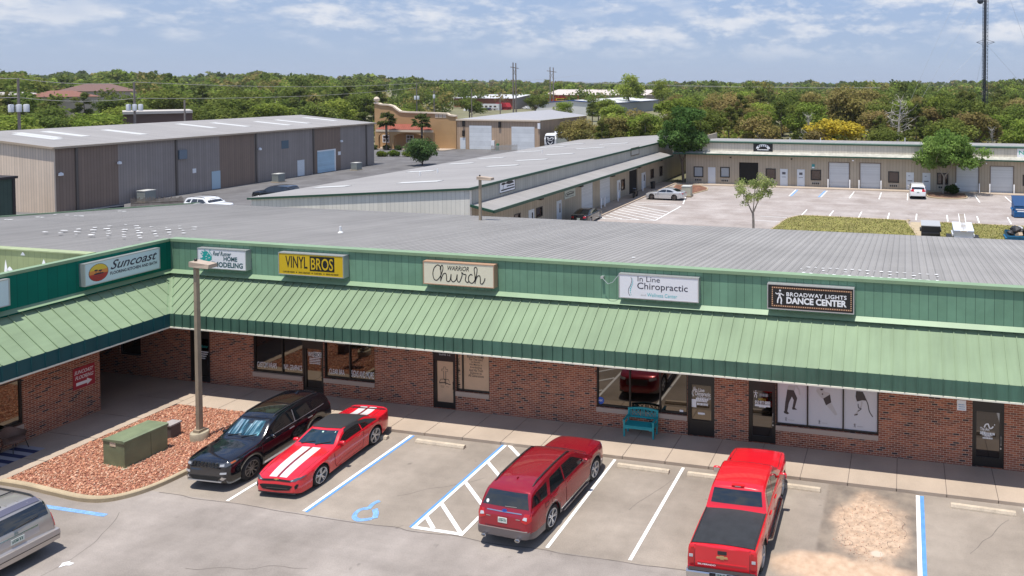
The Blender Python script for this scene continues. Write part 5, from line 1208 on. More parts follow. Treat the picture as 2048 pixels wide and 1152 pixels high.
# ---- red convertible
S_C = dict(L=4.78, W=1.90, wheels=(.95, 3.76), wr=.345, arch=.39, tumble=.52, crown=.035, tuck=.03, mid=.62, clad=False, rimf=.77, inset=.02,
    top=[(0, .48), (.02, .60), (.07, .68), (.2, .735), (.6, .83), (1.1, .895), (1.62, .945), (2.28, 1.275), (2.5, 1.335), (2.9, 1.345), (3.3, 1.30), (3.75, 1.12), (3.98, 1.01), (4.2, .985), (4.55, 1.0), (4.66, 1.015), (4.70, .95), (4.75, .80), (4.78, .50)],
    belt=[(0, .47), (.1, .64), (.3, .70), (.9, .79), (1.6, .86), (2.4, .885), (3.1, .92), (3.7, .955), (4.3, .95), (4.66, .94), (4.78, .55)],
    half=[(0, .62), (.02, .70), (.08, .78), (.25, .86), (.6, .925), (1.0, .945), (1.7, .915), (2.5, .915), (3.2, .935), (3.8, .95), (4.3, .925), (4.6, .86), (4.72, .78), (4.78, .68)],
    sill=[(0, .22), (.2, .15), (1, .17), (4, .20), (4.78, .32)])
M_red = paint("bright_red_paint", (.64, .009, .022), .22)
M_stripe = paint("white_stripe_paint", (.66, .66, .65), .28)
hC = R(-90+4.1); S = S_C
c = Car("parked_convertible", "red convertible with white racing stripes and a black soft top", S, place((-20.06, 20.62), S["L"]/2-.95, .93, hC), hC)
c.loft([M_red, M_under, M_red])
c.patch("windshield", 'front', [[(-.72, .985), (.72, .985), (.555, 1.255), (-.555, 1.255)]], mat("teal_windscreen", (.008, .022, .030), .02, spec=.9, coat=.8))
c.patch("windscreen_sticker", 'front', [[(-.03, 1.21), (-.03, 1.235), (.03, 1.235), (.03, 1.21)], [(.46, 1.215), (.46, 1.235), (.49, 1.235), (.49, 1.215)]], mat("pale_sticker", (.5, .75, .6), .5), .012, .004)
M_soft = mat("black_soft_top", (.020, .020, .022), .8, fine=.12, fscale=60, bump=.15)
c.patch("soft_top", 'top', [[(2.36, -.58), (2.32, 0), (2.36, .58), (2.6, .665), (3.0, .695), (3.4, .70), (3.72, .68), (3.90, .50), (3.97, 0), (3.90, -.50), (3.72, -.68), (3.4, -.70), (3.0, -.695), (2.6, -.665)]], M_soft, .016, .03, .08)
c.patch("soft_top_side", 'side', [[(2.30, 1.17), (2.36, 1.26), (2.6, 1.30), (2.95, 1.28), (3.35, 1.19), (3.74, 1.03), (3.84, .965), (3.43, .965), (3.30, 1.10), (2.9, 1.185), (2.5, 1.185)]], M_soft, .017, .03, .08, mirror=True)
c.patch("side_window", 'side', [[(1.84, .925), (2.22, 1.13), (2.48, 1.20), (2.85, 1.20), (3.02, 1.17), (3.02, .94)], [(3.07, .945), (3.07, 1.15), (3.28, 1.09), (3.42, .965)]], M_cglass, .010, mirror=True)
hs = []
for a in (.035, ): hs = [[(.10, .05), (.10, .33), (.6, .36), (1.1, .37), (1.60, .37), (1.60, .05)]]
c.patch("hood_stripe", 'top', hs, M_stripe, .004, .006, .08, mirror=True)
c.patch("deck_stripe", 'top', [[(4.02, .05), (4.02, .37), (4.50, .36), (4.50, .05)], [(4.54, .05), (4.54, .36), (4.68, .35), (4.68, .05)]], M_stripe, .004, .006, .06, mirror=True)
c.patch("stripe_gap", 'top', [[(.10, -.045), (.10, .045), (1.60, .045), (1.60, -.045)], [(4.02, -.045), (4.02, .045), (4.50, .045), (4.50, -.045)]], paint("dark_red_stripe", (.22, .004, .012), .3), .003, .006, .1)
b = MB(); pts = [c.hit('top', 4.56-.05*math.cos(y/.8*1.4), y)+Vector((-.02, 0, .012)) for y in [-.78+.13*i for i in range(13)]]; b.tube(pts, .022, 6); c.local("spoiler_gap", b, M_under, 50)
b = MB(); pts = [c.hit('top', 4.66-.06*abs(y)**2, y)+Vector((0, 0, .02)) for y in [-.80+.16*i for i in range(11)]]; b.tube(pts, [.012]+[.032]*9+[.012], 6); c.local("spoiler", b, M_red, 50)
c.patch("upper_grille", 'front', [[(-.54, .585), (-.52, .635), (0, .662), (.52, .635), (.54, .585), (0, .605)]], M_under, .012, .02)
c.patch("lower_grille", 'front', [[(-.50, .32), (-.62, .46), (-.5, .485), (0, .50), (.5, .485), (.62, .46), (.50, .32), (0, .28)]], M_under, .012, .02)
c.patch("headlamp", 'front', [[(.52, .60), (.50, .635), (.70, .69), (.86, .70), (.84, .66), (.70, .61)]], M_lampd, .012, .02, mirror=True)
c.patch("headlamp_lens", 'front', [[(.56, .615), (.56, .632), (.62, .645), (.63, .63)]], M_lampc, .02, .02, mirror=True)
c.patch("air_curtain", 'front', [[(.70, .36), (.68, .46), (.74, .52), (.78, .50), (.76, .38)]], M_under, .012, .02, mirror=True)
c.patch("front_splitter", 'front', [[(-.70, .17), (-.70, .215), (.70, .215), (.70, .17)]], M_plast, .03, .05)
c.patch("grille_bar", 'front', [[(-.35, .365), (-.35, .38), (.45, .38), (.45, .365)]], M_rimD, .02, .02)
F0 = [(-.09, .635), (-.03, .635), (-.03, .625), (.03, .625), (.03, .635), (.09, .635), (.085, .655), (.03, .655), (.03, .665), (-.03, .665), (-.03, .655), (-.085, .655)]
c.patch("emblem", 'front', [F0], mat("gold_emblem", (.55, .36, .10), .3, metal=.7), .025, .02)
c.doors([[(1.62, .86), (1.64, .40), (1.72, .26), (3.02, .28), (3.08, .60), (3.06, .91), (1.86, .89)]], M_red)
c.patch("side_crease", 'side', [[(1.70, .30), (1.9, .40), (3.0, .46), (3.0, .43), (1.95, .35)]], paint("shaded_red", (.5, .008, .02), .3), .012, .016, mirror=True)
c.patch("tail_lamp", 'rear', [[(.30, .72), (.30, .82), (.74, .82), (.76, .74)]], M_tail, .012, .02, mirror=True)
c.seams([[(1.60, .86), (1.62, .40), (1.72, .24), (3.04, .26), (3.11, .60), (3.09, .91)], [(3.95, .78), (3.95, .90), (4.08, .90), (4.08, .78), (3.95, .78)]])
c.patch("hood_gap", 'top', [[(.16, .70), (.16, .715), (1.5, .785), (1.5, .77)]], M_under, .004, .008, .12, mirror=True); c.patch("boot_gap", 'top', [[(4.06, .60), (4.06, .615), (4.6, .60), (4.6, .585)]], M_under, .004, .008, .12, mirror=True)
c.mirror_(1.96, .93, M_red, (.12, .2, .13), .09); c.handles((2.86,), .80, M_red); c.wipers(0, .975); c.wheels('five', M_rimS, .25)
# ---- red pickup
S_T = dict(L=5.83, W=2.03, wheels=(.97, 4.62), wr=.40, arch=.47, tumble=.20, crown=.05, tuck=.05, mid=.6, clad=False, inset=.05, sharp=28,
    top=[(0, .70), (.02, .95), (.07, 1.10), (.25, 1.16), (.8, 1.21), (1.42, 1.255), (2.06, 1.70), (2.32, 1.835), (2.8, 1.875), (3.5, 1.865), (3.70, 1.82), (3.955, 1.33), (3.985, 1.29), (4.6, 1.29), (5.70, 1.285), (5.725, 1.24), (5.735, .60), (5.83, .58)],
    belt=[(0, .7), (.1, 1.0), (.3, 1.08), (1.4, 1.17), (2.4, 1.19), (3.7, 1.21), (3.95, 1.235), (5.70, 1.235), (5.73, 1.10), (5.83, .54)],
    half=[(0, .72), (.02, .80), (.1, .90), (.3, .97), (.9, 1.01), (1.4, 1.01), (2, 1.005), (3.8, 1.005), (4.6, 1.015), (5.70, 1.0), (5.83, .98)],
    sill=[(0, .46), (.3, .36), (1, .40), (4, .42), (5.4, .50), (5.83, .50)])
hT = R(91.0); S = S_T
c = Car("parked_pickup", "bright red pickup truck with a black bed cover and chrome rear bumper", S, place((-3.96, 19.62), S["L"]/2-4.62, -.97, hT), hT, cat="pickup truck")
M_redt = paint("pickup_red_paint", (.62, .008, .018), .25)
c.loft([M_redt, M_under, M_redt])
c.patch("rear_window", 'rear', [[(-.74, 1.755), (.74, 1.755), (.80, 1.40), (-.80, 1.40)]], M_cglass)
c.patch("windshield", 'front', [[(-.84, 1.30), (.84, 1.30), (.74, 1.70), (-.74, 1.70)]], M_cglass)
c.patch("side_window", 'side', [[(1.80, 1.235), (2.26, 1.62), (2.42, 1.69), (2.86, 1.71), (2.86, 1.24)], [(2.93, 1.24), (2.93, 1.71), (3.52, 1.70), (3.60, 1.62), (3.62, 1.25)]], M_cglass, mirror=True)
c.doors([[(1.60, 1.15), (1.58, .48), (2.86, .48), (2.86, 1.20), (1.82, 1.205)], [(2.90, 1.20), (2.90, .48), (3.70, .48), (3.72, 1.21)]], M_redt)
c.patch("cab_gap", 'side', [[(3.945, .45), (3.945, 1.22), (3.97, 1.22), (3.97, .45)]], M_under, .003, .006, .3, mirror=True)
c.patch("bed_cover", 'top', [[(4.02, -.89), (4.02, .89), (5.64, .875), (5.64, -.875)]], mat("black_vinyl_cover", (.022, .024, .028), .6, var=.2, vscale=5, fine=.1), .022, .05, .25)
for sg in (1, -1): b = MB(); b.bar(c.hit('top', 4.0, .915*sg)+Vector((0, 0, .012)), c.hit('top', 5.66, .90*sg)+Vector((0, 0, .012)), .03, .035); c.local("bed_rail", b, M_plast)
b = MB()
for y in (-.5, -.25, 0, .25, .5): b.bar(c.hit('top', 2.5, y)+Vector((0, 0, .002)), c.hit('top', 3.5, y)+Vector((0, 0, .002)), .018, .014)
c.local("roof_rib", b, M_redt)
c.patch("tailgate", 'rear', [[(-.78, .68), (-.78, 1.235), (.78, 1.235), (.78, .68)]], M_redt, .012, .02, .3)
c.patch("tailgate_crease", 'rear', [[(-.70, .80), (-.70, .825), (.70, .825), (.70, .80)]], M_redt, .024, .02, .3)
c.patch("tail_lamp", 'rear', [[(.815, .72), (.815, 1.20), (.97, 1.18), (.98, .74)]], M_tail, .016, .03, mirror=True)
c.patch("reverse_lamp", 'rear', [[(.84, .92), (.84, 1.0), (.95, 1.0), (.95, .92)]], M_lampc, .022, .02, mirror=True)
c.patch("tailgate_handle", 'rear', [[(-.13, 1.07), (-.13, 1.17), (.13, 1.17), (.13, 1.07)]], M_plast, .022, .02)
k = 2.0
E0 = [(-.17, .965), (-.05, .965), (-.06, .94), (.05, .94), (.06, .965), (.17, .965), (.15, 1.02), (.055, 1.02), (.06, 1.045), (-.05, 1.045), (-.055, 1.02), (-.15, 1.02)]
c.patch("emblem", 'rear', [E0], mat("gold_bowtie", (.60, .42, .20), .25, metal=.6), .026, .02)
p = c.hit('rear', 0, .9); F = Face2D((p.x-.026, .70, .735), (0, -1, 0), (0, 0, 1), (-1, 0, 0)); b = MB(); F.text(b, "SILVERADO", 0, 0, .52, .042, .002, 0, .03); c.local("lettering", b, M_lw)
# chrome step bumper
b = MB(); x0 = c.x(5.74); pr = []
for (ya, yb, z0, z1, dx) in ((-1.0, -.33, .42, .64, .13), (.33, 1.0, .42, .64, .13), (-.33, .33, .44, .50, .12)):
    b.prism([(x0, ya, z0+.03), (x0-dx, ya, z0), (x0-dx-.02, ya, z1-.05), (x0-dx+.03, ya, z1), (x0, ya, z1)], (0, yb-ya, 0))
b.prism([(x0, -.33, .62), (x0-.13, -.33, .62), (x0-.12, -.33, .64), (x0, -.33, .64)], (0, .66, 0)); bo = c.local("rear_bumper", b, M_chrome)
b = MB(); b.box(x0-.145, x0-.02, -.95, .95, .642, .655); b.box(x0-.10, x0-.02, -.33, .33, .50, .62); c.local("step_pad", b, M_plast, parent=bo)
for sg in (1, -1):
    b = MB(); b.box(x0-.12, x0+.02, .72*sg, 1.0*sg, .36, .44); c.local("bumper_corner", b, M_plast, parent=bo)
    b = MB(); b.tube([(c.x(1.65), .98*sg, .40), (c.x(1.75), 1.06*sg, .36), (c.x(3.75), 1.06*sg, .36), (c.x(3.85), .98*sg, .40)], .045, 8); c.local("side_step", b, M_chrome, 50)
b = MB(); b.box(x0-.115, x0-.10, -.155, .155, .485, .635); po = c.local("licence_plate", b, M_plate); F = Face2D((x0-.118, .155, .485), (0, -1, 0), (0, 0, 1), (-1, 0, 0)); b = MB()
for q in range(6):
    if q != 3: F.rect(b, .03+q*.043, .045, .055+q*.043, .11, .002)
F.disc(b, .155, .08, .022, .003, 0, 8); c.local("plate_print", b, M_ptext, parent=po)
b = MB(); b.box(x0-.30, x0-.05, -.035, .035, .36, .42); b.tube([(x0-.27, 0, .42), (x0-.27, 0, .47)], .02, 8); b.lathe([(0, .46), (.035, .475), (.048, .51), (.035, .545), (0, .56)], 10, (x0-.27, 0, 0)); c.local("tow_hitch", b, M_chrome, 40)
p = c.hit('top', 3.66, 0); b = MB(); b.box(p.x-.06, p.x+.05, -.20, .20, p.z-.03, p.z+.035); bl = c.local("brake_lamp", b, M_redt); b = MB(); b.box(p.x-.068, p.x-.0601, -.15, .15, p.z-.01, p.z+.025); c.local("lamp_lens", b, M_tail, parent=bl); b = MB(); b.box(p.x-.069, p.x-.0685, -.09, .09, p.z-.0, p.z+.02); c.local("cargo_lens", b, M_lampc, parent=bl)
b = MB(); p = c.hit('top', 1.1, .85); b.tube([p+Vector((0, 0, -.02)), p+Vector((0, 0, .05))], .02, 8); c.local("antenna_base", b, M_plast)
c.patch("grille", 'front', [[(-.62, .72), (-.62, 1.04), (.62, 1.04), (.62, .72)]], M_chrome, .012, .02); c.patch("headlamp", 'front', [[(.66, .82), (.66, 1.02), (.88, 1.02), (.90, .84)]], M_lampc, .012, .02, mirror=True)
c.seams([[(1.58, 1.15), (1.56, .50), (3.72, .50), (3.74, 1.21)], [(2.88, .50), (2.88, 1.20)], [(4.9, 1.0), (4.9, 1.12), (5.06, 1.12), (5.06, 1.0), (4.9, 1.0)]])
c.patch("hood_gap", 'top', [[(1.37, -.85), (1.37, .85), (1.40, .85), (1.40, -.85)], [(.3, .80), (.3, .815), (1.35, .865), (1.35, .85)], [(.3, -.80), (.3, -.815), (1.35, -.865), (1.35, -.85)]], M_under, .004, .008, .2)
c.patch("tailgate_gap", 'rear', [[(-.795, .66), (-.795, 1.25), (-.78, 1.25), (-.78, .66)], [(.78, .66), (.78, 1.25), (.795, 1.25), (.795, .66)]], M_under, .014, .02, .3)
c.mirror_(1.92, 1.22, M_redt, (.13, .26, .22), .17); c.handles((2.70, 3.55), 1.05, M_redt); c.wheels('six', M_rimS, .27)
# ---- silver minivan, cut by the left edge
S_V = dict(L=5.13, W=1.99, wheels=(.95, 4.03), wr=.35, arch=.395, tumble=.24, crown=.05, tuck=.04, mid=.58, clad=False,
    top=[(0, .60), (.03, .76), (.12, .88), (.5, 1.0), (1.15, 1.12), (1.9, 1.56), (2.3, 1.70), (3.2, 1.755), (4.3, 1.735), (4.62, 1.69), (4.70, 1.65), (4.98, 1.14), (5.03, 1.0), (5.06, .74), (5.10, .70), (5.13, .55)],
    belt=[(0, .58), (.2, .84), (1.1, 1.0), (2, 1.03), (4, 1.06), (4.9, 1.08), (5.13, .62)],
    half=[(0, .58), (.03, .70), (.15, .82), (.5, .93), (1.0, .985), (2, .995), (4.3, .995), (4.75, .975), (4.98, .93), (5.08, .90), (5.13, .84)],
    sill=[(0, .30), (.3, .20), (1, .22), (4, .24), (4.8, .28), (5.13, .34)])
M_silv = paint("warm_silver_paint", (.46, .42, .385), .3, .55)
hV = R(180-1.5); S = S_V
c = Car("parked_minivan", "silver minivan with dark rear window partly cut off by the left photo edge", S, (-27.62, 15.18, .002), hV, cat="minivan")
c.loft([M_silv, M_under, M_silv])
c.patch("rear_window", 'rear', [[(-.78, 1.56), (.78, 1.56), (.86, 1.42), (.88, 1.19), (-.88, 1.19), (-.86, 1.42)]], M_cglass, .008)
b_ = c.patch("spoiler", 'top', [[(4.52, -.74), (4.52, .74), (4.72, .72), (4.72, -.72)]], mat("navy_grey_spoiler", (.09, .09, .13), .4), .02, .04, .2)
c.patch("windshield", 'front', [[(-.78, 1.17), (.78, 1.17), (.68, 1.60), (-.68, 1.60)]], M_cglass)
c.patch("side_window", 'side', [[(1.5, 1.10), (2.0, 1.50), (2.6, 1.56), (2.6, 1.10)], [(2.67, 1.10), (2.67, 1.56), (3.6, 1.57), (3.6, 1.11)], [(3.67, 1.11), (3.67, 1.57), (4.5, 1.52), (4.66, 1.40), (4.72, 1.16)]], M_cglass, mirror=True)
c.patch("tail_lamp", 'rear', [[(.90, .78), (.88, 1.16), (.955, 1.16), (.97, .80)]], M_tail, .014, .03, mirror=True)
c.patch("plate_recess", 'rear', [[(-.52, .82), (-.52, 1.02), (.52, 1.02), (.52, .82)]], mat("pale_silver_recess", (.50, .47, .45), .4, metal=.3), .004, .008)
c.patch("latch_bar", 'rear', [[(-.50, 1.02), (-.50, 1.055), (.50, 1.055), (.50, 1.02)]], M_chrome, .022, .03); c.plate('rear', 0, .905)
c.patch("emblem", 'rear', [[(-.05, 1.075), (.05, 1.075), (.03, 1.13), (-.03, 1.13)]], M_chrome, .014, .01)
b = MB(); x0 = c.x(5.02)
b.prism([(x0, -.95, .36), (x0-.14, -.95, .38), (x0-.17, -.95, .56), (x0-.14, -.95, .68), (x0, -.95, .70)], (0, 1.9, 0)); bo = c.local("rear_bumper", b, M_silv)
bm_ = None
b = MB(); b.box(x0-.178, x0-.165, -.93, .93, .515, .525); c.local("bumper_groove", b, M_under, parent=bo)
for sg in (1, -1):
    b = MB(); b.tube([c.hit('top', d, .72*sg)+Vector((0, 0, .035 if 2.5 < d < 4.4 else 0)) for d in (2.4, 2.55, 3.0, 3.5, 4.0, 4.35, 4.5)], .024, 6); c.local("roof_rail", b, M_plast, 50)
b = MB()
for d in (2.9, 3.7): b.tube([c.hit('top', d, y)+Vector((0, 0, .05)) for y in (-.70, -.35, 0, .35, .70)], .02, 6)
c.local("roof_bar", b, M_plast, 50)
b = MB()
for y in (-.4, -.13, .13, .4): b.bar(c.hit('top', 2.7, y)+Vector((0, 0, .004)), c.hit('top', 4.4, y)+Vector((0, 0, .004)), .03, .014)
c.local("roof_rib", b, M_silv)
p = c.hit('top', 4.3, 0); b = MB(); b.lathe([(.06, -.01), (.05, .03), (0, .035)], 10, p); c.local("antenna_base", b, M_plast, 40)
a = c.hit('rear', .05, 1.21); q = c.hit('rear', -.55, 1.27); b = MB(); b.bar(a+Vector((-.025, 0, 0)), q+Vector((-.025, 0, 0)), .025, .025); c.local("wiper", b, M_plast)
c.doors([[(1.35, 1.02), (1.33, .34), (2.6, .34), (2.6, 1.04)], [(2.66, 1.04), (2.66, .34), (3.6, .34), (3.62, 1.05)]], M_silv)
c.mirror_(1.6, 1.05, M_silv); c.handles((2.5, 2.85), .95, M_silv); c.wheels('five', M_rimS)
# ------------------------------------------------------------------ cars farther off
S_SED = dict(L=4.83, W=1.87, wheels=(.88, 3.79), wr=.35, arch=.39, tumble=.42, crown=.04, tuck=.04, mid=.6, rimf=.76,
    top=[(0, .52), (.03, .66), (.15, .76), (.6, .87), (1.35, .97), (2.1, 1.33), (2.5, 1.40), (3.0, 1.385), (3.6, 1.25), (4.2, 1.08), (4.6, 1.03), (4.72, .98), (4.80, .8), (4.83, .5)],
    belt=[(0, .5), (.2, .70), (1.3, .88), (2.5, .93), (3.8, .97), (4.6, .98), (4.83, .56)],
    half=[(0, .58), (.03, .68), (.15, .80), (.5, .89), (1, .93), (3.8, .935), (4.4, .90), (4.75, .80), (4.83, .7)],
    sill=[(0, .26), (.2, .16), (1, .19), (4, .21), (4.83, .34)])
S_PK = dict(S_T)
def simple(kind, name, label, loc, head, m, cat="car", group=None, rim=None, lights=True, scale=1.0):
    S = {'suv': S_SUV, 'sedan': S_SED, 'pickup': S_PK}[kind]; S = dict(S); S["clad"] = False
    c = Car(name, label, S, (loc[0], loc[1], loc[2] if len(loc) > 2 else .004), head, group, cat)
    c.loft([m, M_under, m])
    if kind == 'sedan':
        fw = [(-.70, 1.0), (.70, 1.0), (.56, 1.32), (-.56, 1.32)]; rw = [(-.52, 1.27), (.52, 1.27), (.66, 1.07), (-.66, 1.07)]
        sw = [[(1.62, .955), (2.15, 1.22), (2.4, 1.27), (2.72, 1.275), (2.72, .965)], [(2.78, .97), (2.78, 1.275), (3.3, 1.22), (3.72, 1.03), (3.6, .99)]]; z = .88; hz = .60; tz = .82; mr = (1.72, .95)
    elif kind == 'suv':
        fw = [(-.80, 1.24), (.80, 1.24), (.66, 1.60), (-.66, 1.60)]; rw = [(-.66, 1.60), (.66, 1.60), (.80, 1.22), (-.80, 1.22)]
        sw = [[(1.72, 1.16), (2.28, 1.52), (2.42, 1.575), (2.98, 1.60), (2.98, 1.165)], [(3.05, 1.17), (3.05, 1.60), (3.72, 1.585), (3.86, 1.20)], [(4.02, 1.22), (3.90, 1.575), (4.38, 1.53), (4.62, 1.25)]]; z = 1.03; hz = .9; tz = 1.0; mr = (1.80, 1.12)
    else:
        fw = [(-.84, 1.30), (.84, 1.30), (.74, 1.70), (-.74, 1.70)]; rw = [(-.74, 1.755), (.74, 1.755), (.80, 1.40), (-.80, 1.40)]
        sw = [[(1.80, 1.235), (2.26, 1.62), (2.42, 1.69), (2.86, 1.71), (2.86, 1.24)], [(2.93, 1.24), (2.93, 1.71), (3.52, 1.70), (3.62, 1.25)]]; z = 1.05; hz = .9; tz = .95; mr = (1.92, 1.22)
    c.patch("windshield", 'front', [fw], M_cglass, step=.2); c.patch("rear_window", 'rear', [rw], M_cglass, step=.2); c.patch("side_window", 'side', sw, M_cglass, mirror=True, step=.2)
    if lights:
        c.patch("headlamp", 'front', [[(.50, hz-.05), (.50, hz+.05), (.78, hz+.08), (.80, hz)]], M_lampc, .012, .02, .2, mirror=True)
        c.patch("tail_lamp", 'rear', [[(.45, tz-.06), (.50, tz+.10), (.86, tz+.12), (.88, tz-.04)]], M_tail, .014, .03, .2, mirror=True)
        c.patch("grille", 'front', [[(-.40, hz-.16), (-.40, hz+.02), (.40, hz+.02), (.40, hz-.16)]], M_under, .012, .02, .3)
        c.plate('rear', 0, tz-.12)
    if kind == 'pickup': c.patch("bed_cover", 'top', [[(4.03, -.84), (4.03, .84), (5.60, .82), (5.60, -.82)]], M_under, .005, .01, .3)
    c.mirror_(mr[0], mr[1], m); c.wheels('five', rim or M_rimS); return c
M_wcar = paint("white_car_paint", (.74, .74, .73), .25); M_scar = paint("silver_car_paint", (.55, .55, .55), .25, .4); M_kcar = paint("black_car_paint", (.01, .012, .016), .15); M_bcar = paint("blue_car_paint", (.01, .06, .26), .2)
f = G(1303, 399.5); r_ = G(1357, 402.5); hd = math.atan2(f.y-r_.y, f.x-r_.x)
c = simple('sedan', "parked_sedan", "silver fastback sedan parked near the corner of the beige unit rows", place((f.x, f.y), S_SED["L"]/2-.88, .89, R(178)), R(178), M_scar, rim=M_rimD)
c.patch("side_vent", 'side', [[(1.40, .62), (1.40, .74), (1.47, .76), (1.47, .62)]], M_under, mirror=True)
q = G(1835, 399); c = simple('suv', "parked_suv", "white SUV parked nose-in between the island tree and white doors", (q.x-.02, q.y+2.45), R(92), M_wcar)
c.patch("tail_lamp", 'rear', [[(.44, 1.13), (.5, 1.22), (.90, 1.26), (.90, 1.08), (.6, 1.06)]], M_tail, .02, .03, .2, mirror=True)
q = PD(415, 400, 82); d_ = PD(415, 395, 88); q = G(418, 393, 1.78); c = simple('suv', "parked_suv", "white SUV with roof bars showing above the grey roof edge by the picket fence", (q.x, q.y), R(-2), M_wcar)
for sg in (1, -1):
    b = MB(); b.tube([c.hit('top', d, .66*sg)+Vector((0, 0, .05 if 2.3 < d < 4.3 else 0)) for d in (2.25, 2.45, 3.2, 4.2, 4.4)], .025, 6); c.local("roof_rail", b, M_plast, 50)
q = G(552, 371, 1.70); simple('suv', "parked_suv", "black SUV by the brown warehouse wall behind the low gable", (q.x, q.y), R(188), M_kcar)
q = G(1163, 447); c = simple('sedan', "parked_car", "black car under the lean-to canopy beside the beige unit row", (q.x, q.y+1.2), R(96), M_kcar)
b = MB(); zz = 2.0
q = G(1150, 437, 1.55); simple('sedan', "parked_sedan", "white car whose roof shows just above the grey roof edge", (q.x, q.y-.4), R(172), M_wcar, lights=True)
q = G(992, 222, .4); simple('pickup', "parked_pickup", "blue pickup truck beside the motorhome on the far gravel lot", (q.x, q.y, .5), R(170), M_bcar, cat="pickup truck")
q = G(972, 223, .4); simple('suv', "parked_suv", "dark SUV behind the blue pickup on the far gravel lot", (q.x, q.y, .5), R(175), M_kcar)
q = G(950, 224, .4); simple('suv', "parked_suv", "white car left of the dark SUV on the far gravel lot", (q.x, q.y-4, .5), R(20), M_wcar)
q = G(1053, 220, .4); simple('pickup', "parked_pickup", "white pickup truck by the white warehouse on the far gravel lot", (q.x, q.y, .5), R(150), M_wcar, cat="pickup truck")
# ------------------------------------------------------------------ buildings behind
M_cream2 = siding("cream_siding", (.62, .56, .46), .40, .05, dark=.80, var=.05)
M_creamg = siding("grey_cream_siding", (.42, .41, .36), .40, .05, dark=.80, var=.05)
M_tan = siding("tan_unit_siding", (.44, .38, .29), .40, .05, dark=.74, var=.06)
M_lroof = siding("pale_metal_roof", (.285, .272, .262), .61, .05, dark=.85, var=.06, vscale=.2, axis='Y')
M_lroofx = siding("pale_metal_roof_across", (.285, .272, .262), .61, .05, dark=.85, var=.06, vscale=.2, axis='X')
M_green = mat("dark_green_trim", (.022, .075, .045), .5)
M_sky = mat("skylight_panel", (.52, .52, .50), .5)
M_rollw = siding("white_roll_door", (.60, .62, .62), .16, .02, dark=.82, horiz=True, var=.03)
M_wdoor = mat("white_door_paint", (.66, .70, .72), .5, var=.04)
M_brownw = mat("brown_window", (.06, .035, .025), .08, spec=.8)
M_dark = mat("dark_interior", (.012, .011, .010), .9)
M_acg = siding("ac_grille", (.30, .32, .30), .07, .03, dark=.5, horiz=True)
# --- long unit row on the left of the back lot
MX, MY0, MY1 = -34.0, 49.7, 112.0
el = PY(497, 395, MY0); zr_ = PX(940, 375, MX).z
row = thing("unit_row", "long low beige unit row with pale roof, lean-to canopy and green trim", "building", (-44, 75, 0))
xl, zl = el.x, el.z
b = MB(); b.prism([(xl+.3, MY0, 0), (MX, MY0, 0), (MX, MY0, zr_-.12), (xl+.3, MY0, zl-.1)], (0, .25, 0)); part("gable_wall", b, siding("white_gable_siding", (.76, .72, .64), .40, .05, dark=.8, var=.04), row)
mo = []
def mrect(xa, xb, yt, yb):           # opening on the wall X = MX from pixels
    a = PX(xa, (yt+yb)/2, MX); c = PX(xb, (yt+yb)/2, MX); m = (xa+xb)/2
    return a.y, c.y, max(0.0, PX(m, yb, MX).z), PX(m, yt, MX).z
items = [("window", 1028, 1041, 427, 440), ("door", 1057, 1068.5, 419, 446), ("window", 1072, 1085, 414, 434), ("door", 1113, 1123, 401, 436), ("garage", 1163, 1186, 358, 424), ("garage", 1200, 1220.5, 353, 409), ("door", 1234, 1240.5, 360, 401), ("window", 1242.5, 1250, 358, 380), ("bay", 1258.5, 1275, 338, 393), ("door", 1283, 1291, 345, 381), ("window", 1301, 1307.5, 338, 357), ("window", 1319, 1325, 332, 352)]
rects = []
for k, xa, xb, yt, yb in items:
    y0, y1, z0, z1 = mrect(xa, xb, yt, yb)
    if k in ("door", "garage", "bay"): z0 = .0
    rects.append((k, y0, y1, z0, z1))
b = MB(); wall_grid(b, MY0+.26, MY1, 0, zr_-.12, [r_[1:] for r_ in rects], lambda a, c, z0, z1: b.box(MX-.2, MX, a, c, z0, z1)); part("side_wall", b, M_tan, row)
for k, y0, y1, z0, z1 in rects:
    b = MB()
    if k == "window":
        b.box(MX-.10, MX+.03, y0, y1, z0, z0+.1); b.box(MX-.10, MX+.03, y0, y1, z1-.1, z1); b.box(MX-.10, MX+.03, y0, y0+.12, z0+.1, z1-.1); b.box(MX-.10, MX+.03, y1-.12, y1, z0+.1, z1-.1)
        w = part("window", b, M_bronze, row); b = MB(); b.quad((MX-.08, y0, z0), (MX-.08, y1, z0), (MX-.08, y1, z1), (MX-.08, y0, z1)); part("pane", b, M_brownw, w)
    elif k == "door":
        b.box(MX-.1, MX+.02, y0+.01, y1-.01, z0+.02, z1-.01); w = part("door", b, M_wdoor, row)
        b = MB(); b.box(MX+.021, MX+.03, y0+(y1-y0)*.55, y0+(y1-y0)*.75, z0+1.1, z1-.3); part("pane", b, M_brownw, w)
    elif k == "garage": b.box(MX-.12, MX-.04, y0, y1, z0+.02, z1); part("roll_door", b, M_rollw, row)
    else:
        b.quad((MX-.15, y0, 0), (MX-.15, y1, 0), (MX-.15, y1, z1), (MX-.15, y0, z1)); w = part("open_bay", b, M_dark, row)
        b = MB(); b.box(MX-.12, MX-.03, y0, y1, 3.0, z1); part("roll_door", b, M_rollw, row)
b = MB(); b.box(MX, MX+.012, MY0+.3, MY1, zr_-1.35, zr_-.12); part("upper_wall", b, M_creamg, row)
b = MB(); r0 = Vector((MX+.12, 0, zr_-.02)); e0 = Vector((xl, 0, zl))
b.add([(MX+.12, MY0-.12, zr_), (MX+.12, MY1, zr_), (xl, MY1, zl), (xl, MY0-.12, zl)], [(0, 1, 2, 3)]); part("metal_roof", b, M_lroof, row)
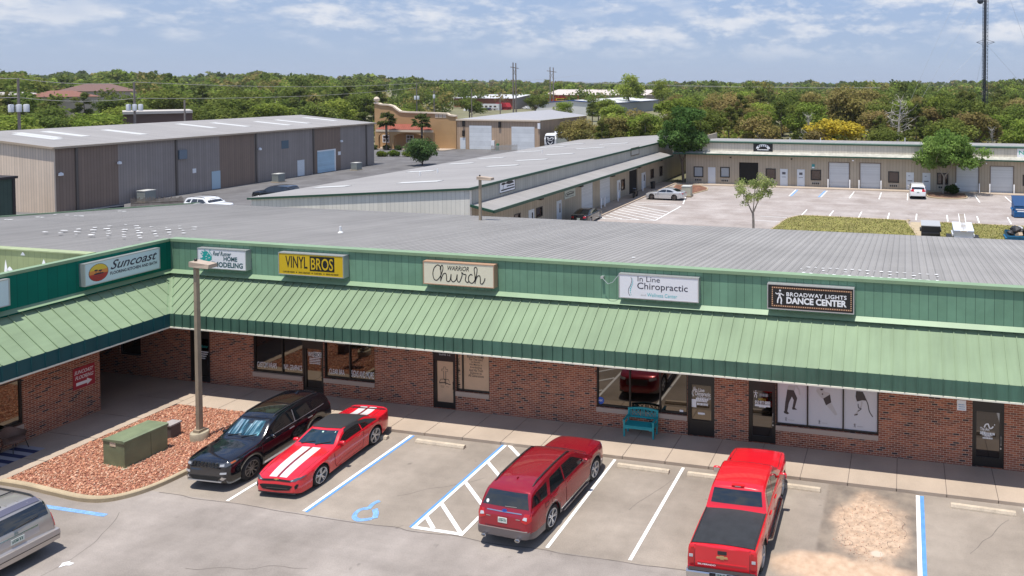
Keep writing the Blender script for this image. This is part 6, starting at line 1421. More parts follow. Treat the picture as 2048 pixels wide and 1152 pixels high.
b = MB(); b.bar((xl, MY0-.1, zl-.09), (MX+.14, MY0-.1, zr_-.09), .12, .16); b.bar((MX+.10, MY0-.1, zr_-.10), (MX+.10, MY1, zr_-.10), .14, .20); part("roof_trim", b, M_green, row)
def on_mroof(x, y):
    n = Vector((zl-zr_, 0, -(xl-MX-.12))); v = ray(x, y); t = (n.dot(Vector((MX+.12, 0, zr_))-CP))/n.dot(v); return CP+v*t
for i, (xa, ya, xb, yb) in enumerate([(634, 376, 695, 372), (800, 367, 879, 362), (816, 345, 868, 341), (900, 329, 944, 326), (976, 334, 1034, 330), (1035, 322, 1091, 318.5), (1094, 310.5, 1145, 307), (960, 318, 1006, 315), (1034, 305, 1080, 302), (1080, 296, 1128, 293), (1122, 290, 1164, 287.5), (1204, 289, 1250, 287), (1155, 298, 1206, 295)]):
    p = on_mroof((xa+xb)/2, (ya+yb)/2); b = MB(); n = Vector((zl-zr_, 0, -(xl-MX))).normalized(); n = n if n.z > 0 else -n
    ux_ = Vector((xl-MX, 0, zl-zr_)).normalized()
    L2 = min(3.2, abs(on_mroof(xb, yb).x-on_mroof(xa, ya).x)/2+.3)
    b.prism([p-ux_*L2+Vector((0, -.45, 0))+n*.012, p+ux_*L2+Vector((0, -.45, 0))+n*.012, p+ux_*L2+Vector((0, .45, 0))+n*.012, p-ux_*L2+Vector((0, .45, 0))+n*.012], n*.03); part("skylight", b, M_sky, row)
for x, y in ((840, 352), (875, 346), (1084, 307)):
    p = on_mroof(x, y); b = MB(); b.lathe([(.06, -.1), (.06, .45), (0, .45)], 8, p); part("vent_pipe", b, M_whitep, row, 40)
CX1, CZ0, CZ1 = -31.95, zr_-1.38, zr_-1.78
b = MB(); b.prism([(MX+.013, MY0+.1, CZ0), (CX1, MY0+.1, CZ1), (CX1, MY0+.1, CZ1-.06), (MX+.013, MY0+.1, CZ0-.06)], (0, 43.5, 0)); part("canopy_roof", b, M_lroof, row)
b = MB(); b.box(CX1-.02, CX1+.08, MY0+.05, MY0+43.7, CZ1-.22, CZ1+.02); b.bar((MX+.02, MY0+.05, CZ0-.08), (CX1, MY0+.05, CZ1-.08), .1, .2); part("canopy_trim", b, M_green, row)
for y in (58, 66, 74, 82, 90):
    b = MB(); b.box(MX+.02, CX1-.3, y-.25, y+.25, CZ1-.5, CZ1-.08); part("canopy_bracket", b, mat("dark_bracket", (.05, .025, .02), .6), row)
b = MB(); b.box(MX+.02, -31.45, MY0+.3, 93.9, -.05, .11); struct("unit_walk", b, M_conc)
def small_sign(name, label, O, U, N, w, h, art, mf, mats, cat="sign"):
    t = thing(name, label, cat, O); b = MB(); U = Vector(U); N = Vector(N); O = Vector(O)
    b.prism([O+N*.01, O+U*w+N*.01, O+U*w+Vector((0, 0, h))+N*.01, O+Vector((0, 0, h))+N*.01], N*.06); part("board", b, mf, t)
    F = Face2D(O+N*.07, U, (0, 0, 1), N); b = MB(); art(F, b, w, h)
    if b.v: part("lettering", b, mats, t)
    return t
def s1(F, b, w, h):
    F.rect(b, 0, 0, w, .05*h, .004); F.rect(b, 0, .95*h, w, h, .004); F.rect(b, 0, 0, .03*w, h, .004); F.rect(b, .97*w, 0, w, h, .004)
    F.poly(b, [(.1*w, .28*h), (.95*w, .30*h), (.95*w, .20*h), (.1*w, .16*h)], .006); F.stroke(b, [(.22*w, .3*h), (.25*w, .72*h)], .05*h, .006)
    F.disc(b, .25*w, .74*h, .14*w, .007, 0, 8, .10*h); F.poly(b, [(.35*w, .72*h), (.5*w, .88*h), (.8*w, .86*h), (.93*w, .66*h), (.6*w, .60*h)], .006); dashes(F, b, .45*w, .42*h, .92*w, .52*h, 3, 2)
p0 = PX(999, 387.5, MX+.08); p1 = PX(1030.5, 375, MX+.08); zt_ = PX(999, 363, MX).z
small_sign("unit_sign", "white framed sign with black palm and house on the unit row wall", (MX+.013, p0.y, p0.z), (0, 1, 0), (1, 0, 0), p1.y-p0.y, zt_-p0.z, s1, M_lw, [M_blk])
def s2(F, b, w, h): F.stroke(b, [(.9*w, .62*h), (.5*w, .74*h), (.12*w, .6*h), (.1*w, .35*h), (.4*w, .25*h)], .07*h, .005); dashes(F, b, .2*w, .40*h, .85*w, .56*h, 3, 3); dashes(F, b, .45*w, .14*h, .85*w, .2*h, 3, 4)
p0 = PX(1129.5, 399, MX+.08); p1 = PX(1151, 390, MX+.08); zt_ = PX(1129.5, 382, MX).z
small_sign("unit_sign", "small pale green sign with dark scrawl beside the white roll doors", (MX, p0.y, p0.z), (0, 1, 0), (1, 0, 0), p1.y-p0.y, zt_-p0.z, s2, mat("pale_green_board", (.55, .60, .52), .5), [M_blk])
p0 = PX(1261.5, 313, MX+.05); p1 = PX(1278, 299, MX+.05)
small_sign("empty_sign_frame", "empty brown sign frame high on the unit row wall", (MX+.013, p0.y, p0.z), (0, 1, 0), (1, 0, 0), p1.y-p0.y, 1.05, lambda F, b, w, h: (F.rect(b, 0, 0, w, .1*h), F.rect(b, 0, .9*h, w, h), F.rect(b, 0, .1*h, .05*w, .9*h), F.rect(b, .95*w, .1*h, w, .9*h)), M_creamg, [mat("brown_frame", (.10, .06, .04), .5)])
bol = None
def bollard(x, y, lab):
    global bol
    if bol is None:
        b = MB(); b.lathe([(.075, 0), (.075, 1.12), (.05, 1.17), (0, 1.18)], 10); bol = b.build("bollard", M_lw, smooth=40); o = bol
    else: o = bol.copy(); COL.objects.link(o)
    o.location = (x, y, .06); tag(o, lab, "bollard", "white bollards guarding the roll doors")
for px, py in ((1198, 418), (1205.5, 415), (1232.5, 404), (1283.5, 383.5)):
    p = G(px, py); bollard(max(p.x, -33.3), p.y, "white bollard before the roll doors of the long unit row")
# clutter by the open bay
p = G(1266, 394, .1); t = thing("motorcycle", "dark motorcycle parked at the open bay of the unit row", "motorcycle", (p.x+.3, p.y, .11), R(95))
for s in (-.68, .68):
    b = MB(); b.lathe([(.22, -.05), (.31, -.05), (.32, 0), (.31, .05), (.22, .05)], 20, (s, 0, .32), 'Y'); b.lathe([(0, .02), (.2, .02), (.2, -.02), (0, -.02)], 16, (s, 0, .32), 'Y'); b.build("wheel", M_tyre, t)
b = MB(); b.box(-.4, .3, -.14, .14, .35, .68); b.lathe([(0, -.25), (.13, -.2), (.16, 0), (.12, .22), (0, .25)], 10, (.12, 0, .85), 'X'); b.bar((.45, 0, .95), (.68, 0, .32), .06, .06); b.build("frame", M_blk, t)
b = MB(); b.box(-.75, .0, -.14, .14, .74, .84); b.build("seat", M_plast, t)
b = MB(); b.tube([(.3, -.4, 1.02), (.42, 0, .98), (.3, .4, 1.02)], .02, 6); b.build("handlebar", M_chrome, t)
p = G(1303, 377, .1); b = MB(); b.lathe([(.28, .11), (.33, .95), (.36, .96), (.34, 1.02), (0, 1.1)], 14, (p.x+.2, p.y, 0)); o_ = b.build("rubbish_bin", M_blk, smooth=40); tag(o_, "black rubbish bin by the end door of the unit row", "bin")
p = G(1160, 428)
b = MB(); bx0 = -31.4
# --- back row across the lot
BY = 94.0; bz = PY(1700, 287.5, BY).z; bx0 = PY(1372, 369, BY).x; bx1 = 60
rowb = thing("unit_row", "beige unit row across the back lot with white doors and roll doors", "building", (0, BY, 0))
cz = PY(1700, 313, BY).z
def brect(xa, xb, yt, yb): a = PY(xa, yb, BY); c = PY(xb, yt, BY); return a.x, c.x, max(0, a.z), c.z
bi = [("blind", 1388, 1406, 334, 353), ("door", 1416, 1431, 334.6, 370), ("blind", 1441, 1459, 335, 354), ("bay", 1478, 1516.5, 325.5, 371), ("window", 1532, 1551, 338, 357), ("door", 1560, 1575.5, 338, 374), ("door", 1594, 1609.5, 339, 375), ("window", 1622, 1641.5, 340.5, 359.5), ("garage", 1658, 1698, 326, 377), ("garage", 1720.5, 1760.5, 327.5, 380), ("window", 1777, 1797.5, 344, 364.5), ("door", 1812, 1828, 345, 382), ("door", 1844.5, 1861, 346, 383), ("window", 1874.5, 1896, 347, 368), ("garage", 1912.5, 1957, 332.5, 384.5), ("garage", 1981, 2026.5, 334, 387), ("window", 2046, 2066, 351, 371)]
rects = []
for k, xa, xb, yt, yb in bi:
    x0, x1, z0, z1 = brect(xa, xb, yt, yb)
    rects.append((k, x0, x1, 0.0 if k in ("door", "garage", "bay") else z0, z1))
b = MB(); wall_grid(b, bx0, bx1, 0, cz+.1, [r_[1:] for r_ in rects], lambda a, c, z0, z1: b.box(a, c, BY, BY+.2, z0, z1)); part("front_wall", b, M_tan, rowb)
b = MB(); b.box(bx0, bx0+.2, BY+.21, BY+16, 0, bz); part("end_wall", b, M_tan, rowb)
b = MB(); b.box(bx0-2, bx1, BY, BY+.2, cz+.11, bz-.1); part("upper_wall", b, M_cream2, rowb)
for k, x0, x1, z0, z1 in rects:
    b = MB()
    if k in ("window", "blind"):
        b.box(x0-.05, x1+.05, BY-.03, BY+.08, z0-.06, z0+.06); b.box(x0-.05, x1+.05, BY-.03, BY+.08, z1-.06, z1+.06); b.box(x0-.05, x0+.08, BY-.03, BY+.08, z0+.06, z1-.06); b.box(x1-.08, x1+.05, BY-.03, BY+.08, z0+.06, z1-.06)
        w = part("window", b, M_bronze, rowb); b = MB(); b.quad((x0, BY+.06, z0), (x1, BY+.06, z0), (x1, BY+.06, z1), (x0, BY+.06, z1)); part("pane", b, M_brownw if k == "window" else mat("pale_blind", (.36, .40, .42), .4), w)
        b = MB(); b.box(x0+.1, x1-.1, BY-.06, BY-.002, .35, .72); part("wall_vent", b, mat("pale_vent", (.45, .42, .36), .6), rowb)
        b = MB()
        for i in range(4): b.box(x0+.16+(x1-x0-.3)*i/4, x0+.10+(x1-x0-.3)*(i+1)/4, BY-.066, BY-.061, .41, .66)
        part("vent_slots", b, M_bronze, rowb)
    elif k == "door":
        b.box(x0+.01, x1-.01, BY-.02, BY+.1, .02, z1-.01); w = part("door", b, M_wdoor, rowb)
        F2 = Face2D((0, BY-.02, 0), (1, 0, 0), (0, 0, 1), (0, -1, 0)); b = MB()
        if x0 < -8:
            if x0 > -20: F2.rect(b, x0+.3, z1-.75, x1-.3, z1-.42, .004); dashes(F2, b, x0+.25, 1.25, x1-.25, 1.32, 3, 4)
        else: dashes(F2, b, x0+.2, 1.2, x1-.2, 1.32, 3, 5); dashes(F2, b, x0+.3, z1-.5, x1-.5, z1-.4, 2, 6)
        if b.v: part("lettering", b, mat("grey_print", (.10, .10, .11), .6), w)
    elif k == "garage":
        b.box(x0, x1, BY+.06, BY+.14, .05, z1); part("roll_door", b, M_rollw, rowb)
        b = MB(); b.box(x0-.12, x0-.002, BY-.03, BY+.05, .02, z1+.1); b.box(x1+.002, x1+.12, BY-.03, BY+.05, .02, z1+.1); b.box(x0-.002, x1+.002, BY-.03, BY+.05, z1+.002, z1+.1); part("door_frame", b, mat("brown_frame2", (.16, .12, .09), .6), rowb)
    else:
        b.quad((x0, BY+.18, 0), (x1, BY+.18, 0), (x1, BY+.18, z1), (x0, BY+.18, z1)); w = part("open_bay", b, M_dark, rowb)
b = MB(); b.quad((bx0-2, BY-.1, bz+.02), (bx1, BY-.1, bz+.02), (bx1, BY+16, bz-.9), (bx0-2, BY+16, bz-.9)); part("metal_roof", b, M_lroofx, rowb)
b = MB(); b.box(bx0-2, bx1, BY-.18, BY-.02, bz-.20, bz-.02); part("roof_trim", b, M_green, rowb)
b = MB(); b.box(bx0-2, bx1, BY-.16, BY-.04, bz-.02, bz+.10); part("roof_cap", b, mat("pale_green_cap", (.30, .40, .33), .5), rowb)
b = MB(); b.prism([(bx0-1.6, BY-.002, cz+.42), (bx0-1.6, BY-1.0, cz+.10), (bx0-1.6, BY-1.0, cz+.04), (bx0-1.6, BY-.002, cz+.36)], (bx1-bx0+1.6, 0, 0)); part("canopy_roof", b, mat("canopy_grey_roof", (.40, .39, .34), .6, var=.2, vscale=1.5), rowb)
b = MB(); b.box(bx0-1.6, bx1, BY-1.08, BY-1.0, cz-.10, cz+.08); part("canopy_trim", b, M_green, rowb)
for px, py in ((1461, 315), (1583, 318), (1706, 321), (1972, 327)):
    p = PY(px, py, BY-.8); b = MB(); b.lathe([(0, 0), (.12, .02), (.16, .16), (0, .2)], 8, (p.x, p.y, p.z-.1)); part("flood_lamp", b, M_lw if px > 1700 else M_bronze, rowb, 40)
for px in (1478, 1580, 1641, 1810):
    p = PY(px, 283, BY+1); b = MB(); b.lathe([(.05, -.4), (.05, .5), (0, .5)], 8, p); part("vent_pipe", b, M_whitep, rowb, 40)
for px, py in ((1656, 377), (1699.5, 378.5), (1718, 379), (1762, 382), (1911.5, 385), (1958.5, 386), (1979.5, 387.5), (2028, 389)):
    p = PY(px, py, BY-.45); bollard(p.x, p.y, "white bollard beside a white roll door of the back unit row")
b = MB(); b.box(-31.4, bx1, BY-1.6, BY-.01, -.05, .09); struct("back_walk", b, M_conc)
def s3(F, b, w, h):
    F.poly(b, [(w*(.5+.36*math.cos(math.pi*i/16)), h*(.35+.5*math.sin(math.pi*i/16))) for i in range(17)], .004); F.poly(b, [(w*(.5+.22*math.cos(math.pi*i/12)), h*(.35+.24*math.sin(math.pi*i/12))) for i in range(13)], .007, 1)
    for i in range(5): F.rect(b, w*(.26+.1*i), h*.5, w*(.29+.1*i), h*.74, .007, 1)
    dashes(F, b, .2*w, .18*h, .8*w, .27*h, 4, 5)
p0 = PY(1507, 303, BY); p1 = PY(1545.5, 286, BY)
small_sign("unit_sign", "black sign with white dome emblem on the back unit row", (p0.x, BY-.002, p0.z), (1, 0, 0), (0, -1, 0), p1.x-p0.x, p1.z-p0.z, s3, M_blk, [M_lw, M_blk])
p0 = PY(2034, 315, BY); p1 = PY(2052, 296, BY)
def s4(F, b, w, h): F.text(b, "No", .06*w, .3*h, .40*w, .72*h, .004, 0, .01)
small_sign("unit_sign", "white sign with green lettering cut off by the right photo edge", (p0.x, BY-.002, p0.z), (1, 0, 0), (0, -1, 0), 3.6, p1.z-p0.z, s4, M_lw, [mat("green_print", (.05, .42, .28), .5)])
p0 = PY(1623.5, 337, BY); p1 = PY(1629.5, 328.5, BY)
small_sign("notice_plate", "small aqua notice above a brown window of the back unit row", (p0.x, BY-.002, p0.z), (1, 0, 0), (0, -1, 0), p1.x-p0.x, p1.z-p0.z, lambda F, b, w, h: F.rect(b, .1*w, .1*h, .9*w, .4*h), mat("aqua_board", (.05, .30, .30), .5), [M_lw], "notice")
# back-lot markings
bl = [((-14.15, 91.3), (-14.2, 86)), ((-9.98, 91.3), (-10.2, 86)), ((-6.48, 91.3), (-6.7, 86)), ((-2.99, 91.3), (-3.1, 86)), ((.35, 91.3), (.3, 86)), ((8.6, 91.3), (8.7, 86.2)), ((12.2, 91.3), (12.4, 86.2))]
bl += [((x, 77.2), (x-.12, 73.6)) for x in (-10.7, -7.75, -4.65, -1.65, 1.25, 4.42, 7.5, 10.6, 13.7)]
q = [seg(a, c, .13) for a, c in bl]
q += [seg((-31.3, 76.5), (-25.1, 76.2), .13), seg((-25.1, 76.2), (-25.1, 67.8), .14), seg((-31.3, 67.6), (-25.1, 67.8), .13)]
for i in range(8): y = 76.0-1.12*i; q.append(seg((-31.2, y), (-25.2-max(0, (y-6.4 < 67.6))*0, max(67.8, y-3.6)), .13) if y-3.6 > 67.8 else seg((-31.2, y), (-31.2+6.0*(y-67.8)/3.6, 67.8), .13))
for y in (77.4, 80.2): q.append(seg((-31.2, y), (-26.0, y-.1), .12))
q += [seg((-26.6, 82.6), (-25.3, 77.6), .13), seg((-15.0, 72.3), (-11.0, 72.0), .12), seg((-15.2, 70.0), (-11.0, 69.7), .12)]
lines("back_lot_lines", q, M_white, .007)
lines("blue_back_lot_lines", [seg((-13.9, 91.3), (-13.95, 86), .22), seg((-10.25, 91.3), (-10.47, 86), .22)], M_blue_worn, .007)
# grass strip with kerb
M_grass = mat("lawn_grass", (.19, .175, .045), .95, var=.25, vscale=.7, fine=.35, fscale=7, bump=.5)
def raised(name, pts, z, m, kerbm=M_kerb, kw=.16):
    b = MB(); b.add([(p[0], p[1], z) for p in pts], [tuple(range(len(pts)))]); struct(name, b, m)
    path = [Vector((p[0], p[1], 0)) for p in pts]; b = kerb(list(reversed(path+[path[0]])), kw, z+.04); struct(name+"_kerb", b, kerbm, 40)
gpts = smoothpath([(-12.3, 69.5), (-11.9, 71.6), (-10.9, 73.2), (-9.5, 73.45), (-3, 73.2), (.1, 72.9), (.3, 72.3), (.3, 62), (-11.5, 62), (-12.3, 69.5)], 5)
raised("grass_strip", [(p.x, p.y) for p in gpts[:-1]], .10, M_grass)
raised("grass_strip", [(1.9, 72.7), (30, 71.9), (30, 61.5), (1.9, 61.5)], .10, M_grass)
b = MB(); b.quad((.55, 62, .012), (1.8, 62, .012), (1.8, 72.6, .012), (.55, 72.6, .012)); struct("bin_pad", b, M_kerb)
def blades(name, polys, n, label, h=(.05, .13)):
    rg = np.random.default_rng(4); V = np.zeros((n, 3, 3)); i = 0
    for poly, k in polys:
        xs = [p[0] for p in poly]; ys = [p[1] for p in poly]; c = 0
        while c < k and i < n:
            x, y = rg.uniform(min(xs), max(xs)), rg.uniform(min(ys), max(ys))
            if not inside(x, y, poly): continue
            a = rg.uniform(0, 6.28); w = .05; hh = rg.uniform(*h)
            V[i] = [(x-w*math.cos(a), y-w*math.sin(a), .1), (x+w*math.cos(a), y+w*math.sin(a), .1), (x+rg.normal(0, .05), y+rg.normal(0, .05), .1+hh)]; i += 1; c += 1
    V = V[:i]; me = D.meshes.new(name); me.from_pydata(V.reshape(-1, 3).tolist(), [], np.arange(i*3).reshape(-1, 3).tolist())
    ca = me.color_attributes.new("tint", 'FLOAT_COLOR', 'CORNER'); pal = np.array([(.19, .20, .05), (.27, .23, .08), (.14, .16, .035), (.33, .28, .12)])
    cc = np.concatenate([pal[rg.integers(0, 4, i)], np.ones((i, 1))], 1); ca.data.foreach_set("color", np.repeat(cc, 3, 0).astype(np.float32).ravel())
    me.materials.append(M_tint); o = D.objects.new(name, me); COL.objects.link(o); tag(o, label, "grass", kind="stuff"); return o
gp1 = [(p.x, p.y) for p in gpts[:-1]]
blades("grass", [(gp1, 5000), ([(2.0, 72.6), (16, 72.2), (16, 63), (2.0, 63)], 5000)], 10000, "short yellowing grass on the strips beside the back lot")
# bins
def dumpster(label, x0, x1, y0, y1, zf, zb_, m, ml, closed=True, split=True):
    t = thing("dumpster", label, "dumpster", ((x0+x1)/2, (y0+y1)/2, 0))
    b = MB(); w = .05; ins = .12
    b.add([(x0, y0, .08), (x1, y0, .08), (x1, y1, .08), (x0, y1, .08), (x0, y0-.12, zf), (x1, y0-.12, zf), (x1, y1, zb_), (x0, y1, zb_)], [(3, 2, 1, 0), (0, 1, 5, 4), (1, 2, 6, 5), (2, 3, 7, 6), (3, 0, 4, 7)])
    for zz in (zf*.5, zf*.93): b.box(x0-.02, x1+.02, y0-.16, y0-.07, zz-.05, zz+.05)
    part("bin_body", b, m, t)
    if closed:
        xm = (x0+x1)/2
        for a, c in (((x0-.04, xm-.01), (xm+.01, x1+.04)) if split else ((x0-.04, x1+.04),)):
            b = MB(); b.prism([(a, y0-.2, zf+.01), (a, y1+.03, zb_+.01), (a, y1+.03, zb_+.07), (a, y0-.2, zf+.07)], (c-a, 0, 0)); part("lid", b, ml, t)
    b = MB()
    for x in (x0-.08, x1+.08): b.box(x-.06, x+.06, y0+.3, y1-.3, zf*.55, zf*.68)
    part("fork_sleeve", b, m, t); return t
p = PY(1843, 470, 64.6); q = PY(1880, 470, 64.6); z1 = PY(1860, 452, 64.6).z
dumpster("dark grey dumpster with a pale grey lid on the grass strip", p.x, q.x, 64.6, 66.3, z1, z1+.12, mat("charcoal_bin", (.022, .024, .03), .6), mat("grey_lid2", (.36, .37, .38), .6), split=False)
p = PY(1908, 470, 63.2); q = PY(1947, 470, 63.2); z1 = PY(1926, 462, 63.2).z
t = dumpster("white lidded bin with a ladder lying over its lids", p.x, q.x, 63.2, 65.6, z1, z1+.25, mat("pale_bin_panel", (.55, .57, .60), .5), mat("pale_bin_lid", (.56, .60, .66), .5))
t2 = thing("ladder", "aluminium ladder lying over the lids of the white bin", "ladder", ((p.x+q.x)/2, 64, z1))
b = MB(); xm = (p.x+q.x)/2
for sx in (-.26, .26): b.bar((xm+sx, 62.9, z1+.02), (xm+sx+.1, 67.2, z1+.75), .05, .09)
part("rail", b, M_lw, t2); b = MB()
for i in range(13): f = i/12.5+.02; b.bar((xm-.26+.1*f, 62.9+4.3*f, z1+.02+.73*f), (xm+.26+.1*f, 62.9+4.3*f, z1+.02+.73*f), .05, .05)
part("rung", b, mat("ladder_rung", (.55, .45, .33), .5), t2)
b = MB()
for sx in (p.x-.35, q.x+.35): b.box(sx-.22, sx+.22, 63.6, 65.2, .1, .55)
o_ = b.build("bin_feet", M_plast); o_.parent = t; o_.location = (-t.location.x, -t.location.y, 0)
p = G(2026, 435.5); z1 = 1.45
t = dumpster("blue dumpster with white lettering band at the right edge of the back lot", p.x+.1, p.x+3.0, p.y, p.y+1.9, 1.25, 2.0, mat("blue_bin", (.005, .12, .32), .5, var=.15), mat("dark_blue_lid", (.01, .05, .14), .5))
F2 = Face2D((p.x+.1, p.y-.155, 0), (1, 0, 0), (0, 0, 1), (0, -1, 0)); b = MB(); dashes(F2, b, .15, .86, 1.1, .98, 3, 4); F2.rect(b, .3, .60, 1.0, .78); part("lettering", b, M_lw, t)
p = PY(2016, 478, 63.5)
t = dumpster("open blue dumpster heaped with boxes and black rubbish bags", p.x, p.x+3.6, 63.6, 65.8, .95, 1.0, mat("blue_bin2", (.01, .13, .27), .5, var=.15), M_plast, closed=False)
rg = random.Random(2); pal = [M_plast, M_lw, mat("cardboard", (.40, .24, .13), .8), M_plast, mat("pale_cardboard", (.5, .38, .26), .8)]
for i in range(14):
    b = MB(); x, y, z = p.x+.3+rg.uniform(0, 2.8), 63.9+rg.uniform(0, 1.5), .8+rg.uniform(0, .5); s = rg.uniform(.25, .5)
    if i % 2: b.lathe([(0, -s*.7), (s*.8, -s*.5), (s, 0), (s*.6, s*.5), (0, s*.8)], 9)
    else: b.box(-s, s, -s*.7, s*.7, -s*.5, s*.5)
    o_ = b.build("rubbish_bag" if i % 2 else "cardboard_box", pal[i % 5] if not i % 2 else M_plast, smooth=30, loc=(x, y, z)); o_.rotation_euler = (rg.uniform(-.5, .5), rg.uniform(-.5, .5), rg.uniform(0, 3))
    tag(o_, "black rubbish bag heaped in the open blue dumpster" if i % 2 else "discarded box heaped in the open blue dumpster", "rubbish bag" if i % 2 else "box", "bags in the open dumpster" if i % 2 else "boxes in the open dumpster")
# ac unit by the sedan, debris bed
def ac_unit(label, x, y, z, s=1.0, rz=0, m=None, grp=None):
    t = thing("air_conditioner", label, "air conditioner", (x, y, z), rz, grp); b = MB(); w = .45*s; h = .95*s
    b.box(-w, w, -w, w, .06, h); b.build("cabinet", m or M_acg, t); b = MB(); b.box(-w-.03, w+.03, -w-.03, w+.03, h+.001, h+.07); b.lathe([(w*.8, h+.072), (w*.75, h+.1), (0, h+.1)], 14); b.build("top_cover", mat("ac_top", (.5, .5, .47), .5), t)
    b = MB(); b.box(-w-.12, w+.12, -w-.12, w+.12, 0, .06); b.build("pad", M_kerb, t); return t
p = G(1374, 393); ac_unit("pale boxy outdoor unit in the mulch behind the silver sedan", p.x, p.y, .1, 1.25, .1, mat("putty_cabinet", (.44, .42, .33), .6))
raised("mulch_bed", [tuple(G(*q).xy) for q in [(1340, 384), (1380, 389.5), (1413, 381), (1414, 377), (1400, 372), (1352, 371)]], .09, mat("red_mulch", (.17, .08, .05), .95, var=.4, vscale=2, fine=.4, fscale=8, bump=.5))
# --- brown warehouse on the left
WX, WY0, WY1, WZ = -89.4, 57.9, 103.9, 7.2
M_wb = siding("brown_warehouse_siding", (.25, .185, .145), .30, .05, dark=.78, var=.05); M_wg = siding("grey_warehouse_siding", (.31, .27, .245), .30, .05, dark=.78, var=.05)
M_wt = siding("tan_warehouse_siding", (.72, .58, .45), .38, .06, dark=.72, var=.05)
wh = thing("warehouse", "large brown metal warehouse with pale low-pitched roof and mixed wall panels", "building", (-100, 80, 0))
rd = PY(600, 230, WY1); RXw, RZw = rd.x, rd.z; LXw = 2*RXw-WX
segs = [(WY0, 237, M_wb), (237, 440, M_wg), (440, 510, M_wb), (510, 628, M_wg), (628, 682, M_wb), (682, None, M_wg)]
for a, c, m in segs:
    y0 = a if a == WY0 else PX(a, 350, WX).y; y1 = WY1 if c is None else PX(c, 350, WX).y
    b = MB(); b.box(WX-.2, WX, y0+.001, y1-.001, 0, WZ-.05); part("wall_panel", b, m, wh)
b = MB(); b.prism([(LXw, WY0, 0), (WX, WY0, 0), (WX, WY0, WZ-.05), (RXw, WY0, RZw-.05), (LXw, WY0, WZ-.05)], (0, -.15, 0)); part("end_wall", b, M_wt, wh)
b = MB()
for xx in (LXw-.3, WX+.3): b.add([(RXw, WY0-.4, RZw+.02), (RXw, WY1+.2, RZw+.02), (xx, WY1+.2, WZ), (xx, WY0-.4, WZ)], [(0, 1, 2, 3)])
part("metal_roof", b, M_lroof, wh)
b = MB(); b.box(WX+.28, WX+.42, WY0-.4, WY1+.2, WZ-.22, WZ-.02); b.bar((RXw, WY0-.4, RZw-.12), (WX+.35, WY0-.4, WZ-.12), .1, .22); b.bar((RXw, WY0-.4, RZw-.12), (LXw-.3, WY0-.4, WZ-.12), .1, .22); part("roof_trim", b, mat("tan_gutter", (.42, .33, .24), .6), wh)
n = Vector((RZw-WZ, 0, WX+.3-RXw)).normalized(); ud = Vector((WX+.3-RXw, 0, WZ-RZw)).normalized()
for px, py in ((75, 271), (75, 274), (248, 264.5), (460, 249.5), (392, 252), (584, 243.5), (640, 238.5), (130, 268), (545, 247)):
    v = ray(px, py); t_ = n.dot(Vector((RXw, 0, RZw))-CP)/n.dot(v); p = CP+v*t_; b = MB(); L2 = 3.2
    b.prism([p-ud*L2+Vector((0, -.5, 0))+n*.01, p+ud*L2+Vector((0, -.5, 0))+n*.01, p+ud*L2+Vector((0, .5, 0))+n*.01, p-ud*L2+Vector((0, .5, 0))+n*.01], n*.03); part("skylight", b, M_sky, wh)
def wrect(xa, xb, yt, yb): m = (xa+xb)/2; return PX(xa, yb, WX).y, PX(xb, yb, WX).y, max(0, PX(m, yb, WX).z), PX(m, yt, WX).z
for name, xa, xb, yt, yb, m in (("door", 424, 441, 342, 384, mat("pale_blue_door", (.42, .55, .62), .5)), ("wall_unit", 356, 371.5, 300, 318, mat("blue_grey_unit", (.16, .20, .24), .5)), ("notice", 385, 392, 337, 346, M_lw), ("door", 595, 609, 320, 357, M_wdoor), ("roll_door", 635, 669, 302, 348, siding("pale_blue_roll_door", (.42, .58, .68), .25, .03, dark=.85, horiz=True)), ("window", 563, 577, 281, 297, mat("blue_grey_pane", (.12, .17, .21), .2)), ("notice", 676, 681, 303, 310, M_lw)):
    y0, y1, z0, z1 = wrect(xa, xb, yt, yb); z0 = .02 if name in ("door", "roll_door") else z0; b = MB(); b.box(WX+.002, WX+(.25 if name == "wall_unit" else .04), y0, y1, z0, z1); o_ = part(name, b, m, wh)
    if name == "roll_door": b = MB(); b.box(WX+.002, WX+.07, y1+.002, y1+.25, 0, z1+.2); b.box(WX+.002, WX+.07, y0-.002, y1+.002, z1+.003, z1+.2); part("door_frame", b, M_lw, wh)
for px in (152, 352, 512, 627, 733):
    y = PX(px, 330, WX).y; b = MB(); b.box(WX+.002, WX+.16, y-.1, y+.1, 0, WZ-.25); part("downspout", b, mat("brown_downspout", (.12, .10, .085), .5), wh)
for px, py in ((239, 328), (520, 300), (683, 284), (122, 351)):
    p = PX(px, py, WX+.2); b = MB(); b.lathe([(0, -.05), (.22, 0), (.2, .25), (0, .35)], 8, p); part("wall_lamp", b, M_lw, wh, 40)
for px, py in ((293, 403), (557, 364), (713, 340)):
    p = G(px, py); ac_unit("tan outdoor unit on a pad along the brown warehouse wall", max(p.x, WX+.9), p.y, .01, 1.35 if px < 400 else 1.2, 0, None, "outdoor units along the warehouse")
# green shed at the left edge
p = PY(29, 352, 53); t = thing("metal_shed", "dark green metal shed cut by the left photo edge", "shed", (p.x-2, 49, 0))
b = MB(); b.box(p.x-5, p.x-.02, 46, 53, 0, p.z-.25); part("wall", b, siding("green_shed_siding", (.065, .095, .075), .3, .04, dark=.8), t)
b = MB(); b.box(p.x-.018, p.x+.05, 52.8, 53.02, 0, p.z-.26); b.box(p.x-5.2, p.x+.15, 45.8, 53.2, p.z-.24, p.z); part("trim", b, mat("dark_brown_trim", (.03, .022, .02), .6), t)
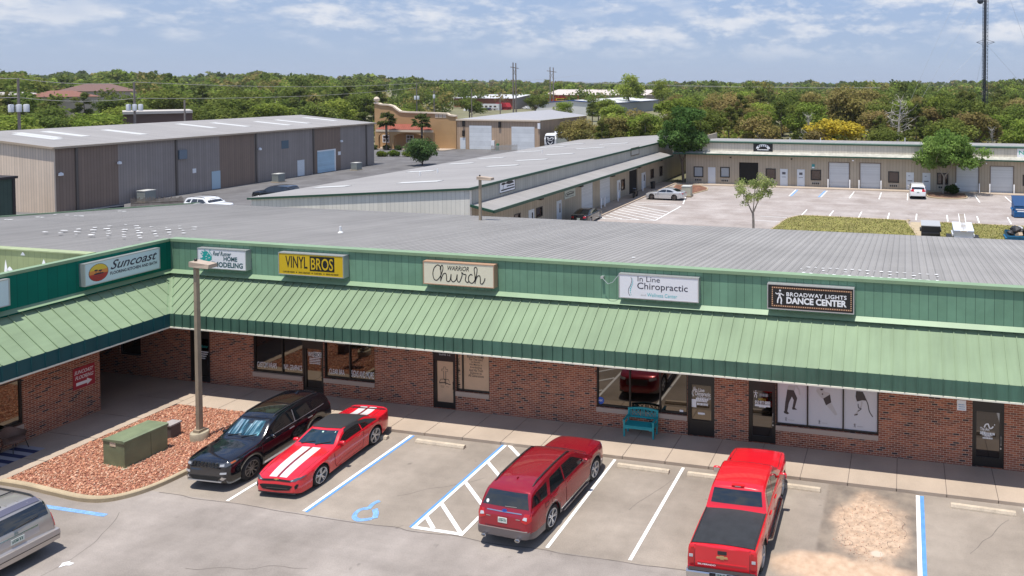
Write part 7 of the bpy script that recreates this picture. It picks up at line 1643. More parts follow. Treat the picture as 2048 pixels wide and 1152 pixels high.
# picket fence and gate beyond the roof edge
def picket(label, a, c, h, m, n, grp=None):
    t = thing("picket_fence", label, "fence", a); b = MB(); a = Vector(a); c = Vector(c); rg = random.Random(n); d = (c-a).normalized()
    for i in range(n):
        p = a+(c-a)*(i/(n-1)); w = (c-a).length/n*.62; hh = h*rg.uniform(.93, 1.04); b.prism([p-d*w/2, p+d*w/2, p+d*w/2+Vector((0, 0, hh-.1)), p+Vector((0, 0, hh)), p-d*w/2+Vector((0, 0, hh-.1))], Vector((-d.y, d.x, 0))*.03)
    for z in (.3, h*.75): b.bar(a+Vector((0, .06, z)), c+Vector((0, .06, z)), .05, .1)
    part("pickets", b, m, t); return t
M_grey_wood = mat("weathered_wood", (.17, .14, .115), .9, var=.3, vscale=3, fine=.2)
a = G(262, 405, 1.9); c_ = G(366, 408, 1.5); picket("weathered grey picket fence beyond the left roof edge", (a.x, a.y, .0), (c_.x, c_.y, 0), 2.35, M_grey_wood, 46)
a = G(156, 421, 2.0); c_ = G(247, 409, 2.0); t = thing("metal_gate", "dark slanting metal gate left of the weathered picket fence", "gate", (a.x, a.y, 0)); b = MB()
for z in (.2, 1.0, 1.95): b.bar((a.x, a.y, z), (c_.x, c_.y, z), .06, .08)
part("rail", b, M_alu, t); b = MB()
for i in range(40): p = a+(c_-a)*(i/39); b.box(p.x-.03, p.x+.03, p.y-.03, p.y+.03, .1, 2.02)
part("bars", b, mat("navy_bars", (.02, .025, .05), .5), t)
# --- stucco building with the tan workshop
OY = 131.5; M_stuc = mat("orange_stucco", (.46, .285, .135), .9, var=.06, vscale=.5, fine=.04, fscale=6); M_cop2 = mat("cream_coping", (.66, .55, .42), .8)
ob = thing("stucco_building", "orange stucco shopfront with curved parapet and red tiled porch", "building", (-100, OY, 0))
def oq(x, y, Y=OY): p = PY(740+x/5.12, 170+y/5.12, Y); return (p.x, Y, p.z)
topl = [(45, 190), (85, 195), (110, 205), (190, 210), (235, 222), (270, 250), (310, 278), (370, 284), (640, 292), (790, 300), (812, 316), (880, 324)]
pts = [oq(*p) for p in topl]; b = MB(); b.prism([(pts[0][0], OY, 0)]+pts+[(pts[-1][0], OY, 0)], (0, .5, 0)); part("front_wall", b, M_stuc, ob)
b = MB()
for p, q in zip(pts, pts[1:]): b.bar(Vector(p)+Vector((0, .2, .12)), Vector(q)+Vector((0, .2, .12)), .8, .3)
b.lathe([(.3, -.3), (.3, .2), (.55, .4), (.6, .8), (.4, 1.15), (0, 1.3)], 12, Vector(oq(62, 190))+Vector((0, .2, .2))); part("coping", b, M_cop2, ob)
for i in range(3):
    x0 = oq(668+40*i, 335); x1 = oq(700+40*i, 298); b = MB(); b.box(x0[0], x1[0], OY-.06, OY-.002, x0[2], x1[2]); w = part("vent_surround", b, M_cop2, ob); b = MB(); b.box(x0[0]+.35, x1[0]-.35, OY-.08, OY-.061, x0[2]+.35, x1[2]-.35); part("vent", b, M_bronze, w)
PYY = OY-3.2
r0, r1, r2, r3 = oq(150, 398, OY-.01), oq(590, 402, OY-.01), oq(638, 458, PYY), oq(60, 452, PYY)
b = MB(); b.prism([r0, r1, r2, r3], (0, 0, -.12)); part("tiled_roof", b, siding("red_roof_tiles", (.27, .085, .06), .45, .12, dark=.7), ob)
xa, xb = r3[0], r2[0]; zc = r3[2]-.15; b = MB(); b.box(xa, xb, PYY-.05, PYY+.35, zc-.35, zc+.08); part("porch_beam", b, M_cop2, ob)
b = MB(); cxs = [oq(70, 600, PYY)[0], oq(225, 600, PYY)[0], oq(560, 600, PYY)[0], oq(632, 600, PYY)[0]]
for x in cxs: b.box(x-.42, x+.42, PYY, PYY+.5, 0, zc-.36)
for a_, c_ in zip(cxs, cxs[1:]):
    w_ = (c_-a_)/2-.42; m_ = (a_+c_)/2; n_ = 12
    for i in range(n_):
        t0 = math.pi*i/n_; t1 = math.pi*(i+1)/n_; rise = min(1.0, w_*.6)
        p0 = (m_-w_*math.cos(t0), zc-1.5+rise*math.sin(t0)); p1 = (m_-w_*math.cos(t1), zc-1.5+rise*math.sin(t1))
        b.prism([(p0[0], PYY+.02, p0[1]), (p1[0], PYY+.02, p1[1]), (p1[0], PYY+.02, zc-.36), (p0[0], PYY+.02, zc-.36)], (0, .4, 0))
part("porch_arcade", b, M_stuc, ob)
for x0, x1 in ((130, 198), (372, 445)):
    p = oq(x0, 588, OY-.05); q = oq(x1, 512, OY-.05); b = MB(); b.box(p[0], q[0], OY-.08, OY-.002, p[2], q[2]); w = part("window", b, M_lw, ob); b = MB()
    xm = (p[0]+q[0])/2; zm = (p[2]+q[2])/2
    for u0, u1, v0, v1 in ((p[0]+.15, xm-.06, p[2]+.15, zm-.05), (xm+.06, q[0]-.15, p[2]+.15, zm-.05), (p[0]+.15, xm-.06, zm+.05, q[2]-.15), (xm+.06, q[0]-.15, zm+.05, q[2]-.15)): b.box(u0, u1, OY-.09, OY-.081, v0, v1)
    part("pane", b, M_brownw, w)
tw = thing("workshop", "tan metal workshop with two white roll doors beside the orange stucco", "building", (-80, OY, 0))
xa, xb = pts[-1][0]+.01, oq(1730, 365)[0]; zt_ = oq(1300, 362)[2]; TY1 = OY+22
b = MB(); b.box(xa, xb, OY+.2, OY+.4, 0, zt_); part("front_wall", b, siding("workshop_siding", (.47, .34, .235), .6, .1, dark=.8), tw)
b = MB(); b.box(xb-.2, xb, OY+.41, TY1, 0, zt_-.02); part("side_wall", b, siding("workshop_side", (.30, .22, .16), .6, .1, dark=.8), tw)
b = MB(); b.add([(xa, OY, zt_+.1), (xb+.2, OY, zt_+.1), (xb+.2, TY1, zt_+.1), ((xa+xb)/2, TY1, zt_+1.4), ((xa+xb)/2, OY+6, zt_+1.0), (xa, TY1, zt_+.6)], [(0, 1, 4), (1, 2, 3, 4), (0, 4, 3, 5)]); part("metal_roof", b, mat("grey_shop_roof", (.33, .32, .32), .5, var=.05), tw)
b = MB(); b.box(xa, xb+.25, OY-.1, OY+.2, zt_-.15, zt_+.15); part("roof_trim", b, M_cop2, tw)
for x0, x1, y0, y1, nm in ((1015, 1240, 660, 418, "roll_door"), (1447, 1680, 660, 430, "roll_door"), (920, 973, 665, 540, "door")):
    p = oq(x0, y0); q = oq(x1, y1); b = MB(); b.box(p[0], q[0], OY+.12, OY+.198, .05, q[2]); w = part(nm, b, siding("white_sectional_door", (.66, .68, .69), .9, .06, dark=.85, horiz=True) if nm == "roll_door" else M_wdoor, tw)
for x0, y0 in ((1325, 392), (955, 380), (955, 480), (1728, 405)):
    p = oq(x0, y0+15); b = MB(); b.box(p[0]-.25, p[0]+.25, OY-.05, OY+.198, p[2]-.6, p[2]+.6); part("wall_lamp", b, M_bronze if x0 != 1728 else M_lw, tw)
p = oq(1240, 690); q = oq(1510, 690); a = G(983, 305); c_ = G(1034, 303); picket("pale picket fence by the white roll doors of the tan workshop", (a.x, a.y, 0), (c_.x, c_.y, 0), 1.5, mat("pale_wood", (.45, .42, .38), .9), 24)
b = MB(); b.quad((-112, 112, .02), (-66, 112, .02), (-66, 131.4, .02), (-112, 131.4, .02)); struct("shop_forecourt", b, M_alley)
b = MB(); b.box(-118, xa, OY-4.2, OY-3.9, 0, .15); b.quad((-118, OY-3.9, .1), (xa, OY-3.9, .1), (xa, OY, .1), (-118, OY, .1)); struct("shop_walk", b, M_conc)
for px, py, mm, lab in ((1078, 292, M_lw, "white electric cabinet"), ):
    pass
p = G(1007, 297); b = MB(); b.box(p.x-.35, p.x+.35, OY-.5, OY-.1, .3, 2.0); o_ = b.build("meter_cabinet", M_lw); tag(o_, "white meter cabinet between the roll doors of the tan workshop", "cabinet")
p = G(1013, 298); b = MB(); b.lathe([(.3, 0), (.34, 1.2), (.2, 1.45), (0, 1.5)], 12, (p.x, OY-.6, 0)); o_ = b.build("green_tank", mat("green_tank_paint", (.02, .12, .05), .5), smooth=40); tag(o_, "green tank beside the white meter cabinet", "tank")
# rv trailer
p = PX(1103, 288, xb+1.6); rvx, rvy = xb+1.9, OY-1.0
t = thing("travel_trailer", "white travel trailer with a dark crested front beside the tan workshop", "trailer", (rvx+1.25, rvy, 0)); b = MB()
prf = [(0, .9), (-.25, 1.6), (-.30, 2.6), (.15, 3.55), (.7, 3.75), (9, 3.75), (9, .9)]; b.prism([(rvx, rvy+d, z) for d, z in prf], (2.6, 0, 0)); part("body", b, M_wcar, t)
b = MB(); F2 = Face2D((rvx, rvy-.305, 0), (1, 0, 0), (0, 0, 1), (0, -1, 0)); F2.poly(b, [(.25, 3.3), (2.35, 3.3), (2.25, 2.2), (1.9, 1.3), (1.3, .95), (.7, 1.3), (.35, 2.2)], .02); part("front_mask", b, mat("dark_mask", (.02, .022, .035), .4), t)
b = MB(); F2.stroke(b, [(.55, 2.9), (.95, 2.95), (.75, 2.6), (1.3, 2.75), (1.6, 2.95), (2.05, 2.85), (1.8, 2.6)], .16, .03); F2.stroke(b, [(.75, 2.1), (1.3, 1.6), (1.85, 2.1)], .14, .03); F2.stroke(b, [(.8, 2.3), (1.3, 2.4), (1.8, 2.3)], .1, .03); part("emblem", b, M_lw, t)
b = MB(); b.box(rvx+.8, rvx+1.8, rvy+2.5, rvy+3.6, 3.751, 4.0); part("roof_vent", b, M_lw, t)
for s in (0, 1):
    b = MB(); b.lathe([(0, -.1), (.36, -.1), (.38, 0), (.36, .1), (0, .1)], 16, (rvx+.25+2.1*s, rvy+6, .38), 'X'); part("wheel", b, M_tyre, t)
# --- far lot buildings
FB = 276; zb_ = .3
xa, xm, xb = PY(1070, 206, FB).x, PY(1145, 200.6, FB).x, PY(1216.5, 208.5, FB).x; z1, zm = PY(1070, 206, FB).z, PY(1145, 200.6, FB).z; FY1 = PX(1316, 191, xb).y
FY1 = min(max(FY1, 300), 360)
t = thing("white_warehouse", "long white metal warehouse with blue roof trim on the far lot", "building", (xm, FB, 0))
b = MB(); b.prism([(xa, FB, -.5), (xb, FB, -.5), (xb, FB, z1), (xm, FB, zm), (xa, FB, z1)], (0, .4, 0)); part("gable_wall", b, mat("white_siding", (.62, .62, .60), .6), t)
b = MB(); b.box(xb-.4, xb, FB+.41, FY1, -.5, z1-.05); part("side_wall", b, mat("grey_side_siding", (.30, .31, .33), .6), t)
b = MB(); b.add([(xa-.3, FB-.3, z1+.1), (xm, FB-.3, zm+.1), (xb+.3, FB-.3, z1+.1), (xa-.3, FY1, z1+.1), (xm, FY1, zm+.1), (xb+.3, FY1, z1+.1)], [(0, 1, 4, 3), (1, 2, 5, 4)]); part("metal_roof", b, mat("white_metal_roof", (.60, .60, .58), .5), t)
b = MB(); b.bar((xa-.3, FB-.35, z1-.05), (xm, FB-.35, zm-.05), .2, .45); b.bar((xm, FB-.35, zm-.05), (xb+.3, FB-.35, z1-.05), .2, .45); b.bar((xb+.35, FB-.3, z1-.05), (xb+.35, FY1, z1-.05), .2, .35); part("roof_trim", b, mat("blue_trim", (.03, .08, .25), .5), t)
FB2 = 352; xa, xb = PY(1093, 190, FB2).x, PY(1290, 190, FB2).x; z0, z1 = PY(1150, 190, FB2).z, PY(1150, 184, FB2).z
t = thing("red_fronted_store", "long tan-roofed store with a red front and yellow sign far off", "building", ((xa+xb)/2, FB2, 0))
b = MB(); b.box(xa, xb, FB2, FB2+30, 0, z0); part("wall", b, mat("store_wall", (.45, .36, .30), .7), t)
b = MB(); b.add([(xa-1, FB2-1, z0+.05), (xb+1, FB2-1, z0+.05), (xb+1, FB2+15, z1+1.2), (xa-1, FB2+15, z1+1.2)], [(0, 1, 2, 3)]); part("metal_roof", b, mat("tan_store_roof", (.52, .45, .40), .6), t)
xr = PY(1205, 195, FB2).x; b = MB(); b.box(xa, xr, FB2-.5, FB2-.02, 0, z0-.3); part("red_front", b, mat("red_store_front", (.55, .03, .03), .6), t)
x0, x1 = PY(1113, 197, FB2).x, PY(1150, 197, FB2).x; zz0, zz1 = PY(1130, 201, FB2).z, PY(1130, 196.5, FB2).z; b = MB(); b.box(x0, x1, FB2-.7, FB2-.51, zz0, zz1); w = part("yellow_sign", b, mat("yellow_board", (.75, .50, .02), .5), t)
F2 = Face2D((x0, FB2-.7, zz0), (1, 0, 0), (0, 0, 1), (0, -1, 0)); b = MB(); dashes(F2, b, .6, .3, x1-x0-.6, (zz1-zz0)*.8, 5, 4); part("lettering", b, M_blk, w)
FB3 = 312; xa, xb = PY(908, 200, FB3).x, PY(1028, 200, FB3).x; z0, z1 = PY(980, 196.5, FB3).z, PY(980, 190, FB3).z
t = thing("brick_store", "low red brick building with a pale metal roof behind the motorhome", "building", ((xa+xb)/2, FB3, 0))
b = MB(); b.box(xa, xb, FB3, FB3+.4, 0, z0); part("front_wall", b, mat("far_brick", (.30, .11, .07), .8), t)
xc = PY(1060, 200, FB3+16).x; b = MB(); b.prism([(xb, FB3+.2, 0), (xc, FB3+16, 0), (xc, FB3+16, z0+1.0), (xb, FB3+.2, z0)], (-.4, .3, 0)); part("side_wall", b, mat("far_grey_wall", (.26, .23, .21), .8), t)
b = MB(); b.add([(xa-.5, FB3-.8, z0), (xb+.5, FB3-.8, z0), (xc+.5, FB3+16, z0+1.6), (xa+6, FB3+16, z0+1.6)], [(0, 1, 2, 3)]); part("metal_roof", b, mat("far_pale_roof", (.58, .58, .60), .5), t)
b = MB(); b.quad((xa-10, 262, .42), (-140, 262, .42), (-150, 311, .42), (xa-14, 311, .42)); struct("gravel_lot", b, mat("beige_gravel", (.52, .42, .32), .95, var=.1, vscale=.2, fine=.15, fscale=2))
q = PY(960, 216, 300); t = thing("motorhome", "white motorhome with grey stripe parked before the brick building", "motorhome", (q.x+5, 300, .42)); L_ = PY(1000, 216, 300).x-q.x
b = MB(); b.prism([(q.x, 299, .9), (q.x, 299, 3.6), (q.x+.6, 299, 3.9), (q.x+L_, 299, 3.9), (q.x+L_, 299, .9)], (0, 2.5, 0)); part("body", b, M_wcar, t)
b = MB(); b.box(q.x+.4, q.x+L_-.3, 298.96, 298.998, 1.3, 1.7); part("stripe", b, M_wg, t)
for k in range(4): b = MB(); b.box(q.x+1+k*L_*.22, q.x+2.2+k*L_*.22, 298.95, 298.997, 2.3, 3.0); part("window", b, M_brownw, t)
for k in (.2, .8): b = MB(); b.lathe([(0, -.15), (.45, -.15), (.48, 0), (0, 0)], 14, (q.x+L_*k, 298.95, .9), 'Y'); part("wheel", b, M_tyre, t)
q = PY(988, 217, 303); t = thing("red_canopy", "red canopy shelter right of the motorhome", "shelter", (q.x+3, 303, .42)); b = MB(); b.prism([(q.x, 303, 2.2), (q.x+7, 303, 2.2), (q.x+6, 303, 4.2), (q.x+1, 303, 4.2)], (0, 4, 0)); part("roof", b, mat("red_canvas", (.42, .02, .03), .8), t)
b = MB(); b.box(q.x+.2, q.x+6.8, 303.2, 306.8, .4, 2.2); part("side_curtain", b, mat("red_canvas2", (.30, .02, .03), .8), t)
def house(label, px, y0, y1, dist, w, m, wallc):
    a = PD(px, y0, dist); zt = PD(px, y1, dist).z; gz = terrain(a.x, a.y); t = thing("house", label, "house", (a.x, a.y, gz)); b = MB()
    dv = Vector((a.x, a.y, 0)).normalized(); sd = Vector((dv.y, -dv.x, 0)); h = w/2; dp = w*.3
    c = [a-sd*h-dv*dp, a+sd*h-dv*dp, a+sd*h+dv*dp, a-sd*h+dv*dp]; base = [Vector((q.x, q.y, gz)) for q in c]; b.prism([(q.x, q.y, gz) for q in c], (0, 0, a.z-gz)); part("wall", b, wallc, t)
    b = MB(); e = [q+(q-a)*.08 for q in c]; r0 = a-sd*h*.3; r1 = a+sd*h*.3; r0.z = r1.z = zt; b.add([*e, r0, r1], [(0, 1, 5, 4), (1, 2, 5), (2, 3, 4, 5), (3, 0, 4)]); part("roof", b, m, t)
M_redroof = mat("brown_red_roof", (.15, .085, .07), .8, var=.1); M_hw = mat("house_wall", (.42, .36, .30), .8)
house("house with a reddish brown hip roof on the far left rise", 197, 182, 167, 320, 19, M_redroof, M_hw)
house("lower house with a redder hip roof left of the larger house", 123, 193, 181, 270, 14, mat("red_hip_roof", (.20, .085, .06), .8), M_hw)
house("grey roofed house half hidden by trees at the far left edge", 22, 190, 184, 280, 16, mat("grey_hip_roof", (.36, .33, .30), .8), M_hw)
a = PD(245, 229, 170); b_ = PD(385, 231, 170); t = thing("low_building", "low brown building with flat pale roof among trees behind the warehouse", "building", (a.x, a.y, 0)); b = MB(); dv = Vector((a.x, a.y, 0)).normalized()
b.prism([(a.x, a.y, 0), (b_.x, b_.y, 0), (b_.x, b_.y, a.z), (a.x, a.y, a.z)], dv*8); part("wall", b, mat("brown_wall", (.16, .10, .08), .8), t)
b = MB(); b.prism([Vector((a.x, a.y, a.z+.02))-dv*.6, Vector((b_.x, b_.y, a.z+.02))-dv*.6, Vector((b_.x, b_.y, a.z+.5))-dv*.6, Vector((a.x, a.y, a.z+.5))-dv*.6], dv*9); part("roof", b, mat("pale_flat_roof2", (.46, .42, .38), .7), t)
# ------------------------------------------------------------------ poles, tower, wires
M_pole = mat("grey_timber_pole", (.20, .17, .15), .9, var=.15, vscale=3); M_can = mat("transformer_can", (.50, .52, .54), .4)
tops = {}
def pole(key, label, px, y, dist, cans=0, arm=0, rad=.16):
    p = PD(px, y, dist); g = terrain(p.x, p.y); t = thing("utility_pole", label, "utility pole", (p.x, p.y, g), 0, "timber utility poles")
    b = MB(); b.tube([(p.x, p.y, g), (p.x, p.y, p.z)], [rad*1.25, rad*.8], 8); part("pole", b, M_pole, t, 50); tops[key] = p
    sd = Vector((p.y, -p.x, 0)).normalized()
    if arm: b = MB(); b.bar(p+sd*-arm+Vector((0, 0, -.4)), p+sd*arm+Vector((0, 0, -.4)), .14, .14); part("crossarm", b, M_pole, t)
    for k in range(cans):
        c = p+sd*((k-(cans-1)/2)*.72)+Vector((0, 0, -4.6 if cans > 1 else -2.2))-Vector((p.x, p.y, 0)).normalized()*.35; b = MB(); b.lathe([(0, 0), (.30, .02), (.31, .95), (.25, 1.05), (0, 1.08)], 12, c); part("transformer", b, M_can, t, 40)
    return t
pole("a", "utility pole with three transformer cans at the far left", 36, 157, 140, 3, 0)
pole("b", "utility pole with transformer cans behind the left end of the warehouse roof", 268, 164, 150, 3, 0)
pole("c", "short leaning-grey pole beside the low brown building", 369, 200, 135, 0, 0, .13)
pole("d", "utility pole with white cans behind the orange stucco shopfront", 833, 166, 215, 2, .5)
pole("e", "shorter utility pole with crossarm right of the stucco parapet finial", 868, 181, 215, 1, .9)
pole("f", "thin pole before the motorhome", 943, 178, 235, 0, 0)
pole("g", "pole with double crossarm on the far gravel lot", 1000, 184, 240, 0, 1.4)
def hframe(label, px0, px1, y, ybase, dist):
    a = PD(px0, y, dist); c = PD(px1, y+1, dist); g = terrain(a.x, a.y); t = thing("transmission_tower", label, "transmission pole", (a.x, a.y, g), 0, "twin-pole transmission frames")
    for q in (a, c): b = MB(); b.tube([(q.x, q.y, g), (q.x, q.y, q.z)], [.32, .22], 8); part("pole", b, M_pole, t, 50)
    d_ = (c-a); b = MB(); b.bar(a-d_*1.0+Vector((0, 0, -2.0)), c+d_*1.0+Vector((0, 0, -2.0)), .25, .3); part("crossarm", b, M_pole, t)
    b = MB(); b.bar(a+Vector((0, 0, -2.2)), c+Vector((0, 0, -5.5)), .12, .12); b.bar(c+Vector((0, 0, -2.2)), a+Vector((0, 0, -5.5)), .12, .12); part("brace", b, M_pole, t); tops[label] = a
hframe("tall twin-pole transmission frame nearer the brick building", 1026, 1031.5, 125, 230, 300)
hframe("twin-pole transmission frame beside the red-fronted store", 1100, 1106.5, 134, 205, 345)
M_wire = mat("pale_wire", (.30, .29, .27), .6)
def wire(a, c, sag, label, r=.035, n=14):
    b = MB(); b.tube([a+(c-a)*(i/n)+Vector((0, 0, -sag*4*(i/n)*(1-i/n))) for i in range(n+1)], r, 4); o = b.build("power_line", M_wire); tag(o, label, "power line", "overhead power lines"); return o
up = Vector((0, 0, .1))
for dz, lab in ((0, "upper overhead wire"), (-2.6, "lower overhead wire")):
    off = Vector((0, 0, dz)); e = (tops["a"]-tops["b"]).normalized()*45
    wire(tops["a"]+off+e, tops["a"]+off, .4, lab+" running to the left photo edge"); wire(tops["a"]+off, tops["b"]+off, .5, lab+" between the two transformer poles on the left"); wire(tops["b"]+off, tops["d"]+off*.5, .9, lab+" from the warehouse pole to the stucco building pole")
wire(tops["d"], PD(1160, 150, 420), 1.2, "overhead wire running from the stucco building pole toward the far store")
for z_ in (0, -1.2): wire(PD(1120, 163+z_, 380), PD(1760, 176+z_, 300), 1.0, "long sagging wire over the right-hand wood", .05)
# lattice tower with guys
tx = PD(1968.5, 240, 235); gz = terrain(tx.x, tx.y); t = thing("lattice_tower", "tall guyed lattice radio tower above the right-hand wood", "tower", (tx.x, tx.y, gz))
M_steel = mat("dark_galvanised_steel", (.060, .066, .082), .5, metal=.3); M_galv = mat("pale_galvanised_steel", (.35, .36, .38), .5)
b = MB(); w = .95; H_ = 62; legs = [Vector((w*math.cos(R(90+120*k)), w*math.sin(R(90+120*k)), 0)) for k in range(3)]; o3 = Vector((tx.x, tx.y, 0))
for l in legs: b.tube([o3+l+Vector((0, 0, gz)), o3+l+Vector((0, 0, H_))], .075, 6)
part("leg_tubes", b, M_steel, t)
b = MB(); z = gz+.5; k = 0
while z < H_-1.2:
    for i in range(3):
        a, c_ = legs[i], legs[(i+1) % 3]
        if k % 2: a, c_ = c_, a
        b.bar(o3+a+Vector((0, 0, z)), o3+c_+Vector((0, 0, z+1.1)), .07, .07); b.bar(o3+a+Vector((0, 0, z)), o3+c_+Vector((0, 0, z)), .06, .06)
    z += 1.1; k += 1
part("lattice", b, M_steel, t)
b = MB(); b.tube([o3+Vector((.2, .1, gz)), o3+Vector((.2, .1, H_))], .22, 6); b.tube([o3+Vector((-.3, .2, gz)), o3+Vector((-.3, .2, H_))], .15, 6); part("feed_line", b, mat("black_cable", (.02, .02, .025), .6), t)
zs_ = PD(1968, 85, 235).z; b = MB()
for l in legs: q = l.normalized()*3.2; b.bar(o3+l+Vector((0, 0, zs_+.7)), o3+q+Vector((0, 0, zs_)), .1, .1); b.bar(o3+l+Vector((0, 0, zs_-.7)), o3+q+Vector((0, 0, zs_)), .1, .1); b.bar(o3+l+Vector((0, 0, zs_)), o3+q+Vector((0, 0, zs_)), .08, .08)
part("guy_bracket", b, M_steel, t)
b = MB(); zd = PD(1968, 2, 235).z; b.lathe([(0, -.5), (.6, -.45), (1.0, -.1), (1.0, .35), (.9, .4), (0, .4)], 18, (tx.x-1.6, tx.y-.8, zd), 'Y'); part("dish", b, mat("dark_dish", (.05, .06, .08), .5), t, 40)
for i, (ax, ay, ht, lab) in enumerate(((-26, -14, zs_, 0), (-27, -13, H_, 1), (-25, -15, 45, 1), (24, 6, zs_, 0), (23, 8, H_, 1), (-2, 34, zs_, 0))):
    b = MB(); b.tube([o3+Vector((0, 0, ht)), o3+Vector((ax, ay, gz))], .028, 4); part("guy_wire", b, M_galv, t)
p = PD(960, 353, 48.0); lamp_post("slim tan lamp post behind the grey roof by the unit row", p.x, p.y, p.z-.2, False, 1.1)
# ------------------------------------------------------------------ vegetation
def leafmat(name, transl=.45, objvar=.14):
    m, nt, b = newmat(name); L = nt.links.new; nt.nodes.remove(b); out = nt.nodes["Material Output"]
    a = _n(nt, "ShaderNodeVertexColor"); a.layer_name = "tint"; oi = _n(nt, "ShaderNodeObjectInfo")
    r = _n(nt, "ShaderNodeMapRange"); r.inputs[3].default_value = 1-objvar*1.6; r.inputs[4].default_value = 1+objvar*1.6; L(oi.outputs["Random"], r.inputs[0])
    r2 = _n(nt, "ShaderNodeMath", operation='FRACT'); mm = _n(nt, "ShaderNodeMath", operation='MULTIPLY'); mm.inputs[1].default_value = 17.3; L(oi.outputs["Random"], mm.inputs[0]); L(mm.outputs[0], r2.inputs[0])
    r3 = _n(nt, "ShaderNodeMapRange"); r3.inputs[3].default_value = .488; r3.inputs[4].default_value = .512; L(r2.outputs[0], r3.inputs[0])
    h = _n(nt, "ShaderNodeHueSaturation"); L(a.outputs[0], h.inputs["Color"]); L(r.outputs[0], h.inputs["Value"]); L(r3.outputs[0], h.inputs["Hue"])
    d = _n(nt, "ShaderNodeBsdfDiffuse"); t = _n(nt, "ShaderNodeBsdfTranslucent"); L(h.outputs[0], d.inputs[0]); L(h.outputs[0], t.inputs[0])
    mx = _n(nt, "ShaderNodeMixShader"); mx.inputs[0].default_value = transl; L(d.outputs[0], mx.inputs[1]); L(t.outputs[0], mx.inputs[2]); L(mx.outputs[0], out.inputs["Surface"]); return m
M_leaf = leafmat("foliage")
M_bark = mat("grey_brown_bark", (.13, .10, .075), .95, var=.2, vscale=2, fine=.2)
M_bark2 = mat("pale_bark", (.30, .26, .21), .95, var=.2, vscale=2, fine=.2)
M_deadw = mat("bleached_dead_wood", (.40, .37, .33), .9, var=.15)
def leafcloud(lobes, n, size, cols, rg, up=.3, aspect=.65, shell=.55, clump=.25):
    """leaf quads spread through lobes (cx,cy,cz,rx,ry,rz); colour varies by leaf and by lobe"""
    lob = np.array(lobes, float); wgt = lob[:, 3]*lob[:, 4]+lob[:, 4]*lob[:, 5]; wgt /= wgt.sum()
    k = rg.choice(len(lob), n, p=wgt); dr = rg.normal(size=(n, 3)); dr /= np.linalg.norm(dr, axis=1)[:, None]
    rad = shell+(1.12-shell)*rg.random(n)**.7
    pos = lob[k, :3]+dr*lob[k, 3:6]*rad[:, None]
    nrm = dr*.8+rg.normal(size=(n, 3))*.7+np.array([0, 0, up]); nrm /= np.linalg.norm(nrm, axis=1)[:, None]
    t = np.cross(nrm, rg.normal(size=(n, 3))); t /= np.linalg.norm(t, axis=1)[:, None]; s = np.cross(nrm, t)
    sz = size*rg.uniform(.55, 1.35, n); a = t*sz[:, None]; b = s*(sz*aspect)[:, None]
    V = np.stack([pos-a, pos-b*.9, pos+a, pos+b*.9], 1)
    cols = np.array(cols, float); lc = cols[rg.integers(0, len(cols), len(lob))]
    c = lc[k]*(1-clump*.0)+0; c = .55*c+.45*cols[rg.integers(0, len(cols), n)]
    c = c*rg.uniform(.72, 1.28, (n, 1)); return V, c
def cloudmesh(name, parts, m):
    V = np.concatenate([p[0] for p in parts]); C = np.concatenate([p[1] for p in parts]); n = len(V)
    me = D.meshes.new(name); me.vertices.add(n*4); me.vertices.foreach_set("co", V.reshape(-1).astype(np.float32))
    me.loops.add(n*4); me.loops.foreach_set("vertex_index", np.arange(n*4, dtype=np.int32))
    me.polygons.add(n); me.polygons.foreach_set("loop_start", np.arange(0, n*4, 4, dtype=np.int32)); me.update(calc_edges=True)
    ca = me.color_attributes.new("tint", 'FLOAT_COLOR', 'CORNER'); cc = np.concatenate([np.clip(C, 0, 1), np.ones((n, 1))], 1)
    ca.data.foreach_set("color", np.repeat(cc, 4, 0).astype(np.float32).ravel()); me.materials.append(m); me.validate(); return me
def obj_of(name, me, parent=None):
    o = D.objects.new(name, me); COL.objects.link(o)
    if parent: o.parent = parent
    return o
def limb(b, a, c, r0, r1, rg, bend=.15, n=5):
    a = Vector(a); c = Vector(c); L_ = (c-a).length; pts = []
    o = Vector(rg.normal(size=3))*L_*bend
    for i in range(n+1): t = i/n; pts.append(a+(c-a)*t+o*math.sin(t*math.pi)*.5)
    b.tube(pts, [r0+(r1-r0)*i/n for i in range(n+1)], 6); return pts
OAK = [(0.126, 0.166, 0.037), (0.178, 0.220, 0.052), (0.093, 0.129, 0.031), (0.211, 0.243, 0.061)]
BRI = [(0.194, 0.259, 0.046), (0.253, 0.315, 0.061), (0.152, 0.205, 0.037), (0.294, 0.330, 0.076)]
PIN = [(0.098, 0.126, 0.031), (0.134, 0.161, 0.043), (0.071, 0.095, 0.024), (0.178, 0.186, 0.055)]
SCR = [(0.219, 0.197, 0.061), (0.277, 0.228, 0.080), (0.168, 0.166, 0.052), (0.320, 0.252, 0.108)]
GOL = [(.44, .33, .03), (.36, .29, .03), (.52, .40, .06), (.27, .24, .04)]
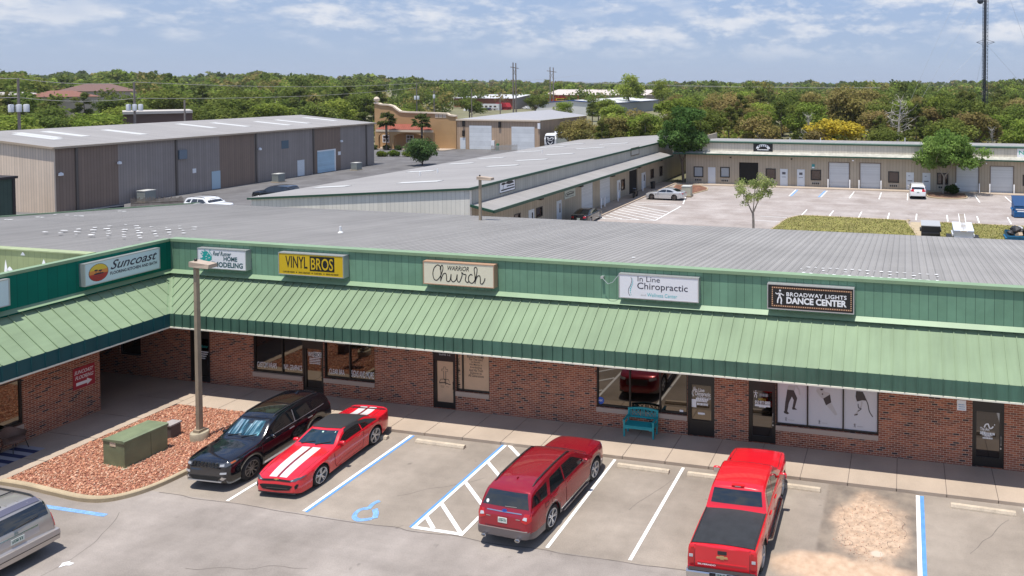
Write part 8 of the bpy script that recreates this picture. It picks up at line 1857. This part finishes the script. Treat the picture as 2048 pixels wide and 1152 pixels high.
def make_tree(kind, seed):
    rg = np.random.default_rng(seed); tb_ = MB(); lobes = []; h = 10.0
    if kind in ("oak", "bright", "golden", "scrub"):
        cz = 6.3; ends = []
        n = 15 if kind != "scrub" else 12
        for i in range(n):
            a = rg.uniform(0, 6.283); rr = rg.uniform(.3, 1)**.6*3.2; z = cz+rg.uniform(-2.8, 2.7)*(1-.35*(rr/3.2)**2)
            r = rg.uniform(1.0, 1.85); lobes.append((rr*math.cos(a), rr*math.sin(a), z, r, r, r*rg.uniform(.65, .9))); ends.append(lobes[-1])
        lobes.append((0, 0, cz+1.8, 2, 2, 1.6))
        top = limb(tb_, (0, 0, -.3), (.2, .1, 4), .26, .17, rg, .05)
        for e in ends[:9]: limb(tb_, top[-1 if e[2] > 5 else -2], (e[0]*.85, e[1]*.85, e[2]), .10, .025, rg)
        cols = dict(oak=OAK, bright=BRI, golden=GOL, scrub=SCR)[kind]; V = [leafcloud(lobes, 3900, .235, cols, rg, .75, .7, .45)]
    elif kind == "pine":
        n = int(rg.integers(11, 15)); top = limb(tb_, (0, 0, -.3), (.2, .1, 9.4), .22, .05, rg, .03, 8)
        for i in range(n):
            z = 3.6+6.2*(i+rg.random()*.6)/n; f = (z-3)/7; L_ = (2.6-1.9*f)*rg.uniform(.6, 1.15); a = i*2.4+rg.uniform(-.5, .5)
            e = (L_*math.cos(a), L_*math.sin(a), z+.3+.3*L_*rg.random()); r = rg.uniform(.7, 1.1)*(1.15-.4*f)
            lobes.append((*e, r, r, r*.62)); limb(tb_, (0, 0, z-.2), e, .06, .015, rg)
            if L_ > 1.3: lobes.append((e[0]*.5, e[1]*.5, e[2]-.1, r*.7, r*.7, r*.45))
        lobes.append((.2, .1, 9.7, .55, .55, .9)); V = [leafcloud(lobes, 3200, .30, PIN, rg, .95, .28, .3)]
    elif kind == "dead":
        top = limb(tb_, (0, 0, -.3), (.3, .2, 8.5), .22, .04, rg, .04, 7)
        for i in range(22):
            z = rg.uniform(3, 8.2); a = rg.uniform(0, 6.283); L_ = rg.uniform(1, 3)*(1.2-z/10); e = Vector((L_*math.cos(a), L_*math.sin(a), z+L_*rg.uniform(.2, .9)))
            p = limb(tb_, (.3*z/8.5, .2*z/8.5, z), e, .07, .02, rg, .25)
            for j in range(3): limb(tb_, p[2+j], p[2+j]+Vector(rg.normal(size=3))*.6+Vector((0, 0, .3)), .03, .012, rg, .2, 3)
        return tb_, None
    return tb_, V
PROT = {}
for kind, seeds in (("oak", (1, 2, 3)), ("bright", (4, 5)), ("pine", (6, 7, 8, 9)), ("scrub", (10, 11)), ("golden", (12,)), ("dead", (13, 14))):
    PROT[kind] = []
    for s in seeds:
        tbm, V = make_tree(kind, s); me = D.meshes.new("trunk"); me.from_pydata([tuple(v) for v in tbm.v], [], tbm.f); me.materials.append(M_deadw if kind == "dead" else M_bark)
        PROT[kind].append((me, cloudmesh("crown", V, M_leaf) if V else None))
NAMES = dict(oak="oak_tree", bright="leafy_tree", pine="pine_tree", scrub="scrub_oak", golden="golden_tree", dead="dead_tree")
def plant(kind, x, y, h, label, group, spread=1.0, z=None, rz=None, v=None):
    rg = random; me = PROT[kind][v if v is not None else rg.randrange(len(PROT[kind]))]; z = terrain(x, y) if z is None else z
    t = thing(NAMES[kind], label, "tree", (x, y, z), rz if rz is not None else rg.uniform(0, 6.28), group); s = h/10; t.scale = (s*spread, s*spread, s)
    obj_of("trunk", me[0], t)
    if me[1]: obj_of("crown", me[1], t)
    return t
# keep-out footprints for the wood
def clear(x, y):
    if -134 < x < -54 and 40 < y < 127: return False
    if x > -36 and y < 113: return False
    if -60 < x < -29 and 45 < y < 116: return False
    if -122 < x < -62 and 118 < y < 158: return False
    return True
def cand(px0, px1, d0, d1, sp, seed):
    rg = random.Random(seed); pts = []
    area = (px1-px0)/1399*.95*(d1*d1-d0*d0)/2; tries = int(area/sp/sp*6)
    for _ in range(tries):
        px = rg.uniform(px0, px1); d = math.sqrt(rg.uniform(d0*d0, d1*d1)); p = PD(px, 165, d)
        if clear(p.x, p.y) and all((p.x-q[0])**2+(p.y-q[1])**2 > sp*sp for q in pts): pts.append((p.x, p.y, px, d))
    return sorted(pts, key=lambda q: q[3])
random.seed(21)
RIGHT = [q for q in cand(1150, 2140, 118, 232, 8.3, 5) if q[2] > 1345 or q[3] < 165]
LEFT = [q for q in cand(-60, 760, 140, 250, 9.6, 6)]
MID = [q for q in cand(760, 1230, 165, 262, 13, 8) if not (880 < q[2] < 1120 and q[3] > 150)]
print("TREES", len(RIGHT), len(LEFT), len(MID))
lab = dict(oak="mid-green oak in the dense wood behind the back unit row", bright="bright yellow-green tree in the dense wood behind the back unit row", pine="dark pine with layered boughs in the wood behind the back unit row", scrub="brownish olive scrub oak in the wood behind the back unit row", dead="bare bleached dead tree standing in the wood behind the back unit row")
labl = dict(oak="mid-green oak in the tree belt behind the brown warehouse", bright="bright yellow-green tree in the tree belt behind the brown warehouse", pine="dark pine with layered boughs in the tree belt behind the brown warehouse", scrub="brownish olive scrub oak in the tree belt behind the brown warehouse")
for i, (x, y, px, d) in enumerate(RIGHT[:185]):
    k = random.choices(["oak", "bright", "pine", "scrub"], [.34, .14, .27, .25])[0]; near = d < 150
    h = random.uniform(7.0, 9.6) if near else random.uniform(8.2, 11.6)+(d-150)*.018
    if 1600 < px < 1760 and d < 145: h = min(h, 6.6)
    if px < 1345: h = min(h, 13.6-d*.037)
    plant(k, x, y, h, lab[k], k.replace("bright", "bright green")+"s in the wood behind the back unit row", random.uniform(.95, 1.25) if k != "pine" else random.uniform(.85, 1.1))
for i, (x, y, px, d) in enumerate(LEFT[:95]):
    k = random.choices(["oak", "bright", "pine"], [.36, .22, .42])[0]; 
    if px < 240 and d < 175: k = random.choice(["oak", "oak", "bright"])
    h = random.uniform(8.0, 11.0)+(d-140)*.022
    if px < 260: h = min(h, 8.2+(d-140)*.03)
    plant(k, x, y, h, labl[k], k.replace("bright", "bright green")+"s in the tree belt behind the warehouse", random.uniform(1.0, 1.3) if k != "pine" else random.uniform(.8, 1.05))
for i, (x, y, px, d) in enumerate(MID[:14]):
    k = random.choice(["oak", "pine", "bright"]); plant(k, x, y, random.uniform(7, 9), {"oak": "mid-green oak between the stucco shopfront and the far lot", "pine": "pine between the stucco shopfront and the far lot", "bright": "bright tree between the stucco shopfront and the far lot"}[k], k+"s between the stucco shopfront and the far lot", 1.1)
# individual trees that stand out in the wood
def at(px, py, dist): return PD(px, py, dist)
p = at(1662, 285, 118); plant("golden", p.x, p.y, 8.4, "golden yellow tree above the roof of the back unit row", None, 1.5, v=0)
p = at(1520, 290, 121); plant("dead", p.x, p.y, 6.6, "grey leafless tree with dense twigs behind the back unit row", None, 1.25, v=1)
p = at(1615, 240, 130); plant("dead", p.x, p.y, 9.8, "white bleached dead snag rising from the wood left of the golden tree", None, .7, v=0)
p = at(1795, 220, 150); plant("dead", p.x, p.y, 12.4, "large pale dead tree with spreading limbs right of the golden tree", None, 1.5, v=1)
p = at(1880, 270, 124); plant("dead", p.x, p.y, 8.6, "thin white dead trunk behind the wide island tree", None, .5, v=0)
p = at(1982, 270, 126); plant("dead", p.x, p.y, 7.6, "forked dead trunk below the lattice tower", None, .6, v=0)
p = at(1690, 200, 165); plant("scrub", p.x, p.y, 14.2, "tallest dark crown with bare lower limbs in the right-hand wood", None, 1.0)
p = at(1258, 170, 330); plant("bright", p.x, p.y, 19, "tall feathery bright tree above the white far warehouse", None, .9)
p = at(1325, 175, 330); plant("bright", p.x, p.y, 16.5, "tall feathery tree right of the tallest bright one", None, .7)
p = at(35, 150, 300); plant("oak", p.x, p.y, 15.5, "tall dark round-topped tree on the far left skyline", None, 1.1)
p = at(940, 205, 255); plant("oak", p.x, p.y, 9.2, "dark round tree hiding the brick building's left end", None, 1.2)
p = at(868, 225, 160); p = at(905, 228, 170); plant("bright", p.x, p.y, 5.6, "bright bush-like tree peeking over the stucco parapet", None, 1.3)
p = at(1180, 190, 315); plant("oak", p.x, p.y, 8, "small dark tree in front of the red store front", None, 1.5)
p = at(1072, 205, 290); plant("oak", p.x, p.y, 9, "green tree between the brick building and the red-fronted store", None, 1.3)
for i, (px, d, h) in enumerate(((1165, 128, 8.2), (1205, 122, 7.6), (1240, 130, 8.4), (1290, 124, 7.8), (1135, 140, 7.2), (1340, 126, 8.0), (1270, 150, 9.0))):
    p = at(px, 240, d); plant("pine" if i % 2 else "scrub", p.x, p.y, h, "young pine behind the pale roof of the long unit row" if i % 2 else "olive scrub tree behind the pale roof of the long unit row", "trees behind the long unit row", 1.0)
# close trees, each with its own crown
def own_tree(name, label, x, y, trunk, lobes, n, size, cols, seed, bark=M_bark, shell=.35, up=.3, aspect=.6, limbs=True):
    rg = np.random.default_rng(seed); t = thing(name, label, "tree", (x, y, 0)); b = MB(); tops_ = []
    for a, c, r0, r1 in trunk: tops_.append(limb(b, a, c, r0, r1, rg, .06, 6)[-1])
    if limbs:
        for l in lobes:
            s = min(tops_, key=lambda q: (q-Vector(l[:3])).length); limb(b, s, l[:3], .05, .012, rg, .15)
    b.build("trunk", bark, t, smooth=60); obj_of("crown", cloudmesh("crown", [leafcloud(lobes, n, size, cols, rg, up, aspect, shell)], M_leaf), t); return t
rg = np.random.default_rng(77)
def lobeset(n, c, R3, r0, r1, rg, sq=.75):
    out = []
    for i in range(n):
        d = rg.normal(size=3); d /= np.linalg.norm(d); f = rg.uniform(.35, 1); r = rg.uniform(r0, r1); out.append((c[0]+d[0]*R3[0]*f, c[1]+d[1]*R3[1]*f, c[2]+d[2]*R3[2]*f, r, r, r*sq))
    return out
p = G(1367, 366); own_tree("maple_tree", "big dense dark-green tree in the corner between the two unit rows", p.x, p.y, [((0, 0, -.1), (-.2, .1, 3.2), .22, .16), ((-.2, .1, 2.6), (-.9, .2, 5), .13, .07), ((-.2, .1, 3.0), (.8, 0, 5.4), .13, .07)], lobeset(34, (.25, 0, 6.6), (3.5, 3.0, 3.9), .75, 1.25, rg), 9500, .21, [(0.104, 0.183, 0.046), (0.138, 0.229, 0.062), (0.079, 0.138, 0.038), (0.177, 0.270, 0.083)], 31)
p = G(1886, 388); own_tree("elm_tree", "wide spreading elm on the kerbed island beside the white SUV", p.x, p.y, [((0, 0, 0), (.1, 0, 2.3), .17, .13), ((.1, 0, 2.2), (-.9, .1, 4.0), .10, .05), ((.1, 0, 2.2), (1.2, 0, 4.2), .11, .05)], lobeset(54, (.45, 0, 5.5), (4.7, 3.4, 2.2), .85, 1.45, rg, .6), 12500, .21, [(0.114, 0.198, 0.046), (0.166, 0.270, 0.066), (0.083, 0.146, 0.034), (0.208, 0.312, 0.083)], 32, M_bark2, .3, .25, .45)
p = G(1507, 467); own_tree("willow_oak", "small airy tree just beyond the grey roof edge", p.x, p.y, [((0, 0, -.1), (-.05, 0, 1.9), .14, .11), ((-.05, 0, 1.8), (-1.1, .1, 3.9), .08, .03), ((-.05, 0, 1.9), (1.0, 0, 4.1), .08, .03), ((-.05, 0, 2), (.1, .3, 4.6), .06, .03)], lobeset(32, (.15, 0, 4.0), (2.45, 2.1, 1.5), .28, .6, rg), 3000, .10, [(0.229, 0.290, 0.088), (0.299, 0.351, 0.124), (0.176, 0.229, 0.070), (0.351, 0.369, 0.157)], 33, M_bark2, .2, .2, .5)
p = G(845, 331); own_tree("shrub_tree", "dark leafy shrub-like tree before the stucco building", p.x, p.y, [((0, 0, 0), (0, 0, 1.5), .14, .1), ((0, 0, .6), (1, 0, 2.4), .1, .05)], lobeset(34, (0, 0, 2.75), (2.1, 2.0, 1.7), .8, 1.2, rg), 7000, .17, [(0.094, 0.177, 0.052), (0.135, 0.229, 0.073), (0.073, 0.125, 0.038), (0.229, 0.312, 0.125)], 34)
# island
def blob_hedge(name, label, cat, lobes, n, size, cols, seed, group=None):
    rg = np.random.default_rng(seed); o = obj_of(name, cloudmesh(name, [leafcloud(lobes, n, size, cols, rg, .4, .7, .5)], M_leaf)); tag(o, label, cat, group); return o
ip = smoothpath([(2.9, 88.8), (4.0, 88.0), (5.9, 88.0), (7.3, 88.9), (7.4, 91.2), (7.0, 92.3), (3.2, 92.3), (2.7, 91.0), (2.9, 88.8)], 4)
raised("planting_island", [(q.x, q.y) for q in ip[:-1]], .10, mat("brown_mulch", (.17, .095, .06), .95, var=.3, vscale=3, fine=.4, fscale=10, bump=.5))
p = G(1902, 391); blob_hedge("round_bush", "low round dark-green bush on the kerbed island under the elm", "bush", lobeset(12, (p.x, p.y+.5, .75), (1.1, .8, .35), .4, .6, rg), 2600, .11, [(.045, .085, .02), (.06, .105, .028), (.035, .06, .015)], 41)
for i in range(3):
    a = G(765+26*i, 313); blob_hedge("clipped_hedge", "clipped yellow-green hedge mound on the kerb before the stucco building", "hedge", lobeset(10, (a.x, a.y, .55), (1.2, .7, .3), .4, .6, rg), 1300, .13, [(.14, .19, .03), (.18, .23, .04), (.10, .14, .025)], 42+i, "clipped hedge mounds before the stucco building")
for px, py in ((775, 296), (800, 296), (822, 297), (890, 298), (762, 293)):
    a = G(px, py); blob_hedge("round_bush", "small round bush along the stucco building wall", "bush", lobeset(6, (a.x, min(a.y, 127), .55), (.5, .5, .3), .4, .55, rg), 500, .13, [(.07, .11, .03), (.10, .14, .04), (.13, .14, .06)], int(px), "bushes along the stucco building")
# palms
def palm(label, px, py, ytop, seed):
    rg = np.random.default_rng(seed); q = G(px, py); q.y = min(q.y, 126.5); pt = PY(px, ytop, q.y); zc = pt.z-1.6; t = thing("palm_tree", label, "palm tree", (pt.x, q.y, 0), 0, "cabbage palms before the stucco building")
    b = MB(); b.tube([(0, 0, 0), (.05, 0, zc*.5), (0, 0, zc)], [.27, .22, .24], 10); b.build("trunk", M_bark, t, smooth=50)
    V = []; F_ = []; C = []
    for i in range(46):
        a = rg.uniform(0, 6.283); el = rg.uniform(-.7, 1.35); L_ = rg.uniform(1.5, 2.1); d = np.array([math.cos(a)*math.cos(el), math.sin(a)*math.cos(el), math.sin(el)]); c = np.array([0, 0, zc])+d*L_*.55
        side = np.cross(d, [0, 0, 1.0]); side /= np.linalg.norm(side)+1e-6; upv = np.cross(side, d)
        for k in range(11):
            th = -1.25+2.5*k/10; e = d*math.cos(th)+side*math.sin(th); tip = c+e*L_*.55+np.array([0, 0, -.28*abs(math.sin(th))-.12]); w = rg.normal(size=3)*.10
            V.append([c, c+e*L_*.3+w, tip, c+e*L_*.3-w]); C.append(np.array([(.095, .12, .035), (.13, .15, .05), (.06, .085, .025)][rg.integers(0, 3)])*rg.uniform(.8, 1.2)*(1 if el > -.3 else .9))
    obj_of("crown", cloudmesh("crown", [(np.array(V), np.array(C))], M_leaf), t)
palm("left cabbage palm in front of the red tiled porch", 772, 293, 226, 3); palm("right cabbage palm in front of the red tiled porch", 843, 293, 228, 4)
# undergrowth and the far woods that read as one mass
rg = np.random.default_rng(99); parts_ = []
und = [q for q in cand(1140, 2140, 114, 215, 5.2, 15)]+[q for q in cand(-60, 760, 132, 215, 5.6, 16)]
for x, y, px, d in und:
    z = terrain(x, y); l = [(x+rg.uniform(-1.5, 1.5), y+rg.uniform(-1.5, 1.5), z+rg.uniform(.6, 2.6), rg.uniform(1.2, 2.2), rg.uniform(1.2, 2.2), rg.uniform(1.0, 1.9)) for _ in range(2)]
    parts_.append(leafcloud(l, 130, .36, OAK if rg.random() < .55 else (SCR if rg.random() < .6 else BRI), rg, .5, .7, .3))
o = obj_of("undergrowth", cloudmesh("undergrowth", parts_, M_leaf)); tag(o, "tangled green undergrowth filling the ground between the trees", "undergrowth", kind="stuff")
parts_ = []; random.seed(5)
def far(px0, px1, d0, d1, sp, seed, n, size, hr):
    rg2 = random.Random(seed); area = (px1-px0)/1399*.95*(d1*d1-d0*d0)/2; m = int(area/sp/sp*.8)
    for _ in range(m):
        px = rg2.uniform(px0, px1); d = math.sqrt(rg2.uniform(d0*d0, d1*d1)); p = PD(px, 165, d)
        if not clear(p.x, p.y): continue
        if 893 < px < 1340 and d < 360: continue
        if px < 260 and d < 330 and rg2.random() < .5: continue
        z = terrain(p.x, p.y); h = (rg2.uniform(*hr)+2.2*math.sin(px*.021+d*.004)+1.3*math.sin(px*.063))*(.85 if 760 < px < 1240 else 1); r = rg2.uniform(2.6, 4.2)*(1+d/1800); c = rg2.choice([OAK, OAK, PIN, PIN, BRI, SCR])
        l = [(p.x+rg.uniform(-.5, .5)*r, p.y+rg.uniform(-.5, .5)*r, z+h-r*.7+rg.uniform(-1, .8), r*rg.uniform(.4, .75), r*rg.uniform(.4, .75), r*rg.uniform(.35, .6)) for _ in range(4)]+[(p.x, p.y, z+h*.45, r*.7, r*.7, h*.4)]
        parts_.append(leafcloud(l, n, size, c, rg, .5, .75, .4))
far(-60, 2150, 228, 420, 9.5, 31, 130, .55, (8.5, 13.0))
far(-60, 2150, 420, 900, 17, 32, 90, 1.05, (10, 14.5))
far(-100, 2200, 900, 2300, 40, 33, 70, 2.6, (11, 16))
o = obj_of("far_woods", cloudmesh("far_woods", parts_, M_leaf)); tag(o, "distant mixed woodland running to the horizon", "woodland", kind="stuff")
# ------------------------------------------------------------------ air
hm_, hnt, hb = newmat("haze_air"); hnt.nodes.remove(hb)
pv = _n(hnt, "ShaderNodeVolumePrincipled"); pv.inputs["Color"].default_value = (.80, .86, .95, 1); pv.inputs["Density"].default_value = .00008; pv.inputs["Anisotropy"].default_value = .1
hnt.links.new(pv.outputs[0], hnt.nodes["Material Output"].inputs["Volume"])
b = MB(); b.box(-2650, 2650, -210, 3610, -6, 75); o = b.build("haze", hm_); o["kind"] = "stuff"; o["label"] = "thin pale haze over the whole scene"
